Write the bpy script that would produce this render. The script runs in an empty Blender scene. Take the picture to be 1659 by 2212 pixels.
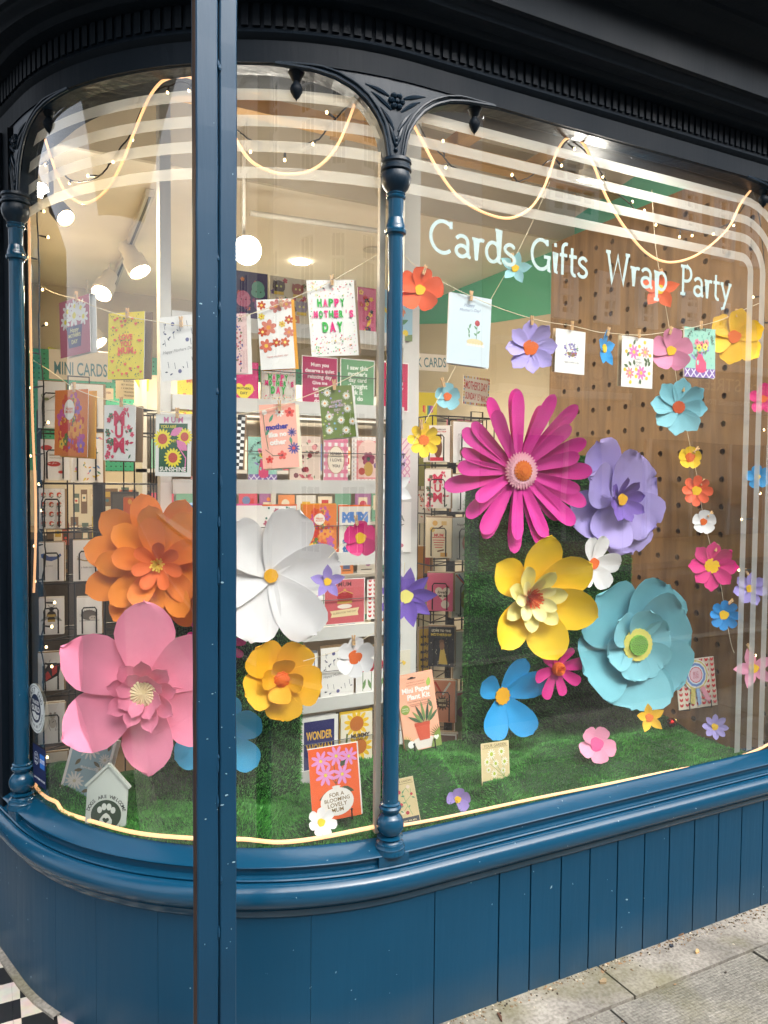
import bpy, math, random
import numpy as np
from mathutils import Matrix, Vector
R = math.radians
scene = bpy.context.scene
col = scene.collection
# ------------------------------------------------------------------ camera
FPX = 1659.0
CAM = np.array([0.0, 0.0, 1.55])
def _basis(yaw, pitch, roll):
    f = np.array([math.cos(yaw)*math.cos(pitch), math.sin(yaw)*math.cos(pitch), math.sin(pitch)])
    rt = np.array([math.sin(yaw), -math.cos(yaw), 0.0]); u = np.cross(rt, f)
    return f, rt*math.cos(roll)+u*math.sin(roll), u*math.cos(roll)-rt*math.sin(roll)
CF, CR_, CU = _basis(R(62.86), R(-2.4), R(.5))
cam_data = bpy.data.cameras.new('camera'); cam = bpy.data.objects.new('camera', cam_data); col.objects.link(cam)
cam_data.sensor_fit = 'HORIZONTAL'; cam_data.sensor_width = 36; cam_data.lens = 36
cam_data.clip_start = .05; cam_data.clip_end = 500
cam.matrix_world = Matrix(((CR_[0], CU[0], -CF[0], CAM[0]), (CR_[1], CU[1], -CF[1], CAM[1]), (CR_[2], CU[2], -CF[2], CAM[2]), (0, 0, 0, 1)))
scene.camera = cam
# ------------------------------------------------------------------ world, sun, exposure
SUN_EL, SUN_ROT = R(40), R(165)
w = bpy.data.worlds.new('World'); scene.world = w; w.use_nodes = True
nt = w.node_tree; bg = nt.nodes['Background']
sky = nt.nodes.new('ShaderNodeTexSky'); sky.sky_type = 'NISHITA'; sky.sun_disc = False
sky.sun_elevation = SUN_EL; sky.sun_rotation = SUN_ROT; sky.air_density = 1.0; sky.dust_density = 6.0; sky.ozone_density = 1.0
hs = nt.nodes.new('ShaderNodeHueSaturation'); hs.inputs['Saturation'].default_value = .35
nt.links.new(sky.outputs[0], hs.inputs['Color']); nt.links.new(hs.outputs[0], bg.inputs[0]); bg.inputs[1].default_value = .15
sun = bpy.data.lights.new('sun', 'SUN'); sun.energy = 1.5; sun.angle = R(80); sun.color = (1, .97, .92)
so = bpy.data.objects.new('sun', sun); col.objects.link(so)
_sd = Vector((math.sin(SUN_ROT)*math.cos(SUN_EL), math.cos(SUN_ROT)*math.cos(SUN_EL), math.sin(SUN_EL)))
so.rotation_euler = _sd.to_track_quat('Z', 'Y').to_euler()
vs = scene.view_settings; vs.view_transform = 'Standard'; vs.look = 'None'; vs.gamma = 1; vs.exposure = 1.85
scene.render.engine = 'CYCLES'
cy = scene.cycles
cy.use_denoising = True; cy.max_bounces = 7; cy.diffuse_bounces = 4; cy.glossy_bounces = 3; cy.transparent_max_bounces = 24
cy.transmission_bounces = 4; cy.caustics_reflective = False; cy.caustics_refractive = False; cy.sample_clamp_indirect = 6
# ------------------------------------------------------------------ geometry of the shopfront plan
PHE = R(74); CX, R0 = 1.03, .95; CY = 1.85 + R0          # flat window at y=1.85, quarter-round corner of radius .95
def ray(px, py): return CF + (px-829.5)/FPX*CR_ - (py-1106)/FPX*CU
def PY(px, py, y): d = ray(px, py); return CAM + d*(y/d[1])
def PX(px, py, x): d = ray(px, py); return CAM + d*(x/d[0])
def PZ(px, py, z): d = ray(px, py); return CAM + d*((z-CAM[2])/d[2])
def G(px, py, d=0.0):
    """point a depth d inside the glass seen along a photo direction"""
    r = ray(px, py); p = CAM + r*((1.85+d)/r[1])
    if p[0] >= CX: return p
    Ri = R0-d; o = np.array([CAM[0]-CX, CAM[1]-CY]); v = r[:2]; a = v@v; b = 2*o@v; c = o@o-Ri*Ri
    q = b*b-4*a*c
    if q < 0: q = 0
    return CAM + r*((-b-math.sqrt(q))/(2*a))
def S(s, off=0.0):
    """path position: s along the glass line (0 = start of the curve, + to the right), off outwards"""
    if s >= 0: return np.array([CX+s, 1.85-off])
    ph = -s/R0
    pe = min(ph, PHE); e = (ph-pe)*R0      # past the quarter round the wall runs on straight towards the door
    return np.array([CX-(R0+off)*math.sin(pe)-e*math.cos(PHE), CY-(R0+off)*math.cos(pe)+e*math.sin(PHE)])
def sof(p):
    if p[0] >= CX: return p[0]-CX
    return -R0*math.atan2(CX-p[0], CY-p[1])
def yaw_at(p):
    if p[0] >= CX: return 0.0
    return -math.atan2(CX-p[0], CY-p[1])
def depth(p): return float((np.array(p)-CAM) @ CF)
# ------------------------------------------------------------------ materials
def lin(c): 
    return tuple(((v/255)/12.92 if v/255 <= .04045 else ((v/255+.055)/1.055)**2.4) for v in c)
_M = {}
def newmat(name):
    m = bpy.data.materials.new(name); m.use_nodes = True
    n = m.node_tree.nodes; return m, n, m.node_tree.links, n['Principled BSDF']
def P(c, rough=.6, kind='paper'):
    key = (tuple(c), rough, kind)
    if key in _M: return _M[key]
    m, n, l, b = newmat('%s_%d_%d_%d' % ((kind,)+tuple(int(v) for v in c)))
    b.inputs['Base Color'].default_value = lin(c)+(1,); b.inputs['Roughness'].default_value = rough
    b.inputs['Specular IOR Level'].default_value = .3
    if kind == 'foam':      # sheet foam / card of the big flowers: faint mottling and grain
        tc = n.new('ShaderNodeTexCoord'); ns = n.new('ShaderNodeTexNoise'); ns.inputs['Scale'].default_value = 9; ns.inputs['Detail'].default_value = 5
        l.new(tc.outputs['Object'], ns.inputs['Vector'])
        mx = n.new('ShaderNodeMix'); mx.data_type = 'RGBA'
        mx.inputs[6].default_value = tuple(v*.85 for v in lin(c))+(1,); mx.inputs[7].default_value = tuple(min(1, v*1.07) for v in lin(c))+(1,)
        l.new(ns.outputs['Fac'], mx.inputs[0]); l.new(mx.outputs[2], b.inputs['Base Color'])
        n2 = n.new('ShaderNodeTexNoise'); n2.inputs['Scale'].default_value = 700; n2.inputs['Detail'].default_value = 2
        l.new(tc.outputs['Object'], n2.inputs['Vector'])
        bp = n.new('ShaderNodeBump'); bp.inputs['Strength'].default_value = .3; bp.inputs['Distance'].default_value = .001
        l.new(n2.outputs['Fac'], bp.inputs['Height']); l.new(bp.outputs[0], b.inputs['Normal'])
        b.inputs['Subsurface Weight'].default_value = 0
    if kind == 'metal': b.inputs['Metallic'].default_value = 1
    if kind == 'wall':
        tc = n.new('ShaderNodeTexCoord'); ns = n.new('ShaderNodeTexNoise'); ns.inputs['Scale'].default_value = 2.5; ns.inputs['Detail'].default_value = 6
        l.new(tc.outputs['Object'], ns.inputs['Vector'])
        mx = n.new('ShaderNodeMix'); mx.data_type = 'RGBA'
        mx.inputs[6].default_value = tuple(v*.86 for v in lin(c))+(1,); mx.inputs[7].default_value = tuple(min(1, v*1.1) for v in lin(c))+(1,)
        l.new(ns.outputs['Fac'], mx.inputs[0]); l.new(mx.outputs[2], b.inputs['Base Color'])
    _M[key] = m; return m
def glow(c, st, name='glow'):
    key = ('glow', tuple(c), st)
    if key in _M: return _M[key]
    m, n, l, b = newmat(name); b.inputs['Base Color'].default_value = lin(c)+(1,)
    b.inputs['Emission Color'].default_value = lin(c)+(1,); b.inputs['Emission Strength'].default_value = st
    _M[key] = m; return m
def paint(name, c, rough=.28, chips=.0, bump=.25, dirt=0.0, spec=.5):
    m, n, l, b = newmat(name); b.inputs['Specular IOR Level'].default_value = spec
    tc = n.new('ShaderNodeTexCoord')
    ns = n.new('ShaderNodeTexNoise'); ns.inputs['Scale'].default_value = 3; ns.inputs['Detail'].default_value = 6
    l.new(tc.outputs['Object'], ns.inputs['Vector'])
    mx = n.new('ShaderNodeMix'); mx.data_type = 'RGBA'
    mx.inputs[6].default_value = tuple(v*.82 for v in lin(c))+(1,); mx.inputs[7].default_value = tuple(min(1, v*1.15) for v in lin(c))+(1,)
    l.new(ns.outputs['Fac'], mx.inputs[0]); last = mx.outputs[2]
    if chips:      # small pale flecks where the paint is knocked
        a = n.new('ShaderNodeTexVoronoi'); a.inputs['Scale'].default_value = 26; a.inputs['Randomness'].default_value = 1
        wv = n.new('ShaderNodeTexNoise'); wv.inputs['Scale'].default_value = 60
        l.new(tc.outputs['Object'], wv.inputs['Vector'])
        mv = n.new('ShaderNodeMix'); mv.data_type = 'VECTOR'; mv.inputs[0].default_value = .018
        l.new(tc.outputs['Object'], mv.inputs[4]); l.new(wv.outputs['Color'], mv.inputs[5]); l.new(mv.outputs[1], a.inputs['Vector'])
        lt = n.new('ShaderNodeMath'); lt.operation = 'LESS_THAN'; lt.inputs[1].default_value = chips
        l.new(a.outputs['Distance'], lt.inputs[0])
        n3 = n.new('ShaderNodeTexNoise'); n3.inputs['Scale'].default_value = 1.9; n3.inputs['Detail'].default_value = 3
        l.new(tc.outputs['Object'], n3.inputs['Vector'])
        g3 = n.new('ShaderNodeMath'); g3.operation = 'GREATER_THAN'; g3.inputs[1].default_value = .52; l.new(n3.outputs['Fac'], g3.inputs[0])
        mu = n.new('ShaderNodeMath'); mu.operation = 'MULTIPLY'; l.new(lt.outputs[0], mu.inputs[0]); l.new(g3.outputs[0], mu.inputs[1])
        m2 = n.new('ShaderNodeMix'); m2.data_type = 'RGBA'; m2.inputs[7].default_value = lin((120, 150, 165))+(1,)
        l.new(mu.outputs[0], m2.inputs[0]); l.new(last, m2.inputs[6]); last = m2.outputs[2]
    if dirt:       # splashed grime near the pavement
        sx = n.new('ShaderNodeSeparateXYZ'); l.new(tc.outputs['Object'], sx.inputs[0])
        mr = n.new('ShaderNodeMapRange'); mr.inputs[1].default_value = .15; mr.inputs[2].default_value = .0; l.new(sx.outputs[2], mr.inputs[0])
        n4 = n.new('ShaderNodeTexNoise'); n4.inputs['Scale'].default_value = 9; n4.inputs['Detail'].default_value = 8; l.new(tc.outputs['Object'], n4.inputs['Vector'])
        m4 = n.new('ShaderNodeMath'); m4.operation = 'MULTIPLY'; l.new(mr.outputs[0], m4.inputs[0]); l.new(n4.outputs['Fac'], m4.inputs[1])
        m5 = n.new('ShaderNodeMath'); m5.operation = 'MULTIPLY'; m5.inputs[1].default_value = dirt; l.new(m4.outputs[0], m5.inputs[0])
        m6 = n.new('ShaderNodeMix'); m6.data_type = 'RGBA'; m6.inputs[7].default_value = lin((92, 92, 84))+(1,)
        l.new(m5.outputs[0], m6.inputs[0]); l.new(last, m6.inputs[6]); last = m6.outputs[2]
    l.new(last, b.inputs['Base Color'])
    rr = n.new('ShaderNodeMapRange'); rr.inputs[3].default_value = rough*.8; rr.inputs[4].default_value = rough*1.5
    l.new(ns.outputs['Fac'], rr.inputs[0]); l.new(rr.outputs[0], b.inputs['Roughness'])
    n5 = n.new('ShaderNodeTexNoise'); n5.inputs['Scale'].default_value = 38; n5.inputs['Detail'].default_value = 4; mp5 = n.new('ShaderNodeMapping'); mp5.inputs['Scale'].default_value = (1, 1, .12); l.new(tc.outputs['Object'], mp5.inputs[0]); l.new(mp5.outputs[0], n5.inputs['Vector'])
    bp = n.new('ShaderNodeBump'); bp.inputs['Strength'].default_value = bump; bp.inputs['Distance'].default_value = .004
    l.new(n5.outputs['Fac'], bp.inputs['Height']); l.new(bp.outputs[0], b.inputs['Normal'])
    return m
BLUE = paint('blue_gloss_paint', (12, 65, 93), .17, .05, .12)
BLUEB = paint('blue_board_paint', (9, 62, 90), .4, .06, .3, .45, spec=.28)
BLUEP = paint('blue_post_paint', (6, 52, 78), .38, .05, .35, spec=.4)
BLUED = paint('shaded_blue_paint', (3, 16, 27), .55, 0, .35, spec=.18)  # same blue with the overhang's shade put into the colour; jamb shares it
BLUEM = paint('half_shaded_blue_paint', (6, 30, 46), .35, 0, .5, spec=.35)  # same blue with weaker shade put into the colour, capitals and arched heads
BLACK = P((14, 14, 15), .4, 'wire')
def glass_mat():
    m = bpy.data.materials.new('window_glass'); m.use_nodes = True; n = m.node_tree.nodes; l = m.node_tree.links; n.clear()
    o = n.new('ShaderNodeOutputMaterial'); t = n.new('ShaderNodeBsdfTransparent'); g = n.new('ShaderNodeBsdfGlossy'); g.inputs['Roughness'].default_value = .004
    g.inputs['Color'].default_value = (1, 1, 1, 1)
    t.inputs['Color'].default_value = (.95, .97, .96, 1)
    ge = n.new('ShaderNodeNewGeometry'); dt = n.new('ShaderNodeVectorMath'); dt.operation = 'DOT_PRODUCT'; l.new(ge.outputs['Incoming'], dt.inputs[0]); l.new(ge.outputs['Normal'], dt.inputs[1])
    ab = n.new('ShaderNodeMath'); ab.operation = 'ABSOLUTE'; l.new(dt.outputs['Value'], ab.inputs[0])
    om = n.new('ShaderNodeMath'); om.operation = 'SUBTRACT'; om.inputs[0].default_value = 1; l.new(ab.outputs[0], om.inputs[1])
    pw = n.new('ShaderNodeMath'); pw.operation = 'POWER'; pw.inputs[1].default_value = 5; l.new(om.outputs[0], pw.inputs[0])
    f = n.new('ShaderNodeMath'); f.operation = 'MULTIPLY_ADD'; f.inputs[1].default_value = .957; f.inputs[2].default_value = .043; l.new(pw.outputs[0], f.inputs[0])     # Schlick, the same from both sides
    mu = n.new('ShaderNodeMath'); mu.operation = 'MULTIPLY'; mu.inputs[1].default_value = 2.4; mu.use_clamp = True    # both faces of the pane
    x = n.new('ShaderNodeMixShader'); l.new(f.outputs[0], mu.inputs[0]); l.new(mu.outputs[0], x.inputs[0]); l.new(t.outputs[0], x.inputs[1]); l.new(g.outputs[0], x.inputs[2]); 
    # film of dust and smears on the pane, also painting in a pale haze
    tcd = n.new('ShaderNodeTexCoord'); mpd = n.new('ShaderNodeMapping'); mpd.inputs['Rotation'].default_value = (.3, .5, .2); mpd.inputs['Scale'].default_value = (1, 1, 3.2); l.new(tcd.outputs['Object'], mpd.inputs[0])
    nd = n.new('ShaderNodeTexNoise'); nd.inputs['Scale'].default_value = 3.5; nd.inputs['Detail'].default_value = 8; nd.inputs['Distortion'].default_value = 1.2; l.new(mpd.outputs[0], nd.inputs['Vector'])
    md = n.new('ShaderNodeMapRange'); md.inputs[1].default_value = .35; md.inputs[2].default_value = .75; md.inputs[3].default_value = .005; md.inputs[4].default_value = .028; l.new(nd.outputs['Fac'], md.inputs[0])
    df = n.new('ShaderNodeBsdfDiffuse'); df.inputs[0].default_value = (.8, .8, .78, 1)
    x2 = n.new('ShaderNodeMixShader'); l.new(md.outputs[0], x2.inputs[0]); l.new(x.outputs[0], x2.inputs[1]); l.new(df.outputs[0], x2.inputs[2]); l.new(x2.outputs[0], o.inputs[0])
    # old glass: very slight waviness
    tc = n.new('ShaderNodeTexCoord'); ns = n.new('ShaderNodeTexNoise'); ns.inputs['Scale'].default_value = 2.2; l.new(tc.outputs['Object'], ns.inputs['Vector'])
    bp = n.new('ShaderNodeBump'); bp.inputs['Strength'].default_value = .04; bp.inputs['Distance'].default_value = .02
    l.new(ns.outputs['Fac'], bp.inputs['Height']); l.new(bp.outputs[0], g.inputs['Normal'])
    return m
GLASS = glass_mat()
def frost_mat():
    m = bpy.data.materials.new('frosted_film'); m.use_nodes = True; n = m.node_tree.nodes; l = m.node_tree.links; n.clear()
    o = n.new('ShaderNodeOutputMaterial'); t = n.new('ShaderNodeBsdfTransparent'); d = n.new('ShaderNodeBsdfDiffuse'); d.inputs[0].default_value = (.8, .82, .8, 1)
    tl = n.new('ShaderNodeBsdfTranslucent'); tl.inputs[0].default_value = (.85, .86, .84, 1)
    a = n.new('ShaderNodeMixShader'); a.inputs[0].default_value = .5; l.new(d.outputs[0], a.inputs[1]); l.new(tl.outputs[0], a.inputs[2])
    x = n.new('ShaderNodeMixShader'); x.inputs[0].default_value = .46; l.new(t.outputs[0], x.inputs[1]); l.new(a.outputs[0], x.inputs[2]); l.new(x.outputs[0], o.inputs[0])
    return m
FROST = frost_mat()
# ------------------------------------------------------------------ mesh helpers
class MB:
    def __init__(s): s.v = []; s.f = []; s.m = []; s.mats = []
    def mi(s, mat):
        if mat not in s.mats: s.mats.append(mat)
        return s.mats.index(mat)
    def add(s, vs, fs, mat):
        b = len(s.v); s.v += [tuple(map(float, q)) for q in vs]; i = s.mi(mat)
        for f in fs: s.f.append([b+k for k in f]); s.m.append(i)
    def poly(s, vs, mat): s.add(vs, [list(range(len(vs)))], mat)
    def box(s, lo, hi, mat, M=None):
        x0, y0, z0 = lo; x1, y1, z1 = hi
        v = [(x0, y0, z0), (x1, y0, z0), (x1, y1, z0), (x0, y1, z0), (x0, y0, z1), (x1, y0, z1), (x1, y1, z1), (x0, y1, z1)]
        if M is not None: v = [tuple(M @ Vector(q)) for q in v]
        s.add(v, [(0, 3, 2, 1), (4, 5, 6, 7), (0, 1, 5, 4), (1, 2, 6, 5), (2, 3, 7, 6), (3, 0, 4, 7)], mat)
    def prism(s, pts, z0, z1, mat):
        """2-D outline (x,y) extruded along z"""
        n = len(pts); v = [(p[0], p[1], z0) for p in pts]+[(p[0], p[1], z1) for p in pts]
        s.add(v, [list(range(n))[::-1], list(range(n, 2*n))]+[(i, (i+1) % n, n+(i+1) % n, n+i) for i in range(n)], mat)
    def tube(s, pts, r, mat, n=6, closed=False):
        pts = [Vector(p) for p in pts]; N = len(pts); vs = []; pu = None
        for i, p in enumerate(pts):
            a = pts[max(i-1, 0)]; b = pts[min(i+1, N-1)]; t = (b-a)
            if t.length < 1e-9: t = Vector((0, 0, 1))
            t.normalize()
            u = t.orthogonal() if pu is None else (pu - t*pu.dot(t))
            if u.length < 1e-6: u = t.orthogonal()
            u.normalize(); pu = u; wv = t.cross(u)
            rr = r[i] if isinstance(r, (list, tuple)) else r
            for k in range(n):
                an = 2*math.pi*k/n; vs.append(p+u*(rr*math.cos(an))+wv*(rr*math.sin(an)))
        fs = []
        for i in range(N-1):
            for k in range(n): fs.append((i*n+k, i*n+(k+1) % n, (i+1)*n+(k+1) % n, (i+1)*n+k))
        fs += [list(range(n))[::-1], [(N-1)*n+k for k in range(n)]]
        s.add(vs, fs, mat)
    def lathe(s, prof, c, mat, n=24, M=None):
        vs = []
        for (r, z) in prof:
            for k in range(n):
                a = 2*math.pi*k/n; q = Vector((c[0]+r*math.cos(a), c[1]+r*math.sin(a), c[2]+z))
                vs.append(M @ q if M is not None else q)
        N = len(prof); fs = [(i*n+k, i*n+(k+1) % n, (i+1)*n+(k+1) % n, (i+1)*n+k) for i in range(N-1) for k in range(n)]
        if prof[0][0] > 1e-6: fs.append(list(range(n))[::-1])
        if prof[-1][0] > 1e-6: fs.append([(N-1)*n+k for k in range(n)])
        s.add(vs, fs, mat)
    def sweep(s, prof, ss, mat, close=False):
        """profile [(off, z)] swept along path positions ss"""
        n = len(prof); vs = []
        for q in ss:
            for (o, z) in prof:
                p = S(q, o); vs.append((p[0], p[1], z))
        fs = []
        m = n if close else n-1
        for i in range(len(ss)-1):
            for k in range(m): fs.append((i*n+k, i*n+(k+1) % n, (i+1)*n+(k+1) % n, (i+1)*n+k))
        if close: fs += [list(range(n)), [(len(ss)-1)*n+k for k in range(n)][::-1]]
        s.add(vs, fs, mat)
    def build(s, name, parent=None, smooth=False, M=None, auto=None):
        me = bpy.data.meshes.new(name); me.from_pydata(s.v, [], s.f)
        for m in s.mats: me.materials.append(m)
        me.polygons.foreach_set('material_index', s.m)
        if smooth or auto: me.polygons.foreach_set('use_smooth', [True]*len(s.f))
        me.update()
        if auto: me.set_sharp_from_angle(angle=R(auto))
        o = bpy.data.objects.new(name, me); col.objects.link(o)
        if parent is not None: o.parent = parent
        if M is not None: o.matrix_local = M
        return o
def empty(name, loc=(0, 0, 0), M=None):
    o = bpy.data.objects.new(name, None); o.empty_display_size = .05; col.objects.link(o)
    if M is not None: o.matrix_world = M
    else: o.location = loc
    return o
def tag(o, label=None, cat=None, group=None, kind=None):
    if label: o['label'] = label
    if cat: o['category'] = cat
    if group: o['group'] = group
    if kind: o['kind'] = kind
    return o
def pose(p, yaw=0, pitch=0, roll=0):
    """local x right, y up, z out of the face; yaw 0 faces the street (-y)"""
    return Matrix.Translation(Vector([float(v) for v in p])) @ Matrix.Rotation(yaw, 4, 'Z') @ Matrix.Rotation(R(90), 4, 'X') @ Matrix.Rotation(pitch, 4, 'X') @ Matrix.Rotation(roll, 4, 'Z')
def cat_rom(pts, n=6):
    pts = [np.array(p, float) for p in pts]; o = []
    for i in range(len(pts)-1):
        p0 = pts[max(i-1, 0)]; p1 = pts[i]; p2 = pts[i+1]; p3 = pts[min(i+2, len(pts)-1)]
        for k in range(n):
            t = k/n; o.append(.5*((2*p1)+(-p0+p2)*t+(2*p0-5*p1+4*p2-p3)*t*t+(-p0+3*p1-3*p2+p3)*t**3))
    o.append(pts[-1]); return o
def arcp(cx, cy, rx, ry, a0, a1, n=18):
    return [(cx+rx*math.cos(R(a0+(a1-a0)*i/n)), cy+ry*math.sin(R(a0+(a1-a0)*i/n))) for i in range(n+1)]
def ribbon(pts, w):
    """flat ribbon outline quads of a 2-D polyline"""
    pts = [np.array(p[:2], float) for p in pts]; L = []; Rr = []
    for i, p in enumerate(pts):
        a = pts[max(i-1, 0)]; b = pts[min(i+1, len(pts)-1)]; t = b-a; t = t/(np.linalg.norm(t)+1e-9); nn = np.array([-t[1], t[0]])
        if 0 < i < len(pts)-1:
            t1 = p-a; t1 = t1/(np.linalg.norm(t1)+1e-9); c = max(.45, abs(nn @ np.array([-t1[1], t1[0]])))
        else: c = 1
        L.append(p+nn*w/2/c); Rr.append(p-nn*w/2/c)
    return [[L[i], Rr[i], Rr[i+1], L[i+1]] for i in range(len(pts)-1)]
# text is turned into flat polygons once, in a scratch scene, and printed into the meshes
_tmp = bpy.data.scenes.new('scratch'); _T = {}
def glyphs(txt, bold=0.0, shear=0.0, res=3):
    k = (txt, bold, shear, res)
    if k in _T: return _T[k]
    c = bpy.data.curves.new('t', 'FONT'); c.body = txt; c.size = 1; c.offset = bold; c.shear = shear; c.resolution_u = res
    o = bpy.data.objects.new('t', c); _tmp.collection.objects.link(o)
    with bpy.context.temp_override(scene=_tmp, view_layer=_tmp.view_layers[0]):
        dg = bpy.context.evaluated_depsgraph_get(); dg.update()
    me = bpy.data.meshes.new_from_object(o.evaluated_get(dg), depsgraph=dg)
    v = np.array([q.co[:] for q in me.vertices]) if len(me.vertices) else np.zeros((0, 3))
    f = [list(p.vertices) for p in me.polygons]
    _tmp.collection.objects.unlink(o); bpy.data.objects.remove(o); bpy.data.curves.remove(c); bpy.data.meshes.remove(me)
    _T[k] = (v, f); return _T[k]
# ================================================================== SETTING: ground
def slab_mat(name, c, scale=6, bumpscale=120, moss=0.0, dots=False):
    m, n, l, b = newmat(name); tc = n.new('ShaderNodeTexCoord')
    ns = n.new('ShaderNodeTexNoise'); ns.inputs['Scale'].default_value = scale; ns.inputs['Detail'].default_value = 9; ns.inputs['Roughness'].default_value = .7
    l.new(tc.outputs['Object'], ns.inputs['Vector'])
    cr = n.new('ShaderNodeValToRGB'); e = cr.color_ramp.elements
    e[0].position = .3; e[0].color = tuple(v*.5 for v in lin(c))+(1,); e[1].position = .72; e[1].color = tuple(min(1, v*1.35) for v in lin(c))+(1,)
    l.new(ns.outputs['Fac'], cr.inputs[0]); last = cr.outputs[0]
    n2 = n.new('ShaderNodeTexNoise'); n2.inputs['Scale'].default_value = 90; n2.inputs['Detail'].default_value = 4; l.new(tc.outputs['Object'], n2.inputs['Vector'])
    mx = n.new('ShaderNodeMix'); mx.data_type = 'RGBA'; mx.blend_type = 'MULTIPLY'; mx.inputs[0].default_value = .55
    c2 = n.new('ShaderNodeValToRGB'); c2.color_ramp.elements[0].position = .35; c2.color_ramp.elements[0].color = (.35, .34, .32, 1); c2.color_ramp.elements[1].position = .6
    l.new(n2.outputs['Fac'], c2.inputs[0]); l.new(last, mx.inputs[6]); l.new(c2.outputs[0], mx.inputs[7]); last = mx.outputs[2]
    if moss:
        n3 = n.new('ShaderNodeTexNoise'); n3.inputs['Scale'].default_value = 3.1; n3.inputs['Detail'].default_value = 7; l.new(tc.outputs['Object'], n3.inputs['Vector'])
        mr = n.new('ShaderNodeMapRange'); mr.inputs[1].default_value = .52; mr.inputs[2].default_value = .7; mr.inputs[4].default_value = moss; l.new(n3.outputs['Fac'], mr.inputs[0])
        m3 = n.new('ShaderNodeMix'); m3.data_type = 'RGBA'; m3.inputs[7].default_value = lin((104, 100, 52))+(1,)
        l.new(mr.outputs[0], m3.inputs[0]); l.new(last, m3.inputs[6]); last = m3.outputs[2]
    l.new(last, b.inputs['Base Color']); b.inputs['Roughness'].default_value = .85
    bp = n.new('ShaderNodeBump'); bp.inputs['Strength'].default_value = .5; bp.inputs['Distance'].default_value = .004; l.new(n2.outputs['Fac'], bp.inputs['Height']); out = bp
    if dots:
        vo = n.new('ShaderNodeTexVoronoi'); vo.inputs['Scale'].default_value = 95; vo.inputs['Randomness'].default_value = .25; l.new(tc.outputs['Object'], vo.inputs['Vector'])
        b2 = n.new('ShaderNodeBump'); b2.invert = True; b2.inputs['Strength'].default_value = .8; b2.inputs['Distance'].default_value = .004
        l.new(vo.outputs['Distance'], b2.inputs['Height']); l.new(bp.outputs[0], b2.inputs['Normal']); out = b2
        m4 = n.new('ShaderNodeMix'); m4.data_type = 'RGBA'; m4.blend_type = 'MULTIPLY'; m4.inputs[0].default_value = .5
        mr4 = n.new('ShaderNodeMapRange'); mr4.inputs[1].default_value = .3; mr4.inputs[2].default_value = .75; mr4.inputs[3].default_value = 1; mr4.inputs[4].default_value = .4
        l.new(vo.outputs['Distance'], mr4.inputs[0]); l.new(last, m4.inputs[6]); l.new(mr4.outputs[0], m4.inputs[7]); l.new(m4.outputs[2], b.inputs['Base Color'])
    l.new(out.outputs[0], b.inputs['Normal']); return m
PAVE = slab_mat('worn_concrete', (158, 152, 142), 4, moss=.55)
PAVED = slab_mat('dimpled_slab', (146, 142, 132), 5, moss=.5, dots=True)
DIRT = slab_mat('joint_dirt', (58, 52, 44), 30)
ASPH = slab_mat('asphalt', (70, 70, 72), 8)
GZ = .012
b = MB(); b.poly([(-250, -250, -.13), (250, -250, -.13), (250, 250, -.13), (-250, 250, -.13)], ASPH); tag(b.build('road'), kind='structure')
b = MB(); b.box((-30, -1.6, -.1), (40, 2.4, GZ-.012), DIRT); tag(b.build('pavement_bed'), kind='structure')
def slab_grid(yA, yB, w, x0, x1, mat, b, off=0):
    x = x0+off
    while x < x1:
        b.box((x+.004, yA+.004, GZ-.06), (x+w-.004, yB-.004, GZ+random.uniform(-.002, .002)), mat); x += w
random.seed(5)
jA = PZ(1419, 2137, GZ); jB = PZ(1595, 2063, GZ)
yj = float((jA[1]+jB[1])/2)
b = MB(); slab_grid(yj, 1.95, 2.2, -8, 16, PAVE, b, .9)
slab_grid(yj-.62, yj, .62, -8, 16, PAVED, b, float(jB[0]) % .62); slab_grid(yj-1.24, yj-.62, .62, -8, 16, PAVED, b, .3); slab_grid(yj-1.86, yj-1.24, .62, -8, 16, PAVED, b, .1)
b.box((-30, -1.75, -.13), (40, -1.6, GZ), PAVE)
tag(b.build('pavement'), kind='structure')
b = MB(); b.box((-30, -8.4, -.1), (40, -6.9, GZ), PAVE); tag(b.build('far_pavement'), kind='structure')
# checkered entrance floor left of the shop corner
m, n, l, bs = newmat('checker_tile'); tc = n.new('ShaderNodeTexCoord'); mp = n.new('ShaderNodeMapping'); mp.inputs['Location'].default_value = (.03, .02, .35)
ck = n.new('ShaderNodeTexChecker'); ck.inputs['Scale'].default_value = 11; ck.inputs['Color1'].default_value = lin((222, 214, 198))+(1,); ck.inputs['Color2'].default_value = lin((34, 34, 36))+(1,)
l.new(tc.outputs['Object'], mp.inputs[0]); l.new(mp.outputs[0], ck.inputs['Vector'])
ns = n.new('ShaderNodeTexNoise'); ns.inputs['Scale'].default_value = 25; ns.inputs['Detail'].default_value = 6; l.new(tc.outputs['Object'], ns.inputs['Vector'])
mx = n.new('ShaderNodeMix'); mx.data_type = 'RGBA'; mx.blend_type = 'MULTIPLY'; mx.inputs[0].default_value = .5
l.new(ck.outputs[0], mx.inputs[6]); l.new(ns.outputs['Color'], mx.inputs[7]); l.new(mx.outputs[2], bs.inputs['Base Color']); bs.inputs['Roughness'].default_value = .45
b = MB(); b.box((-.6, 2.0, 0), (.04, 4.5, GZ+.006), m); b.box((.0405, 2.0, 0), (.3, 2.6, GZ+.006), m)
tag(b.build('entrance_floor'), kind='structure')
b = MB()
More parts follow.
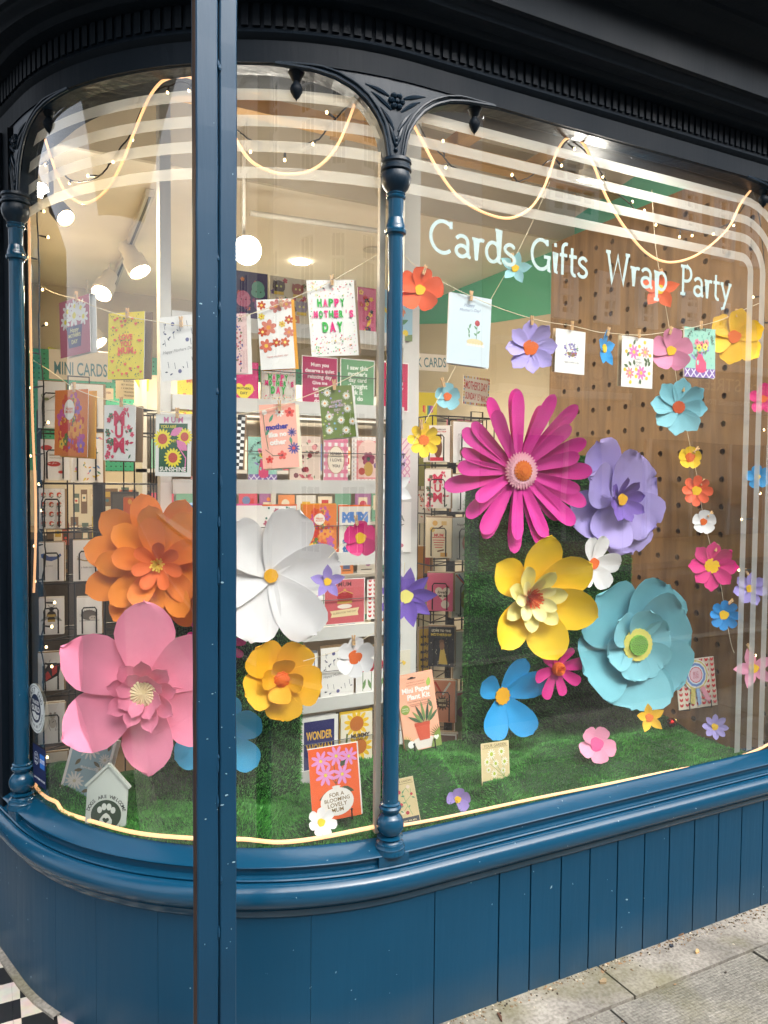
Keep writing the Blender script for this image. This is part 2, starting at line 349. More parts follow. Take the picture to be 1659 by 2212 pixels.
for k in range(16):
    q0 = -1.0-.1*k; q1 = q0-.1
    a0 = S(q0, .045); a1 = S(q1, .045); c0 = S(q0, .072); c1 = S(q1, .072)
    b.add([(c0[0], c0[1], GZ), (a0[0], a0[1], GZ), (a1[0], a1[1], GZ), (c1[0], c1[1], GZ), (c0[0], c0[1], GZ+.014), (a0[0], a0[1], GZ+.014), (a1[0], a1[1], GZ+.014), (c1[0], c1[1], GZ+.014)],
          [(4, 5, 6, 7), (0, 4, 7, 3), (1, 2, 6, 5)], PAVE)
tag(b.build('entrance_kerb'), kind='structure')
# grit and litter along the foot of the boards: uncountable
rg = random.Random(11); b = MB()
gm = [P((120, 100, 78), .9), P((90, 78, 60), .9), P((190, 180, 160), .9), P((150, 120, 90), .9), P((60, 50, 42), .9)]
for k in range(900):
    s_ = rg.uniform(-.75, 1.9); o = .053+abs(rg.gauss(0, .024)) if rg.random() < .85 else rg.uniform(.05, .5)
    p = S(s_, o); r = rg.uniform(.0012, .0042); a = rg.uniform(0, 6.28); st = rg.uniform(.4, 2.2)
    vs_ = []
    for q in range(5):
        an = q*2*math.pi/5; x = math.cos(an)*r*st; y = math.sin(an)*r
        vs_.append((p[0]+x*math.cos(a)-y*math.sin(a), p[1]+x*math.sin(a)+y*math.cos(a), GZ+.0015))
    vs_.append((p[0], p[1], GZ+.002+r*.8))
    b.add(vs_, [(i, (i+1) % 5, 5) for i in range(5)], rg.choice(gm))
tag(b.build('litter_grit'), kind='stuff')
def chip(px, py, L, W, c, label, cat, ang):
    p = PZ(px, py, GZ); b = MB(); pts = []
    for k in range(8):
        a = k*math.pi/4; rr = 1+.25*math.sin(k*2.3); pts.append((math.cos(a)*L*rr/2, math.sin(a)*W*rr/2))
    b.prism(pts, .002, .006+W*.12, P(c, .8)); o = b.build(cat.replace(' ', '_'), M=Matrix.Translation(Vector(p)) @ Matrix.Rotation(ang, 4, 'Z')); tag(o, label, cat)
chip(1303, 2123, .03, .017, (150, 130, 100), 'flat brown wood chip lying alone on the pale pavement strip', 'wood chip', .2)
chip(1506, 2058, .024, .011, (205, 170, 120), 'tan almond-shaped shell on the pavement near the green moss', 'nut shell', .5)
chip(1450, 2046, .014, .012, (52, 58, 66), 'small dark grey pebble below the board wall', 'pebble', .9)
chip(1472, 2020, .03, .008, (120, 92, 70), 'narrow brown twig in the dirt at the foot of the boards', 'twig', .1)
chip(1080, 2200, .035, .008, (92, 62, 48), 'curled dark brown leaf at the bottom edge against the boards', 'leaf', 1.3)
# ================================================================== SHOPFRONT
front = tag(empty('shopfront', (1.0, 1.85, 0)), 'dark blue painted shopfront with rounded corner window and slim columns', 'shopfront')
def fbuild(mb, name, **k):
    o = mb.build(name, **k); o.parent = front; o.matrix_parent_inverse = Matrix.Translation((-1.0, -1.85, 0)); return o
SS = [2.6, 2.0, 1.6, 1.2, .8, .4, .2] + [-.0249*k for k in range(0, 61)] + [-1.6, -2.0, -2.6]
# boards of the stall riser
jx = [float(PY(q[0], q[1], 1.80)[0])-CX for q in ((939, 1928), (1079, 1880), (1147, 1866), (1213, 1848), (1275, 1832), (1335, 1818), (1393, 1806), (1447, 1793), (1501, 1778), (1553, 1765), (1603, 1752), (1649, 1741))]
joints = [-2.6, -1.62, -1.27, -1.02, -.86, -.67, -.5, -.28] + jx + [jx[-1]+.11*k for k in range(1, 10)]
b = MB()
for i in range(len(joints)-1):
    a, c = joints[i], joints[i+1]; g = .0026 if a >= jx[0]-.01 else .0005
    n_ = max(2, int((c-a)/.03)) if a < 0 else 2
    qs = [a+g+(c-a-2*g)*k/(n_-1) for k in range(n_)] if n_ > 1 else [a, c]
    b.sweep([(.028, .0), (.05, .0), (.05, .442), (.028, .442)], qs, BLUEB, close=True)
b.sweep([(.02, .0), (.036, .0), (.036, .44)], SS, P((8, 16, 24), .8))
fbuild(b, 'stall_riser')
b = MB()
def rnd(cx_, cz, r, a0, a1, n): return [(cx_+r*math.cos(R(a0+(a1-a0)*k/n)), cz+r*math.sin(R(a0+(a1-a0)*k/n))) for k in range(n+1)]
prof = [(-.1, .535), (-.008, .535), (-.006, .562), (.052, .54), (.0555, .537), (.053, .533), (.047, .531), (.044, .512), (.05, .508), (.06, .508), (.063, .5055), (.061, .501), (.06, .500)] + rnd(.056, .467, .036, 72, -75, 10) + [(.068, .43), (.062, .426), (.061, .42), (.058, .414), (.0565, .407), (.053, .404), (.048, .402)]
b.sweep(prof, SS, BLUE); fbuild(b, 'window_sill', auto=38)
# head, dentils and cornice
b = MB()
prof = [(-.12, 2.6), (.03, 2.6), (.03, 2.655), (.036, 2.66), (.042, 2.668), (.036, 2.676), (.032, 2.682), (.032, 2.742), (.072, 2.743), (.078, 2.748), (.082, 2.758), (.118, 2.763), (.124, 2.775), (.136, 2.782), (.14, 2.79), (.152, 2.794), (.154, 2.9), (.166, 2.905), (.172, 2.915), (.19, 2.925), (.205, 2.945), (.225, 2.95), (.23, 2.96), (.30, 2.965), (.302, 3.03), (.36, 3.04), (.37, 3.12), (.42, 3.13), (.42, 3.3)]
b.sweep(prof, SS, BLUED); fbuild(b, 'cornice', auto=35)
b = MB()
s_ = -1.75
while s_ < 2.6:
    b.sweep([(.03, 2.686), (.0385, 2.686), (.0385, 2.741), (.03, 2.741)], [s_, s_+.017], BLUED, close=True); s_ += .0275
o = fbuild(b, 'dentil_band')
# arched heads of the two openings
AZ = [(0, 2.362), (.01, 2.39), (.016, 2.432), (.023, 2.463), (.043, 2.5), (.07, 2.532), (.105, 2.558), (.15, 2.577), (.2, 2.588), (.28, 2.595), (.34, 2.599)]
def archz(d): return float(np.interp(d, [q[0] for q in AZ], [q[1] for q in AZ]))
def head(s0, s1, rx, rz):
    b = MB(); N = 60; pr = []
    for i in range(N+1):
        s_ = s0+(s1-s0)*i/N; d = min(s_-s0, s1-s_)
        pr.append((s_, archz(d)))
    extra = []
    for e, sg in ((s0, 1), (s1, -1)):
        for k in range(1, 12): 
            d = .34*(k/12)**2; extra.append((e+sg*d, archz(d)))
    pr = sorted(pr+extra)
    vs_ = []
    for (s_, z) in pr:
        z = min(z, 2.598)
        for (o_, zz) in ((.026, 2.606), (.026, z+.014 if z < 2.59 else z+.004), (.018, z), (-.03, z), (-.03, 2.606)):
            p = S(s_, o_); vs_.append((p[0], p[1], zz))
    fs = [(i*5+k, i*5+(k+1) % 5, (i+1)*5+(k+1) % 5, (i+1)*5+k) for i in range(len(pr)-1) for k in range(5)]
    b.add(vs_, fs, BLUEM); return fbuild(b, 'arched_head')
SC, SL, SR = -.066, -1.275, 1.585
head(SL, SC-.012, .16, .2); head(SC+.012, SR, .17, .2)
# columns
def column(sc, dark):
    c = S(sc, .028); c = (c[0], c[1], 0)
    b = MB(); pr = [(.034, 2.392), (.04, 2.39), (.041, 2.382), (.037, 2.378), (.037, 2.372), (.041, 2.369), (.041, 2.362), (.033, 2.357)]
    b.lathe(pr[::-1], c, dark)
    b.lathe([(.024, 2.304), (.026, 2.31), (.033, 2.318), (.039, 2.332), (.0405, 2.345), (.037, 2.357), (.033, 2.358)], c, dark)
    b.lathe([(.0205, 2.24), (.0215, 2.288), (.0255, 2.292), (.026, 2.297), (.023, 2.299), (.0255, 2.303), (.024, 2.305)], c, BLUE)
    b.lathe([(.0205, 2.19), (.0225, 2.197), (.028, 2.2), (.029, 2.208), (.025, 2.214), (.0255, 2.22), (.0235, 2.226), (.0205, 2.24)], c, BLUE)
    b.lathe([(.0225, .672), (.0235, 1.4), (.0205, 2.19)], c, BLUE)
    b.lathe([(.026, .648), (.0295, .652), (.031, .659), (.026, .664), (.028, .669), (.0225, .673)], c, BLUE)
    b.lathe([(.034, .566), (.03, .57), (.036, .578)]+[(.038*math.cos(R(a)), .612+.037*math.sin(R(a))) for a in range(-55, 60, 12)]+[(.024, .646), (.026, .649)], c, BLUE)
    b.lathe([(.043, .535), (.0435, .54), (.040, .546), (.041, .552), (.037, .558), (.037, .563), (.03, .568)], c, BLUE)
    n2 = S(sc, 0); yw = yaw_at((n2[0], n2[1])); Mx = Matrix.Translation((c[0], c[1], 0)) @ Matrix.Rotation(yw, 4, 'Z')
    b.box((-.044, -.03, .509), (.044, .04, .536), BLUE, Mx)
    o = fbuild(b, 'column', auto=40)
    # carved bracket: mouldings following both arches, small leaves and a rosette in low relief
    b = MB()
    for sg in (-1, 1):
        for o_, dd, r_ in ((.028, .004, .0045), (.028, .016, .003)):
            pl = []
            for k in range(22):
                d = .3*(k/21)**1.7; q = S(sc+sg*(.012+d-dd*.4), o_); pl.append((q[0], q[1], min(archz(d)+dd, 2.603)))
            b.tube(pl, r_, dark, 6)
        for (z0, L_, th, bx) in ((2.43, .075, 76, .002), (2.47, .08, 62, .006), (2.52, .075, 42, .014), (2.555, .07, 22, .02)):
            pl = []
            for k in range(7):
                t = k/6; s_ = sc+sg*(bx+L_*t*math.cos(R(th))); z = z0+L_*t*math.sin(R(th))*(1-.25*t); q = S(s_, .026); pl.append((q[0], q[1], min(z, 2.6)))
            b.tube(pl, [.0015+.0042*math.sin(math.pi*min(1, k/6+.08)) for k in range(7)], dark, 6)
    for k in range(6):
        a = k*math.pi/3; q = S(sc+.015*math.cos(a), .027); b.lathe([(0, -.008), (.007, -.005), (.0095, 0), (.007, .005), (0, .008)], (q[0], q[1], 2.545+.015*math.sin(a)), dark, 8)
    q = S(sc, .03); b.lathe([(0, -.007), (.006, -.004), (.007, 0), (.006, .004), (0, .007)], (q[0], q[1], 2.545), dark, 8)
    for z in (2.42, 2.434, 2.447):
        q = S(sc, .027); b.lathe([(0, -.008), (.005, -.004), (.006, 0), (.005, .004), (0, .008)], (q[0], q[1], z), dark, 8)
    b.add([tuple(S(sc+sg*.02, o_))+(z,) for z in (2.385, 2.604) for o_ in (-.02, .0255) for sg in (-1, 1)], [(2, 3, 7, 6), (0, 2, 6, 4), (3, 1, 5, 7)], dark)
    b.build('carved_bracket', o, auto=40); return o
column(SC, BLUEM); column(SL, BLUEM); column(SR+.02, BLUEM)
for sp in (-.324, -1.10, .193, 1.416):
    q = S(sp, .0); b = MB()
    b.lathe([(0, 2.520), (.002, 2.526), (.008, 2.532), (.0155, 2.545), (.0165, 2.553), (.013, 2.562), (.009, 2.566), (.0085, 2.57), (.012, 2.573), (.016, 2.584), (.021, 2.592), (.023, 2.603)], (q[0], q[1], 0), BLUED, 16)
    fbuild(b, 'pendant', auto=40)
# door jamb beyond the corner
b = MB(); b.sweep([(-.02, .5), (.035, .5), (.035, 2.6), (-.02, 2.6)], [-1.32, -1.37], BLUED, close=True); b.sweep([(-.02, .5), (.055, .5), (.055, 2.6), (-.02, 2.6)], [-1.375, -1.42], BLUED, close=True)
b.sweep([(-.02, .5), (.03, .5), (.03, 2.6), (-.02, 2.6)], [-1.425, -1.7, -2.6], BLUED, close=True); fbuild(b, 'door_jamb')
# white inner frame posts at the ends of the panes
WF = P((206, 196, 182), .6, 'wall'); b = MB(); b.sweep([(-.066, .55), (-.09, .55), (-.09, 2.6), (-.066, 2.6)], [sof(G(78, 1000, .07)), sof(G(78, 1000, .07))-.03, sof(G(78, 1000, .07))-.06, sof(G(78, 1000, .07))-.1], WF, close=True); fbuild(b, 'inner_frame'); b = MB()
b.sweep([(-.012, .57), (-.03, .57), (-.03, 2.6), (-.012, 2.6)], [SC-.028, SC-.012], WF, close=True); fbuild(b, 'inner_frame')
# glass
panes = []
for (a, c) in ((SL-.01, SC), (SC, SR+.02)):
    b = MB(); N = 48 if a < -1 else 24
    b.sweep([(0, .566), (0, 2.6)], [c+(a-c)*k/N for k in range(N+1)], GLASS)
    panes.append(fbuild(b, 'window_pane', smooth=True))
# frosted lines: four parallel bands across both panes turning down at the far right
SZ = (2.536, 2.47, 2.406, 2.339); SV = [SR-.012-.064*k for k in range(4)]; SV = [1.562, 1.492, 1.428, 1.364]
for i, z in enumerate(SZ):
    b = MB(); b.sweep([(-.003, z-.0145), (-.003, z+.0145)], [SC-.03+(SL+.002-SC)*k/44 for k in range(45)], FROST)
    o = b.build('frosted_band', panes[0]); o.matrix_parent_inverse = Matrix.Translation((0, 0, 0))
    b = MB(); sv = SV[i]; r = .05+.066*(3-i)
    pts = [(SC+.03+(sv-r-SC-.03)*k/6, z) for k in range(7)]+[(sv-r+r*math.sin(R(a)), z-r+r*math.cos(R(a))) for a in range(9, 91, 9)]+[(sv, .575)]
    for q in ribbon(pts, .029): b.poly([(CX+p[0], 1.853, p[1]) for p in q], FROST)
    b.build('frosted_band', panes[1])
# lettering: slab-serif glyphs drawn as strokes
GLY = {
 'C': (.80, [arcp(.44, .5, .40, .44, 52, 308, 22), [(.70, .97), (.70, .76)]]),
 'a': (.60, [[(.08, .53)]+arcp(.27, .46, .2, .17, 125, 0, 8)+[(.47, .2), (.49, .07), (.57, .04)], arcp(.27, .2, .19, .155, 25, 335, 16)]),
 'r': (.46, [[(.02, .60), (.17, .60), (.17, .0)], [(.17, .36)]+arcp(.35, .4, .17, .2, 165, 60, 7)]),
 'd': (.64, [arcp(.28, .32, .22, .28, 0, 360, 22), [(.36, .97), (.50, .97), (.50, .04), (.60, .04)]]),
 's': (.48, [cat_rom([(.42, .52), (.33, .6), (.2, .61), (.09, .53), (.09, .43), (.2, .35), (.34, .29), (.43, .19), (.38, .08), (.25, .03), (.1, .06), (.04, .14)], 4)]),
 'G': (.90, [arcp(.44, .5, .40, .44, 52, 300, 20)+[(.74, .2), (.78, .42)], [(.56, .44), (.86, .44)], [(.78, .44), (.78, .04), (.86, .04)], [(.70, .97), (.70, .78)]]),
 'i': (.32, [[(.04, .60), (.17, .60), (.17, .04), (.28, .04)], [(.165, .80), (.165, .92)]]),
 'f': (.42, [[(.17, .0), (.17, .75)]+arcp(.33, .78, .16, .17, 180, 65, 8), [(.04, .60), (.38, .60)]]),
 't': (.44, [[(.18, .86), (.18, .2)]+arcp(.31, .18, .13, .15, 180, 295, 8), [(.05, .60), (.40, .60)]]),
 'W': (1.06, [[(.10, .96), (.29, .02), (.52, .86), (.75, .02), (.95, .96)], [(.0, .96), (.20, .96)], [(.85, .96), (1.05, .96)]]),
 'p': (.64, [[(.03, .60), (.17, .60), (.17, -.32)], arcp(.39, .32, .21, .28, 0, 360, 22), [(.05, -.3), (.29, -.3)]]),
 'P': (.70, [[(.05, .95), (.36, .95)]+arcp(.36, .71, .24, .24, 90, -90, 12)+[(.18, .47)], [(.18, .95), (.18, .0)], [(.05, .03), (.31, .03)]]),
 'y': (.62, [[(.08, .60), (.31, .06)], [(.54, .60), (.30, .0), (.2, -.24), (.06, -.28)], [(.0, .60), (.17, .60)], [(.45, .60), (.62, .60)]])}
VINYL = P((184, 204, 204), .5)
for word, x0, x1 in (('Cards', 1.083, 1.377), ('Gifts', 1.431, 1.65), ('Wrap', 1.722, 1.988), ('Party', 2.046, 2.298)):
    b = MB(); adv = sum(GLY[c][0] for c in word); k = (x1-x0)/adv; x = x0; H = .098
    lv = 0
    for c in word:
        a, st = GLY[c]
        for pl in st:
            lv += 1
            for q in ribbon([(p[0]*k/H*H, p[1]*H) for p in pl], .0104): b.poly([(x+p[0], 1.8525+.00006*lv, 2.176+p[1]) for p in q], VINYL)
        x += a*k
    b.build('window_lettering', panes[1])
# upper storey that overhangs the corner, and its soffit
b = MB(); DK = P((46, 46, 46), .8, 'wall')
b.box((-3, 1.42, 3.3), (9, 2.8, 3.42), BLUED); b.box((-3, 1.7, 3.42), (9, 2.1, 8), DK); b.box((-3.5, 4.3, 0), (-1.5, 4.5, 3.3), DK)
b.box((2.66, 1.88, 0), (9, 2.1, 3.3), DK)
fbuild(b, 'upper_storey')
b = MB()
BROWN = P((58, 40, 32), .8, 'wall')
x0, x1 = .3565, .4385
def plank(xa, xc, ya, yb):
    e = .0025; pts = [(xa+e, ya), (xc-e, ya), (xc, ya+e), (xc, yb), (xa, yb), (xa, ya+e)]; zs = [3.3*k/40 for k in range(41)]; g = random.Random(int(xa*1e4)); vs_ = []
    for z in zs:
        jx, jy = g.uniform(-.0006, .0006), g.uniform(-.0008, .0008); vs_ += [(p[0]+jx, p[1]+jy, z) for p in pts]
    n = len(pts); b.add(vs_, [(i*n+k, i*n+(k+1) % n, (i+1)*n+(k+1) % n, (i+1)*n+k) for i in range(40) for k in range(n)], BLUEP)
plank(x0+.0015, x0+.0445, 1.5, 1.535); plank(x0+.0475, x1, 1.501, 1.535); b.box((x0+.004, 1.508, 0), (x1-.002, 1.545, 3.3), BLUED); b.box((x0, 1.5035, 0), (x0+.0015, 1.527, 3.3), BROWN)
g = random.Random(8)
for k in range(16):      # runs and blobs of paint along the groove
    z = g.uniform(.5, 2.6); L_ = g.uniform(.006, .02); xq = x0+.046+g.uniform(-.004, .004); b.lathe([(0, -L_), (.0025, -L_*.7), (.003, -L_*.2), (.0016, L_*.5), (0, L_)], (xq, 1.501, z), BLUEP, 8)
CH = P((126, 156, 170), .6)
for k in range(34):      # knocks that show the pale undercoat
    z = g.choice((g.uniform(.55, 1.25), g.uniform(.9, 2.3))); xq = g.choice((g.uniform(x0+.004, x0+.042), g.uniform(x0+.05, x1-.004))); r_ = g.uniform(.0006, .0022); a_ = g.uniform(0, 3); n_ = 6
    b.poly([(xq+r_*g.uniform(.5, 1.2)*math.cos(2*math.pi*i/n_)*(1.8 if k % 3 else .6), 1.4992, z+r_*g.uniform(.5, 1.3)*math.sin(2*math.pi*i/n_)) for i in range(n_)], CH)
tag(b.build('wooden_post'), 'tall blue painted post of two planks standing in front of the rounded window', 'post')
# ================================================================== opposite side of the street, seen mirrored in the glass
def mir(px, py, yf=-7.0): q = PY(px, py, 3.7-yf); return float(q[0]), float(q[2])
SASH = P((244, 244, 240), .5); PANE = P((40, 46, 52), .15)
def house(name, x0, x1, h, c, label, wins, yf=-7.0):
    e = tag(empty(name, ((x0+x1)/2, yf, 0)), label, 'house')
    Mi = Matrix.Translation((-(x0+x1)/2, -yf, 0))
    def pb(mb, nm, par=e):
        o = mb.build(nm); o.parent = par
        o.matrix_parent_inverse = Mi if par is e else Matrix()
        return o
    b = MB(); b.box((x0, yf-5, 0), (x1, yf, h), P(c, .9, 'wall')); b.box((x0, yf, h), (x1, yf+.25, h+.25), P((210, 200, 185), .8, 'wall')); pb(b, 'wall')
    for (wx, wz, ww, wh) in wins:
        b = MB(); f = .11
        b.box((wx-ww/2, yf, wz-wh/2), (wx-ww/2+f, yf+.1, wz+wh/2), SASH); b.box((wx+ww/2-f, yf, wz-wh/2), (wx+ww/2, yf+.1, wz+wh/2), SASH)
        for zz in (wz-wh/2, wz-f/2, wz+wh/2-f): b.box((wx-ww/2+f, yf, zz), (wx+ww/2-f, yf+.09, zz+f), SASH)
        for k in (1, 2): 
            xx = wx-ww/2+ww*k/3; b.box((xx-.025, yf, wz-wh/2+f), (xx+.025, yf+.07, wz+wh/2-f), SASH)
        for k in (.25, .75): zz = wz-wh/2+wh*k; b.box((wx-ww/2+f, yf, zz-.02), (wx+ww/2-f, yf+.065, zz+.02), SASH)
        o = pb(b, 'sash_window'); b = MB(); b.box((wx-ww/2+f, yf+.002, wz-wh/2+f), (wx+ww/2-f, yf+.02, wz+wh/2-f), PANE); pb(b, 'glazing', o)
    return e, pb
wr = []
for (a, t, c, d) in ((1284, 590, 1332, 700), (1369, 603, 1415, 710), (1463, 634, 1506, 706), (1534, 655, 1566, 725), (1464, 410, 1510, 505), (1535, 425, 1580, 565), (1600, 440, 1635, 580), (1180, 335, 1285, 475), (1190, 575, 1240, 690)):
    xa, za = mir(a, (t+d)/2); xb, zb = mir(c, (t+d)/2); zt = mir((a+c)/2, t)[1]; zb = mir((a+c)/2, d)[1]
    wr.append(((xa+xb)/2, (zt+zb)/2, abs(xb-xa), abs(zt-zb)))
xm = mir(1352, 820)[0]
h1, pb1 = house('terraced_house', mir(1040, 800)[0], xm, 7.5, (206, 172, 130), 'tan brick house with a patisserie sign across the street', [q for q in wr if q[0] < xm])
h2, pb2 = house('terraced_house', xm+.02, 24, 7.5, (214, 180, 138), 'tan brick house over a convenience store across the street', [q for q in wr if q[0] >= xm])
h3, pb3 = house('terraced_house', -14, mir(1040, 800)[0]-.02, 8.2, (226, 220, 210), 'pale rendered house across the street facing the rounded corner', [(x_, z_, 1.0, 1.8) for x_ in (-9, -6.5, -4, -1.5, .5, 2.5, 4.3) for z_ in (4.2, 6.7)]+[(-1.2, 1.5, 1.4, 2.2), (1.6, 1.5, 1.6, 2.2), (4, 1.5, 1.6, 2.2)])
def wordart1(pbx, txt, x0, x1, z, mat, yf, hmax=None):
    v, f = glyphs(txt); b = MB(); k = abs(x1-x0)/(v[:, 0].max()-v[:, 0].min())
    kz = k if hmax is None else hmax/(v[:, 1].max()-v[:, 1].min())
    # reads correctly for someone standing in the street looking at the facade (facing -y)
    b.add([(max(x0, x1)-(p[0]-v[:, 0].min())*k, yf, z+p[1]*kz) for p in v], f, mat); return b
def words(pbx, txt, x0, x1, z, mat, par):
    ws = txt.split(' '); tot = len(txt); L = abs(x1-x0); c = 0; hi = max(x0, x1)
    for wd in ws:
        a = hi-L*c/tot; e = hi-L*(c+len(wd))/tot; c += len(wd)+1
        pbx(wordart1(pbx, wd, e, a, z, mat, -6.84), 'sign_lettering', par)
FASC = P((150, 128, 96), .7, 'wall'); LET = P((58, 44, 30), .6); STON = P((205, 195, 178), .8, 'wall')
b = MB(); xa = mir(1060, 800)[0]; zt = mir(1285, 770)[1]; zb = mir(1285, 850)[1]
b.box((xa, -7, zb), (xm-.1, -6.85, zt), FASC); b.box((xa, -7, zt), (xm-.1, -6.7, zt+.14), STON); b.box((xa, -7, zb-.12), (xm-.1, -6.75, zb), STON); o = pb1(b, 'sign_board')
xl = mir(1225, 820)[0]; xr = mir(1342, 820)[0]
words(pb1, 'DUCHESSE', xl-.9, xr+.15, mir(1285, 826)[1], LET, o)
words(pb1, 'BOULANGERIE PATISSERIE SALON DE THE', xl-.6, xr+1.2, mir(1285, 843)[1], LET, o)
b = MB(); xa = mir(1355, 830)[0]; b.box((xm+.1, -7, mir(1500, 890)[1]), (18, -6.85, mir(1500, 800)[1]), P((96, 80, 62), .6, 'wall')); b.box((xm+.1, -7, mir(1500, 800)[1]), (18, -6.7, mir(1500, 795)[1]+.1), STON); o = pb2(b, 'sign_board')
words(pb2, 'CHURCH STREET', mir(1490, 850)[0], mir(1628, 850)[0]+.8, mir(1530, 845)[1], P((200, 175, 130), .6), o)
words(pb2, 'OFF LICENCE & CONVENIENCE STORE', mir(1505, 870)[0], mir(1628, 870)[0]+.8, mir(1530, 875)[1], P((220, 215, 205), .6), o)
for (bb, xa, xc) in ((pb1, mir(1100, 900)[0], xm-.6), (pb2, xm+.5, 17)):
    b = MB(); b.box((xa, -7, .5), (xc, -6.93, 2.35), P((62, 60, 58), .15)); x = xa
    while x < xc: b.box((x, -6.93, .5), (x+.08, -6.88, 2.35), P((190, 185, 175), .6)); x += 1.1
    bb(b, 'shop_window')
# ================================================================== INTERIOR
CEIL = P((236, 228, 212), .8, 'wall'); WALLB = P((192, 182, 162), .8, 'wall'); TEAL = P((70, 168, 140), .7, 'wall'); FLOORM = P((96, 80, 64), .5, 'wall'); WOODB = P((176, 138, 88), .6, 'wall')
b = MB(); b.box((-.6, 1.9, -.1), (8, 5.7, -.002), FLOORM); tag(b.build('shop_floor'), kind='structure')
b = MB(); b.box((.0, 5.5, 0), (8, 5.6, 3.4), WALLB); tag(b.build('shop_back_wall'), kind='structure')
b = MB()   # right side wall: beige with a diagonal teal colour block
XW = 2.74
b.box((XW, 1.9, 0), (XW+.08, 5.5, 3.4), WALLB)
tq = [PX(q[0], q[1], XW-.004) for q in ((900, 700), (1067, 697), (1190, 678), (1480, 640), (1650, 430), (1490, 300), (1100, 566), (900, 660))]
b.poly([(XW-.004, float(q[1]), float(q[2])) for q in tq], TEAL)
tag(b.build('shop_side_wall'), kind='structure')
b = MB(); b.box((-.2, 3.2, 2.8), (XW, 5.5, 2.9), CEIL); b.box((-.2, 3.18, 2.8), (XW, 3.2, 3.2), WALLB); b.box((-.2, 1.80, 3.2), (XW, 3.2, 3.25), CEIL)
b.box((.05, 2.95, 2.8), (.06, 5.5, 3.2), WALLB)
tag(b.build('shop_ceiling'), kind='structure')
b = MB(); b.box((-.02, 2.9, 0), (.045, 5.5, 3.0), WALLB); tag(b.build('shop_left_wall'), kind='structure')
# wooden battens under the display ceiling
for i, (lo, hi) in enumerate((((.15, 2.5, 2.93), (XW, 2.56, 2.99)), ((.3, 2.18, 2.93), (XW, 2.24, 2.99)), ((.2, 2.85, 2.93), (XW, 2.91, 2.99)))):
    b = MB(); b.box(lo, hi, WOODB); tag(b.build('ceiling_batten'), ['middle timber batten crossing behind the frosted lines', 'timber batten nearest the glass above the display', 'rearmost timber batten close to the ceiling step'][i], 'batten', 'timber battens over the window display')
for i, x in enumerate((.42, .86, 1.3, 1.8, 2.25)):
    b = MB(); b.box((x, 1.95 if x > .6 else 2.3, 2.992), (x+.06, 3.07, 3.05), WOODB)
    tag(b.build('ceiling_joist'), ['leftmost timber joist over the rounded corner', 'timber joist above the white dotted card', 'timber joist just right of the slim column', 'timber joist above the window lettering', 'rightmost timber joist over the perforated board'][i], 'joist', 'timber joists over the window display')
# perforated plywood panel on the right (real holes' dark discs recessed as short cups)
m, n, l, bs = newmat('plywood'); tc = n.new('ShaderNodeTexCoord'); mp = n.new('ShaderNodeMapping'); mp.inputs['Scale'].default_value = (1, 1, .12)
ns = n.new('ShaderNodeTexNoise'); ns.inputs['Scale'].default_value = 22; ns.inputs['Detail'].default_value = 7; ns.inputs['Distortion'].default_value = .6
l.new(tc.outputs['Object'], mp.inputs[0]); l.new(mp.outputs[0], ns.inputs['Vector'])
cr = n.new('ShaderNodeValToRGB'); e = cr.color_ramp.elements; e[0].position = .3; e[0].color = lin((98, 68, 36))+(1,); e[1].position = .7; e[1].color = lin((140, 104, 62))+(1,)
l.new(ns.outputs['Fac'], cr.inputs[0]); l.new(cr.outputs[0], bs.inputs['Base Color']); bs.inputs['Roughness'].default_value = .5
PLY = m; HOLE = P((60, 42, 26), .9)
pegp = tag(empty('perforated_board', (2.6, 2.5, .5)), 'tall plywood board with rows of round holes on the right', 'pegboard')
b = MB(); YA, YB, ZA, ZB = 1.885, 3.19, .45, 2.777; XP = 2.6
hr = .0125; pitch = .1066; pz = .1108
def cell(y0, y1, z0, z1, hole):
    if hole is None: b.add([(XP, y0, z0), (XP, y1, z0), (XP, y1, z1), (XP, y0, z1)], [(3, 2, 1, 0)], PLY); return
    hy, hz = hole; N = 16; cs = [(y1, z1), (y0, z1), (y0, z0), (y1, z0)]
    ring = [(XP, hy+hr*math.cos(2*math.pi*k/N+math.pi/4), hz+hr*math.sin(2*math.pi*k/N+math.pi/4)) for k in range(N)]
    back = [(XP+.018, q[1], q[2]) for q in ring]; cor = [(XP, c[0], c[1]) for c in cs]
    vs_ = ring+back+cor; fs = []
    for k in range(N): fs.append((k, (k+1) % N, N+(k+1) % N, N+k))
    for q in range(4):
        ks = [(q*N//4+j) % N for j in range(N//4+1)]
        fs.append([2*N+q]+ks[::1]+[2*N+(q+1) % 4])
    b.add(vs_, fs, PLY); b.poly(back, HOLE)
q0 = PX(1500+0, 0, XP)
ny = int((YB-YA)/pitch); 
h0 = PX(1227.7+.26*1098, 564+.26*1590, XP)      # a hole read off the photo fixes the grid
ys = [h0[1]+pitch*k for k in range(-14, 14)]; zs = [h0[2]+pz*k for k in range(-16, 16)]
ye = [YA]+[float(y-pitch/2) for y in ys if YA+.02 < y-pitch/2 < YB-.02]+[YB]; ze = [ZA]+[float(z-pz/2) for z in zs if ZA+.02 < z-pz/2 < ZB-.02]+[ZB]
for i in range(len(ye)-1):
    for j in range(len(ze)-1):
        hh = None
        for y in ys:
            for z in zs:
                if ye[i]+hr+.004 < y < ye[i+1]-hr-.004 and ze[j]+hr+.004 < z < ze[j+1]-hr-.004: hh = (float(y), float(z))
        cell(ye[i], ye[i+1], ze[j], ze[j+1], hh)
b.box((XP+.019, YA, ZA), (XP+.03, YB, ZB), PLY); b.box((XP, YB, ZA), (XP+.03, YB+.004, ZB), PLY)
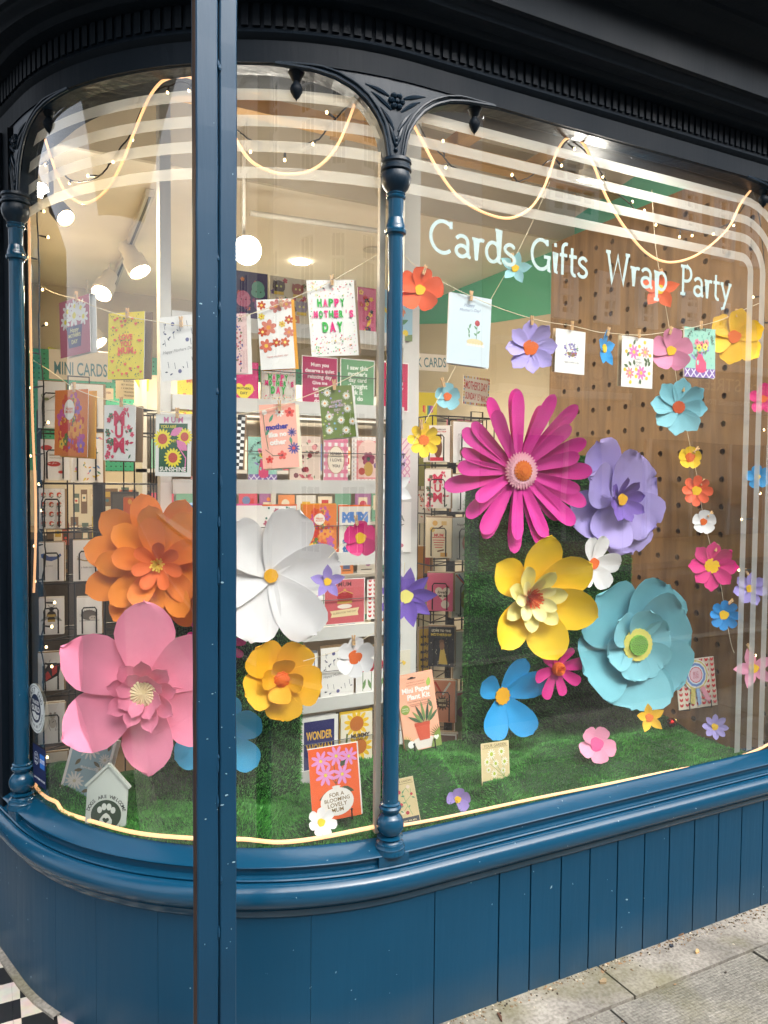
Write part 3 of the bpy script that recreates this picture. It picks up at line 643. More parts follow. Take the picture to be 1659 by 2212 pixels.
o = b.build('board'); o.parent = pegp; o.matrix_parent_inverse = Matrix.Translation((-2.6, -2.5, -.5))
# ------------------------------------------------------------------ artificial grass
def turf_mat(name, d, lt):
    m, n, l, b = newmat(name); g = n.new('ShaderNodeNewGeometry'); cr = n.new('ShaderNodeValToRGB'); e = cr.color_ramp.elements
    e[0].color = lin(d)+(1,); e[1].color = lin(lt)+(1,); l.new(g.outputs['Random Per Island'], cr.inputs[0]); l.new(cr.outputs[0], b.inputs['Base Color'])
    b.inputs['Roughness'].default_value = .45; b.inputs['Specular IOR Level'].default_value = .35; return m
TURF = turf_mat('turf_blades', (18, 92, 28), (96, 180, 76)); TURFB = P((19, 64, 24), .9)
def mesh_np(name, V, F, mat, parent=None):
    me = bpy.data.meshes.new(name); nv = len(V); nf, k = F.shape
    me.vertices.add(nv); me.vertices.foreach_set('co', V.astype(np.float32).ravel())
    me.loops.add(nf*k); me.loops.foreach_set('vertex_index', F.astype(np.int32).ravel())
    me.polygons.add(nf); me.polygons.foreach_set('loop_start', np.arange(0, nf*k, k, dtype=np.int32))
    me.update(calc_edges=True); me.materials.append(mat); me.validate()
    o = bpy.data.objects.new(name, me); col.objects.link(o)
    if parent is not None: o.parent = parent
    return o
NR = np.random.default_rng(3)
def blades(P0, N0, T0, name, parent=None, ln=.010, wd=.0022, lean=.55, droop=None):
    n = len(P0); L = ln*NR.uniform(.6, 1.25, (n, 1)); d = N0+lean*NR.normal(0, .6, (n, 3))
    fx = np.sin(P0[:, 0]*17+3*np.sin(P0[:, 1]*11)+P0[:, 2]*9); fy = np.cos(P0[:, 1]*19+2*np.sin(P0[:, 0]*13)-P0[:, 2]*27)
    d = d+  .4*np.stack([fx, fy*.7, fy*.45], 1)
    if droop is not None: d = d+np.array(droop)
    d /= np.linalg.norm(d, axis=1, keepdims=True)
    sd = np.cross(d, NR.normal(0, 1, (n, 3))); sd /= np.linalg.norm(sd, axis=1, keepdims=True); sd *= wd/2
    tip = P0+d*L; mid = P0+d*L*.55+sd*.2
    V = np.stack([P0-sd, P0+sd, mid+sd*.9, tip, mid-sd*.9], 1).reshape(-1, 3)
    k = np.arange(n)[:, None]*5; F = (k+np.array([[0, 1, 2, 3]]))
    F2 = (k+np.array([[0, 2, 3, 4]]))
    F = np.concatenate([k+np.array([[0, 1, 2, 4]]), np.concatenate([k+2, k+3, k+4, k+4], 1)[:, :4]], 0)[:n]
    T = np.stack([P0-sd, P0+sd, mid+sd*.8, mid-sd*.8, tip], 1).reshape(-1, 3)
    F = np.concatenate([k+np.array([[0, 1, 2]]), k+np.array([[0, 2, 3]]), k+np.array([[3, 2, 4]])], 0)
    return mesh_np(name, T, F, TURF, parent)
mndA = G(900, 1650, .17); mndR = Vector((2.15, 2.3, 0))
def floor_h(x, y):
    h = .545+0*x
    h = h+.17*np.exp(-((x-mndA[0])/.13)**4-((y-mndA[1]-.03)/.12)**4)
    h = h+.07*np.exp(-((x-1.95)/.36)**4-((y-2.06)/.10)**2)+.03*np.exp(-((x-1.75)/.12)**2-((y-2.1)/.06)**2)
    h = h+.05*np.exp(-((x-1.42)/.05)**2-((y-1.96)/.07)**2)
    h = h+.075*np.exp(-((x-2.35)/.2)**2-((y-2.4)/.2)**2)
    h = h+.09*np.exp(-((x-.17)/.14)**2-((y-2.62)/.18)**2)
    h = h+.06*np.exp(-((x-.62)/.1)**2-((y-2.12)/.09)**2)
    h = h+.05*np.exp(-((x-1.62)/.1)**2-((y-2.02)/.06)**2)-.03*np.exp(-((x-1.32)/.06)**2-((y-2.08)/.12)**2)+.045*np.exp(-((x-.80)/.05)**2-((y-2.0)/.08)**2)
    h = h+.007*np.sin(x*23+y*9)*np.sin(y*31-x*7)+.004*np.sin(x*51)*np.sin(y*47)
    return h
def sd_pts(s, d):
    x = np.where(s >= 0, CX+s, CX-(R0-d)*np.sin(-s/R0)); y = np.where(s >= 0, 1.85+d, CY-(R0-d)*np.cos(-s/R0)); return x, y
def dmax(s): return np.where(s > 0, .62-.0*s, .47)
s_ = np.linspace(-1.34, 1.46, 220); d_ = np.linspace(.012, 1, 50)
Sg, Dg = np.meshgrid(s_, d_, indexing='ij'); Dg = Dg*dmax(Sg); xx, yy = sd_pts(Sg, Dg); rim = np.clip((Dg-.012)/.05, 0, 1)
zz = .557+(floor_h(xx, yy)-.557)*rim
V = np.stack([xx, yy, zz], -1).reshape(-1, 3); ii = np.arange(219)[:, None]*50+np.arange(49)[None, :]; F = np.stack([ii, ii+50, ii+51, ii+1], -1).reshape(-1, 4)
turf = mesh_np('artificial_grass', V, F, TURFB); tag(turf, kind='stuff')
n = 130000; sA = NR.uniform(-1.3, 1.44, n); dA = NR.uniform(.02, 1, n)**.9*dmax(sA); keep = NR.uniform(0, 1, n) < np.where(sA < 0, 1-dA/R0, 1); sA = sA[keep]; dA = dA[keep]
x, y = sd_pts(sA, dA); rim = np.clip((dA-.012)/.05, 0, 1); z = .557+(floor_h(x, y)-.557)*rim
P0 = np.stack([x, y, z], 1); ep = .004
gx = (floor_h(x+ep, y)-floor_h(x-ep, y))/(2*ep); gy = (floor_h(x, y+ep)-floor_h(x, y-ep))/(2*ep)
N0 = np.stack([-gx, -gy, np.ones_like(gx)], 1); N0 /= np.linalg.norm(N0, axis=1, keepdims=True)
blades(P0, N0, None, 'grass_blades', turf)
turf.children[0]['kind'] = 'stuff'
def grass_board(A, B, z0, z1, th, label, n):
    A = np.array(A[:2], float); B = np.array(B[:2], float); t = B-A; L = np.linalg.norm(t); t /= L; nn = np.array([t[1], -t[0]])
    e = tag(empty('grass_board', (float(A[0]), float(A[1]), z0)), label, 'grass board')
    b = MB(); Mx = Matrix(((t[0], -nn[0], 0, 0), (t[1], -nn[1], 0, 0), (0, 0, 1, 0), (0, 0, 0, 1))); b.box((0, 0, 0), (L, th, z1-z0), TURFB, Mx); b.build('board', e)
    u = NR.uniform(0, L, n); v = NR.uniform(0, z1-z0, n); P0 = np.stack([t[0]*u, t[1]*u, v], 1); N0 = np.tile(np.array([nn[0], nn[1], -.35]), (n, 1))
    # tufts round the right and left edges
    k = n//12; ve = NR.uniform(0, z1-z0, k); sg = NR.integers(0, 2, k); de = NR.uniform(0, th, k)
    Pe = np.stack([t[0]*L*sg-nn[0]*de, t[1]*L*sg-nn[1]*de, ve], 1); Ne = np.stack([t[0]*(2*sg-1)+.3*nn[0], t[1]*(2*sg-1)+.3*nn[1], np.full(k, -.3)], 1)
    g = blades(np.concatenate([P0, Pe]), np.concatenate([N0, Ne]), None, 'grass_blades', e, ln=.011, lean=.5); g['kind'] = 'stuff'; return e
a_ = PY(1016, 1200, 2.4); b_ = PY(1364, 1200, 2.4)
grass_board(a_, b_, .5, float(PY(1300, 985, 2.4)[2]), .04, 'tall upright board of artificial grass behind the magenta and yellow flowers', 44000)
a_ = PY(322, 1500, 2.4); b_ = G(648, 1500, .36)
grass_board(a_, b_, .5, float(G(600, 1235, .36)[2]), .04, 'narrow upright grass board behind the white and orange flowers', 26000)
# ------------------------------------------------------------------ white card rack
RACKW = P((206, 206, 202), .55, 'wall')
rack = tag(empty('card_rack', (.9, 2.47, 0)), 'white wooden card rack with open ledges behind the rounded window', 'card rack')
YR = 2.45
def rb(b, nm):
    o = b.build(nm); o.parent = rack; o.matrix_parent_inverse = Matrix.Translation((-.9, -2.47, 0)); return o
xl0, xl1 = float(PY(346, 800, YR)[0]), float(PY(370, 800, YR)[0]); xr0, xr1 = float(PY(871, 800, YR)[0]), float(PY(905, 800, YR)[0])
for (a, c) in ((xl0, xl1), (xr0, xr1)):
    b = MB(); b.box((a, YR, 0), (c, YR+.05, 2.9), RACKW); rb(b, 'upright')
RZ = [2.04, 1.787, 1.526, 1.283, 1.033, .79, .55]
RZ = [float(PY(q[0], q[1], YR)[2]) for q in ((708, 721), (768, 888), (703, 1051), (809, 1203), (733, 1364), (731, 1515), (727, 1665))]
for z in RZ:
    b = MB(); b.box((xl1+.001, YR-.012, z-.024), (xr0-.001, YR+.004, z+.022), RACKW); b.box((xl1+.001, YR+.006, z-.024), (xr0-.001, YR+.09, z-.012), RACKW); rb(b, 'ledge')
for z in RZ[1:]:
    b = MB(); b.tube([(xl1, YR-.016, z+.115), (xr0, YR-.016, z+.115)], .0016, P((90, 90, 88), .4), 6); rb(b, 'wire')
# ------------------------------------------------------------------ lamps
LW = (255, 236, 205)
def light(name, p, energy, colr, rad, parent, spot=None, direction=None):
    d = bpy.data.lights.new(name, 'SPOT' if spot else 'POINT'); d.energy = energy; d.color = colr; d.shadow_soft_size = rad
    o = bpy.data.objects.new(name, d); col.objects.link(o); o.parent = parent
    if spot: d.spot_size = R(spot); d.spot_blend = .6
    o.location = p
    if direction is not None: o.rotation_euler = Vector(direction).to_track_quat('-Z', 'Y').to_euler()
    return o
WARM = (1, .78, .5); NEUT = (1, .93, .82)
def spotlamp(px, py, y, aim, rad, ln, body, label, energy, colr, st=14, group='track spotlights', bare=False):
    p = PY(px, py, y); a = Vector(aim).normalized()
    e = tag(empty('spotlight', p), label, 'spotlight', group)
    q = a.to_track_quat('Z', 'Y').to_matrix().to_4x4()
    b = MB(); b.lathe([(rad*.55, -ln), (rad*.7, -ln+.01), (rad*.72, -ln*.5), (rad*.98, -ln*.45), (rad, 0), (rad*.93, .0), (rad*.9, -.008)], (0, 0, 0), body, 24, q); b.build('housing', e, auto=40)
    b = MB(); b.lathe([(rad*.9, -.01), (rad*.6, .002), (0, .006)], (0, 0, 0), glow(colr255(colr), st, 'lamp_glow'), 24, q); b.build('lens', e, smooth=True)
    b = MB(); b.tube([(-a*ln*.8), (-a*ln*.8+Vector((0, 0, .07))), (-a*ln*.8+Vector((0, 0, max(.08, 2.78-float(p[2])))))], .007, body, 8); b.build('stem', e)
    if energy: light('bulb', a*(.03 if not bare else .07), energy, colr, rad, e, None if bare else 150, a)
    return e
def colr255(c): return tuple(int(255*(v**(1/2.2))) for v in c)
LAMPW = P((214, 208, 196), .4); LAMPD = P((92, 84, 70), .45)
spotlamp(143, 472, 2.62, (.35, -.55, -.6), .03, .12, LAMPD, 'dark grey spotlight with warm yellow lens at the upper left', 7, (1, .72, .36), 12)
spotlamp(303, 588, 4.2, (.35, -.35, -.8), .06, .18, LAMPW, 'white track spotlight tilted right above the yellow heart card', 28, WARM, 12)
spotlamp(219, 634, 4.7, (-.35, -.5, -.75), .06, .18, LAMPW, 'white track spotlight tilted left above the yellow heart card', 26, WARM, 12)
spotlamp(215, 742, 5.2, (.5, -.4, -.8), .055, .17, LAMPW, 'smaller white spotlight partly behind the yellow heart card', 12, WARM, 8)
spotlamp(88, 411, 3.4, (.1, -.8, -.5), .032, .08, LAMPW, 'small bright white spotlight at the left edge by the fairy lights', 3, NEUT, 16)
spotlamp(534, 541, 2.9, (-.1, -.85, -.35), .055, .10, LAMPW, 'large bright round spotlight beside the post', 4.5, NEUT, 14, bare=True)
spotlamp(1275, 392, 2.06, (.0, .25, -.9), .045, .07, LAMPW, 'bright white spotlight behind the frosted lines of the flat window', 3.5, NEUT, 12, bare=True)
b = MB(); p = PY(1396, 352, 2.6); b.lathe([(.0, .0), (.05, .0), (.052, .012), (.045, .1), (.03, .115), (0, .118)], (0, 0, 0), P((236, 228, 206), .5), 24, Matrix.Rotation(R(-25), 4, 'Y'))
o = b.build('lamp_housing', M=Matrix.Translation(Vector(p)), auto=40); tag(o, 'unlit cream cylinder lamp near the top of the flat window', 'lamp')
for (px, py, lb) in ((805, 540, 'small recessed ceiling downlight left of the slim column'), (484, 693, 'x'), (478, 692, 'x')):
    if lb == 'x': continue
    p = PZ(px, py, 2.795); e = tag(empty('downlight', p), lb, 'downlight'); b = MB(); b.lathe([(.05, -.004), (.052, 0), (.04, .003)], (0, 0, 0), LAMPW, 24); b.build('rim', e); b = MB(); b.lathe([(.04, -.003), (0, -.003)], (0, 0, 0), glow((255, 240, 215), 12), 20); b.build('lens', e)
    light('bulb', (0, 0, -.03), 21, NEUT, .05, e, 120, (0, 0, -1))
e = tag(empty('downlight', (1.6, 4.2, 2.795)), 'recessed ceiling downlight deep in the shop', 'downlight'); b = MB(); b.lathe([(.05, -.004), (.052, 0), (.0, -.003)], (0, 0, 0), glow((255, 240, 215), 12), 24); b.build('lens', e); light('bulb', (0, 0, -.03), 31, NEUT, .06, e, 120, (0, 0, -1))
# lighting track
pts = [PZ(q[0], q[1], 2.765) for q in ((324, 425), (212, 700))]; b = MB(); a, c = Vector(pts[0]), Vector(pts[1]); t = (c-a).normalized(); sd = Vector((t.y, -t.x, 0))*.018
for o_, mt in ((0, P((190, 184, 172), .4)),):
    b.add([a-sd, a+sd, c+sd, c-sd, a-sd+Vector((0, 0, .032)), a+sd+Vector((0, 0, .032)), c+sd+Vector((0, 0, .032)), c-sd+Vector((0, 0, .032))], [(0, 1, 2, 3), (0, 4, 5, 1), (1, 5, 6, 2), (3, 7, 4, 0)], mt)
    sd2 = sd*.35; b.add([a-sd2-Vector((0, 0, .001)), a+sd2-Vector((0, 0, .001)), c+sd2-Vector((0, 0, .001)), c-sd2-Vector((0, 0, .001))], [(0, 1, 2, 3)], P((60, 56, 50), .5))
tag(b.build('lighting_track'), 'silver lighting track running into the shop above the spotlights', 'lighting track')
pts = [PY(q[0], q[1], 3.06) for q in ((540, 460), (860, 505))]
b = MB(); a, c = [Vector(q) for q in pts]; b.tube([a, c], .012, P((188, 182, 168), .4), 8); tag(b.build('lighting_track'), 'thin grey ceiling rail behind the round bright spotlight', 'ceiling rail')
# ================================================================== CARDS AND PRINT
W_ = (232, 230, 226); K_ = (150, 124, 92); CRM = (228, 216, 190)
def heart_pts(x, y, r):
    return [(x+r*.062*16*math.sin(t)**3, y+r*.062*(13*math.cos(t)-5*math.cos(2*t)-2*math.cos(3*t)-math.cos(4*t))) for t in [2*math.pi*k/20 for k in range(20)]]
class Art:
    """prints on a card face: x, y in fractions of width / height, sizes in fractions of the width"""
    def __init__(s, b, w, h, z): s.b = b; s.w = w; s.h = h; s.z = z
    def up(s): s.z += .00004
    def pt(s, x, y, z=None): return (x*s.w, y*s.h, s.z)
    def run(s, ops):
        for op in ops: getattr(s, op[0])(*op[1:]); s.up()
    def poly(s, pts, c): s.b.poly([(p[0], p[1], s.z) for p in pts], P(c))
    def r(s, x, y, w, h, c): s.poly([((x-w/2)*s.w, (y-h/2)*s.h), ((x+w/2)*s.w, (y-h/2)*s.h), ((x+w/2)*s.w, (y+h/2)*s.h), ((x-w/2)*s.w, (y+h/2)*s.h)], c)
    def d(s, x, y, r, c, ry=None, n=16):
        X, Y, A = x*s.w, y*s.h, r*s.w; B = A if ry is None else ry*s.w
        s.poly([(X+A*math.cos(2*math.pi*k/n), Y+B*math.sin(2*math.pi*k/n)) for k in range(n)], c)
    def he(s, x, y, r, c): s.poly(heart_pts(x*s.w, y*s.h, r*s.w), c)
    def pg(s, pts, c): s.poly([(p[0]*s.w, p[1]*s.h) for p in pts], c)
    def l(s, pts, wd, c):
        for q in ribbon([(p[0]*s.w, p[1]*s.h) for p in pts], wd*s.w): s.poly([tuple(v) for v in q], c)
    def f(s, x, y, r, n, c, cc=None, fat=.36, ph=0.3, cr=.28):
        X, Y, A = x*s.w, y*s.h, r*s.w
        for k in range(n):
            a = ph+2*math.pi*k/n; cx_, cy_ = X+A*.58*math.cos(a), Y+A*.58*math.sin(a); pts = []
            for q in range(10):
                t = 2*math.pi*q/10; u, v = A*.44*math.cos(t), A*fat*math.sin(t); pts.append((cx_+u*math.cos(a)-v*math.sin(a), cy_+u*math.sin(a)+v*math.cos(a)))
            s.poly(pts, c); s.z += .000004
        if cc: s.up(); s.d(x, y, r*cr, cc, n=10)
    def lf(s, x, y, L, wd, ang, c):
        X, Y = x*s.w, y*s.h; a = R(ang); pts = []
        for t, q in ((0, 0), (.25, .8), (.5, 1), (.8, .55), (1, 0), (.8, -.55), (.5, -1), (.25, -.8)):
            u, v = t*L*s.w, q*wd*s.w/2; pts.append((X+u*math.cos(a)-v*math.sin(a), Y+u*math.sin(a)+v*math.cos(a)))
        s.poly(pts, c)
    def t(s, txt, x, y, tw, c, rot=0, bold=0, shear=0, hx=None):
        v, f = glyphs(txt, bold, shear)
        if len(v) == 0: return
        x0, x1 = v[:, 0].min(), v[:, 0].max(); k = tw*s.w/(x1-x0); ym = .34; ky = k if hx is None else hx*s.w/.72
        ca, sa = math.cos(R(rot)), math.sin(R(rot)); o = []
        for p in v:
            u, q = (p[0]-(x0+x1)/2)*k, (p[1]-ym)*ky; o.append((x*s.w+u*ca-q*sa, y*s.h+u*sa+q*ca, s.z))
        s.b.add(o, f, P(c))
    def ta(s, txt, cx, cy, r, a0, a1, size, c, bold=0, inward=False):
        n = len(txt)
        for i, ch in enumerate(txt):
            if ch == ' ': continue
            v, f = glyphs(ch, bold); a = R(a0+(a1-a0)*i/max(1, n-1)); k = size*s.w; xm = (v[:, 0].min()+v[:, 0].max())/2
            th = a-math.pi/2 if not inward else a+math.pi/2
            X, Y = cx*s.w+r*s.w*math.cos(a), cy*s.h+r*s.w*math.sin(a); o = []
            for p in v:
                u, q = (p[0]-xm)*k, (p[1]-.35)*k; o.append((X+u*math.cos(th)-q*math.sin(th), Y+u*math.sin(th)+q*math.cos(th), s.z))
            s.b.add(o, f, P(c))
    def sc(s, seed, n, cols, r0, r1, shape='d', mx=.46, my=.47, avoid=None):
        g = random.Random(seed)
        for k in range(n):
            x, y = g.uniform(-1, 1), g.uniform(-1, 1)
            q_ = r1*(1 if shape != 'lf' else 1.6); x *= min(mx, .495-q_); y *= min(my, .495-q_*s.w/s.h)
            if avoid and abs(x-avoid[0]) < avoid[2] and abs(y-avoid[1]) < avoid[3]: continue
            r = g.uniform(r0, r1); c = g.choice(cols)
            if shape == 'd': s.d(x, y, r, c, n=7)
            elif shape == 'h': s.he(x, y, r, c)
            elif shape == 'lf': s.lf(x, y, r*2, r*.8, g.uniform(0, 360), c)
            elif shape == 'f': s.f(x, y, r, 5, c, g.choice(cols), ph=g.uniform(0, 2))
            elif shape == 'f8': s.f(x, y, r, 8, c, (235, 190, 60), fat=.2, ph=g.uniform(0, 2))
            elif shape == 'v': s.lf(x, y, r, r*.5, 55, c); s.lf(x, y, r, r*.5, 125, c)
            s.z += .000012
    def gh(s, c, n, wd, c2=None):
        """gingham"""
        m_ = int(n*s.h/s.w)
        for k in range(n): s.r(-.5+(k+.5)/n, 0, wd/n, .98, c)
        s.up()
        for k in range(m_): s.r(0, -.5+(k+.5)/m_, .98, wd/m_, c2 or c)
    def lat(s, c, wd, n, y0=-.5, y1=.5):
        """diagonal lattice"""
        H = (y1-y0)*s.h
        for sg in (1, -1):
            for k in range(-n, 2*n):
                pts = []
                for q in (0, 1):
                    pts.append((-.5*s.w+s.w*(k/n)+sg*H*q*.9, y0*s.h+H*q))
                (xa, ya), (xb, yb) = pts; lo, hi = -.49*s.w, .49*s.w
                if max(xa, xb) < lo or min(xa, xb) > hi: continue
                def cl(xa, ya, xb, yb):
                    t0, t1 = 0, 1
                    if xb != xa:
                        ts = sorted(((lo-xa)/(xb-xa), (hi-xa)/(xb-xa))); t0, t1 = max(0, ts[0]), min(1, ts[1])
                    return (xa+(xb-xa)*t0, ya+(yb-ya)*t0), (xa+(xb-xa)*t1, ya+(yb-ya)*t1), t1 > t0
                p, q, ok = cl(xa, ya, xb, yb)
                if ok:
                    for qd in ribbon([p, q], wd*s.w): s.poly([tuple(v) for v in qd], c)
            s.up()
def card(label, M, w, h, ops, base=W_, env=None, group=None, cat='greeting card', name='greeting_card', th=.0016, eo=(.05, -.02), stack=None, back=None):
    b = MB(); b.box((-w/2, -h/2, -th), (w/2, h/2, 0), P(base))
    if back:     # the rear leaf of the folded card, peeping out at one side
        b.box((-w/2+back*w, -h/2-.01*h, -.012), (w/2+back*w, h/2, -.0105), P(W_)); b.box((-w/2, h/2-.0012, -.0115), (w/2+back*w*.5, h/2, -th), P(W_))
    A = Art(b, w, h, .00012); A.run(ops)
    o = b.build(name, M=M); tag(o, label, cat, group)
    if env:
        e = MB(); e.box((-w/2-.01*w, -h/2, -.0185), (w/2+.03*w, h/2, -.0145), P(env)); e.build('envelope', o, M=Matrix.Translation((eo[0]*w, eo[1]*h, 0)))
    if stack:
        g = random.Random(label); z = -.004
        for k in range(stack):
            e = MB(); t_ = g.uniform(.0015, .004); e.box((-w/2+g.uniform(-.02, .03)*w, -h/2, z-t_), (w/2+g.uniform(-.01, .08)*w, h/2+g.uniform(-.01, .035)*h, z), P(K_ if k % 2 == 0 else (222, 216, 202))); z -= t_+.0012
            e.build('envelope', o)
    return o
PEGM = P((206, 168, 122), .6)
def peg(p, yaw, roll, label):
    b = MB()
    for sg in (-1, 1):
        b.prism([(sg*.0006, -.014), (sg*.0036, -.014), (sg*.0042, -.004), (sg*.0034, .003), (sg*.0052, .014), (sg*.0022, .014), (sg*.0006, .002)], -.003, .003, PEGM)
    b.box((-.0035, .0005, -.0035), (.0035, .002, .0035), P((150, 150, 150), .3, 'metal'))
    o = b.build('clothes_peg', M=pose(p, yaw, 0, roll)); tag(o, label, 'clothes peg', 'small wooden pegs on the strings'); return o
def hang(label, px, py, wp, hp, ops, roll=0, yaw=None, d=.06, base=W_, env=None, pegpx=None, peglabel=None, eo=(.05, -.02), back=None, group='cards pegged to strings'):
    p = G(px, py, d); yw = yaw_at(p) if yaw is None else yaw; k = depth(p)/FPX
    v = (p-CAM)[:2]; v = v/np.linalg.norm(v); nrm = np.array([math.sin(yw), -math.cos(yw)]); c = max(.3, abs(v @ nrm))
    o = card(label, pose(p, yw, 0, R(roll)), wp*k/c, hp*k, ops, base, env, group, eo=eo, back=back)
    if pegpx:
        q = G(pegpx[0], pegpx[1], d-.008); peg(q, yw, R(roll), peglabel)
    return o
PK = (226, 70, 120); OR = (240, 110, 60); RD = (205, 60, 60)
# --- string in the rounded window, upper row
hang('mauve card with a daisy bunch in a navy pot reading Happy Mother\'s Day', 161, 706, 60, 122, [
    ('r', 0, 0, 1, 1, (176, 92, 112))]+[('f', x, y, r, 8, (232, 228, 224), (226, 208, 60), .2) for x, y, r in ((-.22, .3, .17), (.22, .3, .17), (0, .2, .22), (-.3, .12, .16), (.3, .14, .16), (.02, .36, .14))]+[
    ('pg', [(-.26, .02), (.26, .02), (.2, -.36), (-.2, -.36)], (52, 48, 98)), ('t', 'Happy', 0, -.05, .3, (232, 222, 150), 0, .01, .3), ('t', "MOTHER'S", 0, -.15, .4, (232, 222, 150), 0, .02), ('t', 'DAY', 0, -.26, .2, (232, 222, 150), 0, .02)], 2, back=.1, pegpx=(165, 640), peglabel='wooden peg holding the mauve daisy pot card')
hang('yellow card covered in orange hearts reading LOVE YOU MUM', 272, 747, 74, 143, [('r', 0, 0, 1, 1, (236, 214, 40)),
    ('sc', 3, 120, [(60, 54, 30), (120, 150, 40), (40, 40, 40)], .008, .016), ('sc', 8, 30, [(240, 104, 48)], .035, .045, 'h', .44, .45, (0, .07, .26, .17)),
    ('t', 'LOVE', 0, .13, .38, (238, 92, 40), 0, .04), ('t', 'YOU', 0, .03, .32, (238, 92, 40), 0, .04), ('t', 'MUM', 0, -.07, .42, (238, 92, 40), 0, .04)], -1.5, env=(112, 86, 56), pegpx=(275, 676), peglabel='wooden peg holding the yellow orange-heart card', eo=(.07, .0))
BOT = [('l', [(x, y), (x+.02, y-.1)], .012, (70, 74, 96)) for x, y in ((-.36, .4), (-.36, .14), (-.12, .25), (.06, .36), (.26, .42), (.38, .3), (.34, .14), (-.3, -.2), (-.12, -.22), (.22, -.22), (.36, -.15))]+[('d', x, y, .05, (92, 92, 140)) for x, y in ((-.12, .38), (.26, .12), (.02, -.36))]+[('sc', 21, 20, [(70, 74, 110), (60, 66, 80)], .03, .05, 'lf', .42, .45, (0, -.03, .5, .09)), ('t', 'Happy Mothers Day', 0, -.03, .86, (130, 128, 128), 6, 0, .35)]
hang('white card printed with small blue botanical sketches and grey script', 385, 752, 76, 138, BOT, 3, env=(128, 104, 76), pegpx=(391, 695), peglabel='wooden peg holding the white botanical card near the post', eo=(.06, .02))
hang('narrow floral-edged pink card half hidden by the post', 517, 742, 34, 128, [('r', 0, 0, 1, 1, (222, 190, 186)), ('sc', 5, 60, [(180, 80, 90), (100, 110, 70), (90, 80, 140)], .03, .07, 'd', .2, .48)], 2, yaw=-.5, back=.2)
FL70 = [('f', x, y, r, 6, c, cc, .3) for x, y, r, c, cc in ((-.36, .42, .13, (190, 92, 60), (240, 200, 90)), (.05, .4, .2, (206, 128, 120), (220, 140, 40)), (.36, .42, .16, (206, 128, 120), (230, 180, 80)), (.4, .2, .13, (190, 80, 50), (240, 220, 120)), (-.2, .1, .24, (206, 128, 110), (222, 150, 70)), (-.38, .04, .14, (190, 80, 50), (240, 220, 120)), (.2, .14, .1, (222, 190, 80), (200, 120, 40)), (.38, .02, .16, (206, 128, 110), (222, 150, 70)), (-.3, -.16, .2, (206, 110, 90), (230, 190, 80)), (0, -.12, .13, (190, 80, 50), (240, 220, 120)), (.25, -.12, .14, (200, 96, 60), (240, 220, 120)), (-.38, .26, .1, (222, 200, 80), (200, 120, 40)))]
hang('white card with brown and coral retro flowers over a mustard envelope', 596, 722, 74, 150, FL70+[('t', 'happy mothers day', 0, -.31, .62, (200, 120, 110), 4, 0, .3)], 4, env=(222, 158, 40), pegpx=(607, 652), peglabel='wooden peg holding the brown and coral flower card', eo=(.06, 0))
GRN = (50, 176, 70); MG = (226, 52, 130)
def lets(txt, x, y, tw, cols, rot=0):
    n = len(txt); o = []; wd = tw/n
    for i, ch in enumerate(txt):
        if ch != ' ': o.append(('t', ch, x+(i-(n-1)/2)*wd*math.cos(R(rot)), y+(i-(n-1)/2)*wd*.62*math.sin(R(rot)), wd*(.8 if ch not in "'" else .18), cols[i % len(cols)], rot, .06, 0, wd*1.25))
    return o
DOTS = [(240, 130, 80), (226, 60, 120), (60, 170, 80), (44, 40, 50), (240, 220, 110), (240, 150, 170)]
HMD = [('sc', 4, 320, DOTS, .007, .016, 'd', .47, .48, (0, .03, .42, .25))]+lets('HAPPY', -.02, .2, .6, [GRN, MG, GRN, MG, GRN])+lets("MOTHER'S", .02, .05, .86, [MG, GRN, MG, GRN, MG, GRN, MG])+lets('DAY', -.02, -.12, .46, [GRN, MG, GRN])
hang('large white confetti card reading HAPPY MOTHERS DAY in green and pink', 719, 687, 102, 162, HMD, 4.5, env=(140, 118, 92), pegpx=(717, 605), peglabel='wooden peg holding the large confetti card', eo=(.045, .01))
# --- lower row
RETRO = [('r', 0, 0, 1, 1, (226, 124, 48)), ('sc', 6, 30, [(214, 72, 44), (214, 84, 50), (150, 90, 180), (196, 80, 150), (238, 156, 60), (206, 60, 50)], .09, .15, 'f', .44, .45), ('sc', 7, 10, [(96, 120, 60), (214, 72, 44), (236, 190, 70)], .05, .1, 'f', .44, .45), ('d', -.02, .2, .16, (238, 228, 214)), ('t', 'Happy', -.02, .22, .22, (214, 90, 50), 0, .02, .2), ('t', "Mother's", -.02, .17, .24, (214, 90, 50), 0, .02, .2)]
hang('orange retro flower card with a round white motto over a mustard envelope', 153, 914, 66, 143, RETRO, -2.5, env=(222, 158, 40), pegpx=(160, 836), peglabel='wooden peg holding the orange retro flower card', eo=(.05, -.02))
def folk(seed, cols=((200, 48, 84), (60, 110, 76), (226, 90, 120))): return [('sc', seed, 46, list(cols), .045, .075, 'lf', .44, .46, (0, 0, .17, .4)), ('sc', seed+1, 26, list(cols), .05, .085, 'f', .42, .45, (0, 0, .19, .4))]
MUMC = folk(31)+[('t', 'M', 0, .26, .34, (206, 40, 84), 0, .04), ('t', 'U', 0, .02, .26, (206, 40, 84), 0, .04), ('t', 'M', 0, -.22, .34, (206, 40, 84), 0, .04)]
hang('white card with tall crimson MUM letters wreathed in folk flowers', 258, 935, 64, 120, MUMC, -1.5, env=(132, 106, 78), pegpx=(262, 868), peglabel='wooden peg holding the crimson MUM card', eo=(.07, -.02))
def sunf(x, y, r): return [('f', x, y, r, 16, (238, 220, 64), None, .14), ('d', x, y, r*.62, (238, 220, 64)), ('d', x, y, r*.52, (196, 84, 72))]
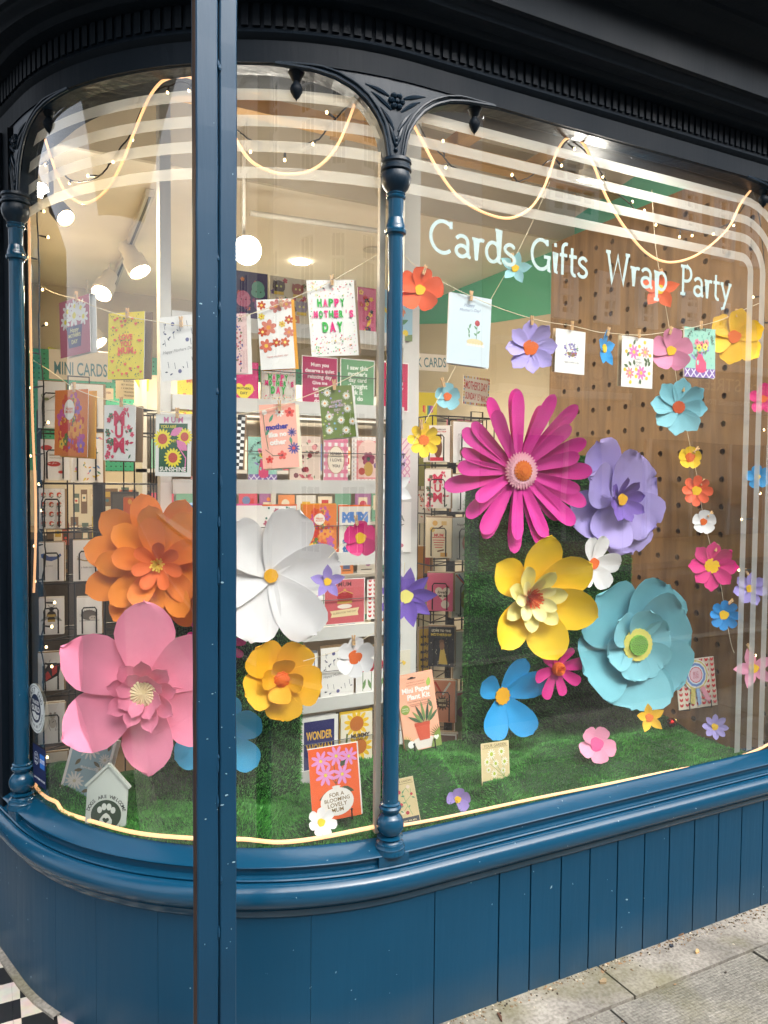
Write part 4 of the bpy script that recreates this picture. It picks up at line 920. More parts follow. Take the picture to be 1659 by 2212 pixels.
hang('white framed green card with sunflowers reading MUM YOU ARE MY SUNSHINE', 374, 962, 74, 134, [('r', 0, -.04, .8, .78, (44, 92, 66)), ('t', 'M U M', 0, .41, .54, (214, 120, 168), 0, .03), ('t', 'YOU ARE', -.14, .3, .44, (232, 216, 60), 0, .02)]+sunf(-.3, .1, .26)+sunf(.32, .14, .22)+sunf(.0, -.2, .25)+[('lf', -.08, .16, .4, .2, 30, (222, 130, 178)), ('lf', .4, -.08, .4, .22, 140, (222, 130, 178)), ('l', [(.12, 0), (.36, -.2), (.34, -.42)], .03, (222, 130, 178)), ('t', 'MY', .02, .07, .14, (232, 216, 60), 0, .02), ('t', 'SUNSHINE', 0, -.385, .74, (238, 236, 228), 0, .03)], -1, env=(132, 106, 78), pegpx=(383, 892), peglabel='wooden peg holding the sunflower SUNSHINE card', eo=(.05, .01))
hang('black and white checkered-edge card sliver beside the post', 519, 955, 16, 118, [('r', 0, 0, 1, 1, (20, 20, 22))]+[('r', -.25+.5*(k % 2), -.47+.06*k, .5, .06, (232, 230, 226)) for k in range(16)], -3, yaw=-.1, env=(140, 112, 84), eo=(.3, 0))
hang('peach card with red white and blue flowers reading mother like no other', 603, 942, 78, 138, [('r', 0, 0, 1, 1, (240, 176, 158)), ('f', .05, .37, .13, 8, (240, 236, 228), (214, 80, 70), .2), ('f', .33, .36, .14, 5, (226, 84, 76), (150, 40, 50)), ('d', -.36, .38, .07, (240, 230, 222)), ('f', .36, .05, .13, 9, (52, 66, 150), (30, 40, 110), .13), ('f', .38, -.2, .17, 11, (52, 66, 150), (226, 84, 76), .12), ('f', .05, -.3, .13, 5, (226, 84, 76), (150, 40, 50)), ('f', -.3, -.36, .11, 5, (226, 84, 76), (150, 40, 50)), ('l', [(-.4, .36), (-.38, .1), (-.32, -.2)], .014, (60, 120, 90)), ('l', [(-.4, -.2), (-.2, -.3), (.05, -.3)], .014, (60, 100, 80)), ('lf', -.25, .22, .26, .08, 60, (90, 150, 120)), ('lf', .3, -.02, .2, .08, -80, (90, 150, 120)), ('lf', -.36, .02, .22, .08, 60, (90, 150, 120)), ('t', 'mother', -.04, .15, .62, (58, 54, 150), 3, .05), ('t', 'like no', -.04, .03, .5, (240, 232, 224), 3, .05), ('t', 'other', -.04, -.09, .46, (240, 232, 224), 3, .05)], 4, env=(232, 222, 196), pegpx=(604, 876), peglabel='wooden peg holding the peach mother card', eo=(.06, -.02))
DAI = [('f', x, y, .12, 13, (240, 238, 232), (222, 160, 90), .09, .1, .3) for x, y in ((-.26, .38), (.3, .3), (-.36, .18), (.3, .05), (-.26, -.08), (.08, -.16), (.42, -.2), (-.3, -.34), (.2, -.36))]
hang('olive green card scattered with white daisies over a white envelope', 729, 890, 72, 112, [('r', 0, 0, 1, 1, (104, 122, 60)), ('sc', 12, 34, [(150, 130, 200), (120, 180, 210), (200, 210, 90), (220, 170, 200)], .018, .035, 'f', .46, .47)]+DAI+[('t', 'HAPPY', 0, .2, .34, (200, 170, 190), 4, .02), ('t', "MOTHER'S", 0, .12, .5, (200, 170, 190), 4, .02), ('t', 'DAY', 0, .04, .2, (200, 170, 190), 4, .02)], 6, env=(232, 230, 226), pegpx=(722, 831), peglabel='wooden peg holding the olive daisy card', eo=(.07, -.02))
# --- flat window string
hang("large pale blue-grey card with a red rose bush and Happy Mother's Day! script", 1014, 714, 91, 150, [('r', 0, 0, 1, 1, (196, 210, 218)), ('t', 'Happy', -.02, .36, .26, (70, 92, 140), 4, 0, .35), ('t', "Mother's Day!", 0, .29, .5, (70, 92, 140), 4, 0, .35), ('l', [(.17, -.12), (.18, .1)], .012, (90, 140, 100)), ('d', .18, .12, .06, (160, 52, 62)), ('d', .16, .135, .03, (190, 70, 76)), ('sc', 9, 5, [(90, 140, 100)], .04, .05, 'lf', .02, .05), ('lf', .18, .03, .1, .04, 140, (96, 146, 106)), ('lf', .18, -.03, .1, .04, 40, (96, 146, 106)), ('lf', .18, -.06, .09, .04, 150, (96, 146, 106)), ('d', .14, -.16, .2, (206, 192, 150), .07)]+[('d', -.02+.07*k, -.2, .035, (226, 224, 216), .024) for k in range(6)], -2, back=.03, pegpx=(1018, 639), peglabel='wooden peg holding the pale blue rose card')
hang('small white card with a lavender bush in a terracotta bowl', 1232, 760, 62, 93, [('d', .06, -.02, .17, (178, 96, 66), .1), ('r', .06, .02, .36, .06, W_), ('sc', 13, 26, [(120, 110, 170), (150, 130, 190), (110, 140, 100)], .03, .06, 'lf', .2, .14), ('l', [(-.12, .05), (-.16, .22)], .01, (100, 120, 90)), ('l', [(0, .05), (-.02, .26)], .01, (100, 120, 90)), ('l', [(.1, .05), (.14, .24)], .01, (100, 120, 90)), ('l', [(.2, .05), (.26, .2)], .01, (100, 120, 90)), ('sc', 14, 16, [(120, 106, 176)], .025, .04, 'd', .24, .2, (0, -.2, .5, .18)), ('t', "happy mother's day", .05, -.24, .5, (96, 96, 110), 0, 0, .3)], -1, env=(176, 150, 116), pegpx=(1236, 703), peglabel='wooden peg holding the lavender bowl card', eo=(.02, .02))
WRE = [('f', x, y, r, 8, c, (236, 196, 90), .2) for x, y, r, c in ((-.12, .2, .17, (232, 122, 182)), (.24, .22, .14, (240, 150, 150)), (.12, -.2, .17, (232, 122, 182)), (-.24, -.22, .14, (240, 140, 150)))]+[('d', x, y, .045, (226, 200, 70)) for x, y in ((.05, .32), (.06, .16), (-.04, -.14), (-.04, -.28), (-.36, .2), (.4, .16), (-.4, -.16), (.38, -.2), (-.24, .32), (.22, .41), (-.22, -.4), (.3, -.3))]+[('lf', x, y, .14, .07, a, (96, 116, 84)) for x, y, a in ((.2, .1, -40), (.32, .12, -70), (-.2, -.08, 130), (-.3, -.1, 160), (-.34, .1, 60), (.34, -.06, 60), (-.14, .34, 70), (.08, -.32, -80), (-.1, -.06, 100), (.28, .04, -100))]
hang('white card with a pink and yellow flower wreath around Happy Mothers Day', 1377, 783, 64, 108, WRE+[('t', 'HAPPY', 0, .06, .18, (110, 110, 100), 0, 0), ('t', 'MOTHERS', 0, 0, .28, (110, 110, 100), 0, 0), ('t', 'DAY', 0, -.06, .12, (110, 110, 100), 0, 0)], 0, env=(176, 160, 130), pegpx=(1381, 721), peglabel='wooden peg holding the flower wreath card', eo=(.0, .02))
VASE = [('r', 0, 0, 1, 1, (152, 206, 190)), ('sc', 15, 34, [(120, 184, 170)], .02, .03, 'd', .46, .46), ('r', 0, -.41, 1, .18, (132, 106, 172)), ('lat', (226, 220, 232), .03, 5, -.5, -.33), ('pg', [(-.1, .02), (.08, .02), (.1, -.1), (.2, -.2), (.2, -.36), (.1, -.4), (-.06, -.4), (-.14, -.34), (-.14, -.2), (-.1, -.1)], (220, 84, 124)), ('d', -.07, -.2, .035, (152, 206, 190), .06), ('sc', 16, 16, [(150, 130, 200), (90, 120, 110), (96, 130, 100)], .05, .09, 'lf', .26, .12)]+[('f', x, y, .09, 6, c, (120, 40, 60), .3) for x, y, c in ((-.1, .2, (236, 130, 160)), (.04, .16, (240, 110, 140)), (.2, .2, (236, 140, 150)), (-.04, .1, (220, 220, 90)), (.16, .12, (224, 222, 110)))]+[('ta', "HAPPY MOTHER'S DAY", 0, .1, .44, 165, 15, .1, (60, 60, 60), .01)]
hang("mint card with a bouquet in a pink fish vase on a lilac checked cloth", 1512, 762, 62, 106, VASE, 1.5, back=.05, pegpx=(1515, 702), peglabel='wooden peg holding the mint vase card')
# ------------------------------------------------------------------ strings
STR = P((226, 214, 186), .8)
def string(pts, label, d=.052, r=.0011):
    q = [G(p[0], p[1], d) for p in pts]; q = cat_rom(q, 6); b = MB(); b.tube([tuple(v) for v in q], r, STR, 5); o = b.build('string'); tag(o, label, 'string', 'card strings'); return o
string([(72, 610), (120, 634), (165, 646), (220, 668), (275, 684), (335, 694), (391, 703), (460, 700), (530, 682), (607, 655), (660, 632), (717, 607), (790, 565), (845, 535)], 'upper string of cards across the rounded window')
string([(72, 778), (115, 806), (160, 838), (210, 858), (262, 870), (320, 884), (383, 893), (460, 900), (530, 893), (604, 877), (660, 856), (722, 831), (790, 798), (845, 774)], 'lower string of cards across the rounded window')
string([(862, 543), (905, 580), (960, 612), (1018, 640), (1085, 668), (1148, 688), (1190, 697), (1236, 704), (1290, 717), (1313, 719), (1381, 724), (1447, 716), (1515, 703), (1560, 690), (1595, 674), (1640, 655)], 'string sagging across the flat window with cards and paper flowers')
string([(1188, 392), (1150, 480), (1112, 556), (1063, 642), (1010, 740), (963, 832), (912, 922), (855, 1020), (780, 1128), (710, 1205)], 'long slanting thread of flowers from the upper right to the white flower', .068, .0009)
string([(1408, 410), (1415, 520), (1425, 590), (1447, 716), (1463, 830), (1478, 900), (1490, 960), (1507, 1035), (1518, 1108), (1535, 1180), (1556, 1260), (1563, 1302), (1578, 1385), (1586, 1410)], 'near vertical thread of paper flowers in front of the perforated board', .068, .0009)
string([(845, 1350), (800, 1372), (765, 1392), (710, 1412), (655, 1428)], 'short thread holding the white flower with the orange centre', .068, .0009)
# ------------------------------------------------------------------ cards on the white rack
def shelf(label, x0, x1, y0, y1, ops, base=W_, env=None, y=YR-.006, cat='greeting card', group='cards on the white rack', eo=(.03, .03), yaw=0, cl=None):
    p0 = PY(x0, (y0+y1)/2, y); p1 = PY(x1, (y0+y1)/2, y); xm = (x0+x1)/2; zt = PY(xm, y0, y)[2]; zb = PY(xm, y1, y)[2]
    return card(label, pose(((p0[0]+p1[0])/2, y, (zt+zb)/2), yaw), float(p1[0]-p0[0]), float(zt-zb), ops, base, env, group, cat, eo=eo)
MONK = [('r', 0, 0, 1, 1, (66, 56, 98)), ('sc', 41, 12, [(200, 90, 90), (226, 140, 80), (140, 70, 120)], .06, .1, 'f'), ('d', .2, .2, .2, (110, 170, 150)), ('d', .2, .1, .22, (110, 170, 150), .16), ('d', -.25, -.02, .2, (206, 120, 150)), ('d', -.25, -.1, .22, (206, 120, 150), .16), ('d', .25, -.15, .17, (150, 96, 150))]+[('d', x, y, .02, (30, 30, 40)) for x, y in ((.14, .12), (.28, .12), (-.32, -.06), (-.18, -.06))]
shelf('purple wrap card with fluffy teal and pink animals at the top of the rack', 508, 578, 588, 696, MONK)
CATS = [('r', 0, 0, 1, 1, (206, 196, 170)), ('sc', 42, 26, [(180, 60, 70), (90, 120, 70), (120, 90, 140)], .04, .07, 'f')]+[q for x, y, c in ((-.27, .3, (70, 50, 40)), (.2, .28, (150, 80, 60)), (.3, -.05, (150, 140, 150)), (-.2, -.02, (150, 100, 110)), (.1, -.33, (190, 120, 90))) for q in (('d', x, y, .15, c), ('pg', [(x-.15, y+.02), (x-.13, y+.12), (x-.04, y+.07)], c), ('pg', [(x+.15, y+.02), (x+.13, y+.12), (x+.04, y+.07)], c), ('d', x-.05, y+.01, .025, (220, 220, 120)), ('d', x+.05, y+.01, .025, (220, 220, 120)), ('r', x, y-.12, .24, .06, (210, 180, 60)))]
shelf('card crowded with cat faces at the top of the rack behind the coral flower card', 582, 668, 600, 712, CATS)
shelf('pink banana print card at the top right of the rack', 772, 812, 622, 728, [('r', 0, 0, 1, 1, (206, 96, 130)), ('sc', 43, 14, [(230, 190, 80), (200, 60, 60), (60, 60, 70)], .1, .16, 'f'), ('lf', .0, -.3, .5, .16, 60, (232, 190, 60))], env=K_)
REEF = [('r', 0, 0, 1, 1, (150, 190, 210)), ('sc', 44, 18, [(206, 90, 80), (220, 130, 90), (226, 200, 70)], .06, .1, 'lf'), ('pg', [(-.5, -.5), (.5, -.5), (.5, -.36), (-.1, -.42), (-.5, -.38)], (120, 140, 90)), ('sc', 45, 10, [(190, 60, 100), (70, 130, 90)], .1, .15, 'lf', .46, .45), ('d', .1, -.2, .08, (230, 200, 60)), ('d', .3, -.34, .08, (230, 200, 60))]
shelf('pale blue coral reef card at the top right end of the rack', 815, 891, 628, 734, REEF)
shelf('magenta card with a yellow heart reading MOTHERS DAY beside the post', 506, 558, 782, 884, [('r', 0, 0, 1, 1, (206, 44, 116)), ('sc', 46, 40, [(240, 170, 130), (236, 120, 160)], .012, .02), ('he', -.1, -.12, .42, (236, 216, 70)), ('t', 'MOTHERS', -.1, -.06, .56, (50, 40, 50), 0, .03), ('t', 'DAY', -.1, -.16, .3, (50, 40, 50), 0, .03)], env=K_)
shelf('smaller confetti card on the rack reading HAPPY MOTHERS DAY', 565, 638, 790, 876, [('r', 0, 0, 1, 1, (206, 200, 190))]+HMD, env=K_)
shelf('dark pink card reading Mum you deserve a quiet relaxing day', 652, 729, 770, 883, [('r', 0, 0, .96, .96, (176, 36, 92))]+[('t', s_, 0, .34-.115*i, w_, (240, 232, 232), 0, .03) for i, (s_, w_) in enumerate((('Mum you', .5), ('deserve a quiet', .82), ('relaxing day', .68), ('Give me', .42), ('twenty', .4), ('and I', .32), ('down', .32)))])
shelf('green card reading I saw this mother\'s day card and thought', 735, 809, 776, 886, [('r', 0, 0, .95, .96, (104, 156, 112))]+[('t', s_, 0, .33-.12*i, w_, (236, 240, 232), 0, .03) for i, (s_, w_) in enumerate((('I saw this', .6), ("mother's", .56), ('day card', .52), ('thought', .58), ('ck it', .3), ("'ll do", .32)))])
shelf('dark pink card of white text at the right end of the rack behind the column', 815, 882, 782, 888, [('r', 0, 0, .96, .96, (190, 40, 84))]+[('t', s_, .14, .3-.11*i, w_, (240, 232, 232), 0, .03) for i, (s_, w_) in enumerate((('with', .32), ('and', .28), ('d you', .36), ('nitely', .4), ('my', .2), ('rite', .26), ('ers', .2)))])
shelf('mint vase card standing on the rack behind the peach card', 536, 598, 944, 1042, VASE, env=K_)
shelf('cream card with cherries bows and macaroons on the rack', 626, 692, 942, 1043, [('r', 0, 0, 1, 1, (226, 206, 190)), ('sc', 47, 14, [(150, 50, 60), (226, 150, 150), (120, 60, 70)], .06, .1, 'd'), ('lf', .3, .12, .2, .1, 30, (150, 110, 100)), ('lf', .3, .12, .2, .1, 150, (150, 110, 100)), ('lf', 0, -.4, .25, .1, 30, (196, 100, 110)), ('lf', 0, -.4, .25, .1, 150, (196, 100, 110)), ('sc', 48, 10, [(90, 120, 70)], .04, .06, 'lf')], env=K_)
shelf('pink gingham card with an oval reading MAMA I LOVE YOU', 699, 752, 944, 1043, [('gh', (226, 150, 170), 4, .5, (220, 130, 156)), ('d', 0, 0, .35, (176, 130, 80), .52, 24), ('d', 0, 0, .33, (236, 224, 204), .5, 24), ('t', 'MAMA', 0, .14, .46, (60, 40, 40), 0, .02), ('r', 0, .075, .44, .008, (60, 40, 40)), ('t', 'I LOVE', 0, .0, .46, (60, 40, 40), 0, .02), ('t', 'YOU', 0, -.13, .32, (60, 40, 40), 0, .02)], env=K_)
shelf('pink striped card with an arched window and a flower jug', 760, 831, 944, 1043, [('gh', (196, 180, 176), 9, .4, (226, 214, 206)), ('r', 0, 0, .72, .84, (222, 140, 140)), ('r', 0, -.04, .6, .68, (230, 196, 184)), ('d', 0, .2, .3, (230, 196, 184)), ('f', 0, .02, .2, 7, (150, 60, 90), (60, 90, 80)), ('d', 0, -.2, .14, (190, 150, 70), .2), ('d', .24, -.12, .08, (120, 90, 130)), ('d', -.2, -.25, .1, (190, 90, 80))], env=K_)
shelf('lilac lattice card with BEST MUM in the right of the rack', 838, 886, 946, 1043, [('r', 0, 0, 1, 1, (226, 206, 206)), ('lat', (206, 140, 170), .05, 4), ('d', -.1, 0, .4, (186, 160, 200), .5), ('t', 'BEST', 0, .1, .56, (50, 36, 60), 0, .03), ('t', 'MUM', 0, -.08, .5, (50, 36, 60), 0, .03)], env=K_)
shelf('white card with pink and green hearts in a pink envelope', 505, 566, 1092, 1200, [('he', .22, 0, .2, (206, 76, 140)), ('he', .22, 0, .15, (232, 226, 220)), ('he', .22, .0, .1, (170, 180, 70)), ('he', -.15, .0, .2, (70, 130, 190)), ('t', '+', 0, 0, .08, (60, 110, 90), 0, .03)], env=(226, 96, 160))
shelf('card checked with small clover leaves in an orange envelope', 566, 640, 1093, 1200, [('sc', 51, 26, [(60, 130, 110), (80, 130, 190), (190, 110, 130), (120, 160, 80)], .06, .09, 'f'), ('sc', 52, 30, [(80, 130, 120), (210, 150, 90), (130, 150, 200)], .03, .04, 'd')], env=(232, 110, 46))
shelf('bright orange retro flower card on the rack right of the white flower', 654, 727, 1090, 1195, RETRO, env=(226, 160, 40), eo=(.0, .02))
shelf('cream card with fat blue MUM letters in an orange envelope', 733, 800, 1094, 1200, [('r', 0, 0, 1, 1, (226, 220, 208)), ('t', 'MUM', 0, .28, .84, (96, 140, 206), 0, .09), ('t', 'YOU', 0, .02, .6, (120, 146, 60), 0, .08), ('t', 'are', -.2, -.2, .4, (70, 120, 176), 0, .08), ('t', 'the', -.2, -.36, .4, (70, 120, 176), 0, .08)], env=(232, 110, 46))
shelf('white card with grey MAMA BEAR letters and a pink bear', 815, 888, 1085, 1194, [('t', 'BEST', -.05, .28, .4, (120, 116, 110)), ('t', 'MAMA', 0, .18, .6, (120, 124, 124), 0, .03), ('t', 'BEAR', 0, .08, .5, (120, 116, 110)), ('d', .05, -.25, .16, (196, 110, 130), .3), ('d', .05, .0, .1, (196, 110, 130)), ('d', .16, -.36, .12, (196, 110, 130), .06)])
shelf('white card with a small pink heart behind the white flower', 655, 698, 1262, 1348, [('he', .1, .16, .14, (214, 90, 120)), ('t', 'M', -.2, .16, .16, (60, 60, 60), 0, .02)])
shelf('square rose card with a red crown reading MUM QUEEN FOR THE DAY', 700, 788, 1250, 1348, [('r', 0, 0, .96, .96, (196, 92, 98)), ('t', 'MUM', 0, .38, .32, (90, 40, 44), 0, .01), ('pg', [(-.16, .0), (.18, .0), (.2, .16), (.1, .22), (0, .18), (-.1, .22), (-.2, .16)], (160, 36, 40)), ('d', .0, .25, .03, (206, 160, 80)), ('l', [(-.2, .16), (0, .24), (.2, .16)], .02, (206, 160, 80)), ('r', .0, -.02, .36, .06, (206, 160, 80)), ('d', 0, -.11, .18, (226, 216, 204), .05), ('pg', [(-.36, -.2), (.36, -.15), (.32, -.24), (.34, -.32), (-.34, -.34), (-.31, -.27)], (226, 206, 160)), ('t', 'QUEEN FOR THE DAY', 0, -.24, .58, (110, 60, 50), 4)])
LEAFP = [q for i in range(7) for j in range(9) for q in (('lf', -.42+.14*i, -.45+.11*j, .085, .045, 60, (206, 60, 66)), ('lf', -.42+.14*i, -.45+.11*j, .085, .045, 120, (206, 60, 66)))]
shelf('white card patterned with rows of red leaf pairs behind the column', 793, 868, 1250, 1335, LEAFP)
shelf('white botanical card on the rack below the white and orange flower', 693, 764, 1398, 1508, BOT, env=K_)
shelf('white card with red tulips low on the rack beside the column', 769, 842, 1398, 1500, [('l', [(x, -.4), (x, .1)], .02, (96, 130, 80)) for x in (-.3, -.05, .2)]+[('lf', x, -.38, .3, .09, a, (110, 146, 90)) for x, a in ((-.3, 75), (-.05, 110), (.2, 70))]+[('d', x, .12, .1, (190, 60, 76), .16) for x in (-.3, -.05, .2)], env=K_)
shelf('cream card with small yellow blossoms at the right of the rack', 848, 886, 1405, 1500, [('r', 0, 0, 1, 1, (214, 208, 190)), ('sc', 53, 12, [(222, 184, 60)], .08, .1, 'f', .42, .3)], env=K_)
shelf('white card with a dark outline beside the gold flower', 655, 686, 1412, 1512, [('r', -.1, 0, .8, .9, (60, 66, 76)), ('r', -.1, 0, .72, .86, (206, 206, 204))], env=(110, 116, 126))
shelf('navy card with yellow capital letters at the bottom of the rack', 648, 730, 1548, 1668, [('r', 0, 0, .8, .86, (44, 46, 104)), ('t', 'WONDER', 0, .17, .68, (226, 178, 70), 0, .03, 0, .2), ('t', 'WOMAN', 0, -.06, .68, (226, 178, 70), 0, .03, 0, .2)], env=(206, 206, 204), eo=(-.05, .02))
shelf('sunflower card reading MUMMY at the bottom of the rack by the column', 736, 804, 1540, 1645, [('r', 0, 0, 1, 1, (228, 220, 200))]+[q for x, y in ((.0, .28), (.1, -.2)) for q in (('f', x, y, .4, 12, (234, 190, 50), None, .15), ('d', x, y, .22, (190, 110, 50)))]+[('l', [(-.3, .1), (-.36, -.4)], .06, (110, 120, 60)), ('t', 'MUMMY', .12, .03, .6, (60, 44, 40), 0, .05), ('t', 'I LOVE YOU', .14, -.05, .4, (60, 44, 40))], env=(234, 200, 60))
shelf('small pink card edge at the lower left of the rack', 640, 650, 1560, 1676, [('r', 0, 0, 1, 1, (190, 60, 96))], env=(210, 206, 200))
shelf('yellow heart card on the rack left of the post', 383, 440, 812, 900, [('r', 0, 0, 1, 1, (236, 214, 40)), ('sc', 18, 50, [(60, 54, 30), (120, 150, 40)], .01, .016), ('sc', 19, 16, [(240, 104, 48)], .05, .06, 'h'), ('t', 'MUM', .1, .38, .5, (240, 104, 48), 0, .02)])
shelf('dusty pink card behind the sunflower card left of the post', 412, 450, 950, 1045, [('r', 0, 0, 1, 1, (196, 130, 120)), ('t', 'One', -.2, 0, .5, (230, 200, 190), 0, .02)], env=(90, 60, 40))
# ================================================================== WIRE SPINNER RACKS AND THEIR CARDS
def wire_rack(name, label, x0, x1, y0, y1, z0, z1, pole, levels, pockets):
    e = tag(empty(name, ((x0+x1)/2, (y0+y1)/2, 0)), label, 'wire rack'); o0 = Vector(((x0+x1)/2, (y0+y1)/2, 0))
    def wt(pts, r=.0026): 
        b.tube([Vector(p)-o0 for p in pts], r, BLACK, 6)
    b = MB(); b.lathe([(.02, 0), (.02, z1)], (pole[0]-o0.x, pole[1]-o0.y, 0), BLACK, 14); b.build('pole', e)
    b = MB()
    for k in range(5):
        x = x0+(x1-x0)*k/4; wt([(x, y0, z0), (x, y0, z1)])
        wt([(x, y1, z0), (x, y1, z1)])
        y = y0+(y1-y0)*k/4; wt([(x0, y, z0), (x0, y, z1)]); wt([(x1, y, z0), (x1, y, z1)])
    b.build('upright_wires', e)
    b = MB()
    for z in levels+[z1]: 
        wt([(x0, y0, z), (x1, y0, z), (x1, y1, z), (x0, y1, z), (x0, y0, z)], .003)
        wt([(x0, y0, z), (x1, y1, z)], .0022); wt([(x0, y1, z), (x1, y0, z)], .0022)
    b.build('ring_wires', e)
    for (M, w_, h_) in pockets:          # hooped wire that holds a card in front
        b = MB(); pts = [(-w_*.28, -h_*.45, .0), (-w_*.28, -h_*.45, .016), (-w_*.28, h_*.18, .016), (-w_*.22, h_*.24, .016), (w_*.22, h_*.24, .016), (w_*.28, h_*.18, .016), (w_*.28, -h_*.45, .016), (w_*.28, -h_*.45, 0)]
        b.tube([Vector(M @ Vector(p))-o0 for p in pts], .0027, BLACK, 6); b.build('card_pocket', e)
    return e
pk1 = []
Y1 = 2.86
def rackcard(label, x0, x1, y0, y1, ops, y=Y1, yaw=-.12, base=W_, stack=4, group='cards in the mini card rack', pk=pk1, shift=0, pocket=True):
    p0 = PY(x0, (y0+y1)/2, y); p1 = PY(x1, (y0+y1)/2, y); xm = (x0+x1)/2; zt = PY(xm, y0, y)[2]; zb = PY(xm, y1, y)[2]; w_ = float(p1[0]-p0[0]); h_ = float(zt-zb)
    M = pose(((p0[0]+p1[0])/2, y, (zt+zb)/2), yaw); o = card(label, M, w_, h_, ops, base, None, group, 'greeting card', stack=stack)
    if pocket: pk.append((M, w_*(1+0), h_, shift)) 
    return o
INK = (96, 94, 90)
rackcard('white card with a leaping frog sketch in the top of the wire rack', 82, 142, 824, 925, [('d', -.2, .12, .1, (130, 140, 90), .06), ('l', [(-.3, .1), (-.38, .2), (-.3, .24)], .025, (110, 120, 80)), ('l', [(-.1, .12), (.1, .2), (.2, .1), (.36, .14)], .025, (110, 120, 80)), ('l', [(-.2, -.12), (.1, -.11)], .012, INK)])
rackcard('blank white card in the top row of the wire rack', 154, 223, 830, 925, [])
rackcard('white card with red spotted toadstools and a brown motto', 88, 150, 950, 1037, [('d', -.3, .3, .2, (190, 60, 50), .1), ('d', -.05, -.1, .24, (190, 60, 50), .1), ('d', .2, -.3, .1, (190, 60, 50), .06), ('l', [(-.2, .12), (.3, .12)], .02, (150, 110, 60)), ('l', [(-.2, .05), (.3, .05)], .02, (150, 110, 60)), ('sc', 61, 14, [(236, 220, 210)], .015, .02, 'd', .3, .1)])
rackcard('white card with rows of coloured folk leaves behind the orange card', 152, 222, 935, 1042, [('sc', 62, 40, [(220, 150, 70), (90, 150, 120), (110, 150, 200), (226, 140, 160), (226, 200, 90)], .05, .08, 'lf', .42, .45)])
rackcard('white card with red and green round dots on grey speckle', 84, 140, 1056, 1142, [('sc', 63, 90, [(150, 150, 140)], .01, .014)]+[q for i in range(3) for j in range(4) for q in (('d', -.32+.3*i, .36-.24*j, .09, (214, 84, 56)), ('d', -.32+.3*i+.03, .36-.24*j-.02, .055, (226, 216, 200)), ('l', [(-.4+.3*i, .31-.24*j), (-.3+.3*i, .28-.24*j), (-.24+.3*i, .32-.24*j)], .03, (70, 100, 76)))])
rackcard('white card with a blue whale in the wire rack', 84, 138, 1172, 1256, [('pg', [(-.42, .2), (-.3, .23), (-.1, .14), (.2, .14), (.36, .22), (.4, .16), (.25, .08), (.0, .02), (-.25, .05), (-.4, .12)], (84, 104, 160)), ('t', 'by Chris', -.1, -.1, .3, INK, 0, 0, .3)])
rackcard('white card with a small brown snail in the wire rack', 158, 220, 1167, 1255, [('l', [(-.36, .05), (-.1, .0), (.3, .0)], .05, (150, 130, 90)), ('l', [(-.3, .06), (-.36, .12)], .02, (150, 130, 90)), ('d', .1, .07, .13, (110, 90, 60)), ('d', .11, .07, .08, (160, 140, 96)), ('d', .11, .07, .04, (100, 80, 50)), ('t', 'a little, but late', .05, -.16, .56, INK, 0, 0, .3)])
rackcard('white card with a large bumblebee in the wire rack', 84, 138, 1292, 1371, [('d', 0, .0, .2, (60, 50, 34), .24), ('r', 0, .02, .34, .07, (190, 160, 80)), ('r', 0, -.12, .3, .06, (190, 160, 80)), ('lf', -.1, .0, .4, .14, 210, (150, 150, 145)), ('lf', .1, .0, .4, .14, -35, (150, 150, 145)), ('d', 0, .2, .1, (40, 36, 30)), ('l', [(-.06, .25), (-.14, .32)], .02, (40, 36, 30)), ('l', [(.06, .25), (.14, .32)], .02, (40, 36, 30))])
rackcard('white card with a grey hedgehog in the wire rack', 166, 220, 1290, 1370, [('d', -.02, .02, .32, (110, 104, 98), .22), ('d', .14, -.06, .16, (196, 186, 174), .1), ('d', .1, -.05, .02, (30, 30, 30)), ('d', .2, -.06, .02, (30, 30, 30)), ('l', [(-.4, -.13), (.4, -.13)], .02, INK)]+[('l', [(-.02+.3*math.cos(a), .02+.13*math.sin(a)), (-.02+.37*math.cos(a), .02+.165*math.sin(a))], .012, (80, 76, 70)) for a in [k*.3 for k in range(0, 12)]])
rackcard('white card with a red and black moth in the wire rack', 82, 138, 1410, 1492, [('pg', [(-.1, .2), (.4, .22), (.3, -.1), (.0, -.2), (-.35, -.3), (-.3, .0)], (40, 34, 34)), ('pg', [(.02, .14), (.32, .16), (.22, -.04), (.05, -.12)], (206, 62, 56)), ('pg', [(-.12, .02), (.02, -.14), (-.2, -.24), (-.26, -.08)], (206, 62, 56)), ('l', [(-.1, .2), (-.02, .32)], .015, (40, 34, 34))])
rackcard('white card with a sketched mouse standing in the wire rack', 82, 140, 1520, 1606, [('d', .05, .0, .13, (190, 182, 172), .2), ('d', .05, .18, .1, (190, 182, 172)), ('d', -.03, .25, .05, (150, 140, 132)), ('d', .13, .25, .05, (150, 140, 132)), ('d', .01, .19, .015, (20, 20, 20)), ('d', .09, .19, .015, (20, 20, 20)), ('l', [(-.06, .1), (-.1, -.05), (-.04, -.18)], .015, (60, 58, 56)), ('l', [(.15, .08), (.2, -.04), (.14, -.18)], .015, (60, 58, 56)), ('l', [(.1, .06), (.02, .02)], .02, (60, 58, 56)), ('l', [(.14, -.18), (.3, -.14)], .014, (120, 110, 100))])
rackcard('blank cream card at the bottom of the wire rack by the grass', 82, 146, 1626, 1700, [], base=(214, 204, 184), stack=6)
rackcard('plain white card beside the mouse card mostly behind the pink flower', 172, 226, 1400, 1490, [])
rackcard('plain white card low in the wire rack behind the chrysanthemum card', 172, 226, 1516, 1600, [])
for (q, lb) in (((300, 800, 1010, 1240, 2.98, -.5), 'orange cards standing edgewise in the wire rack'),):
    pass
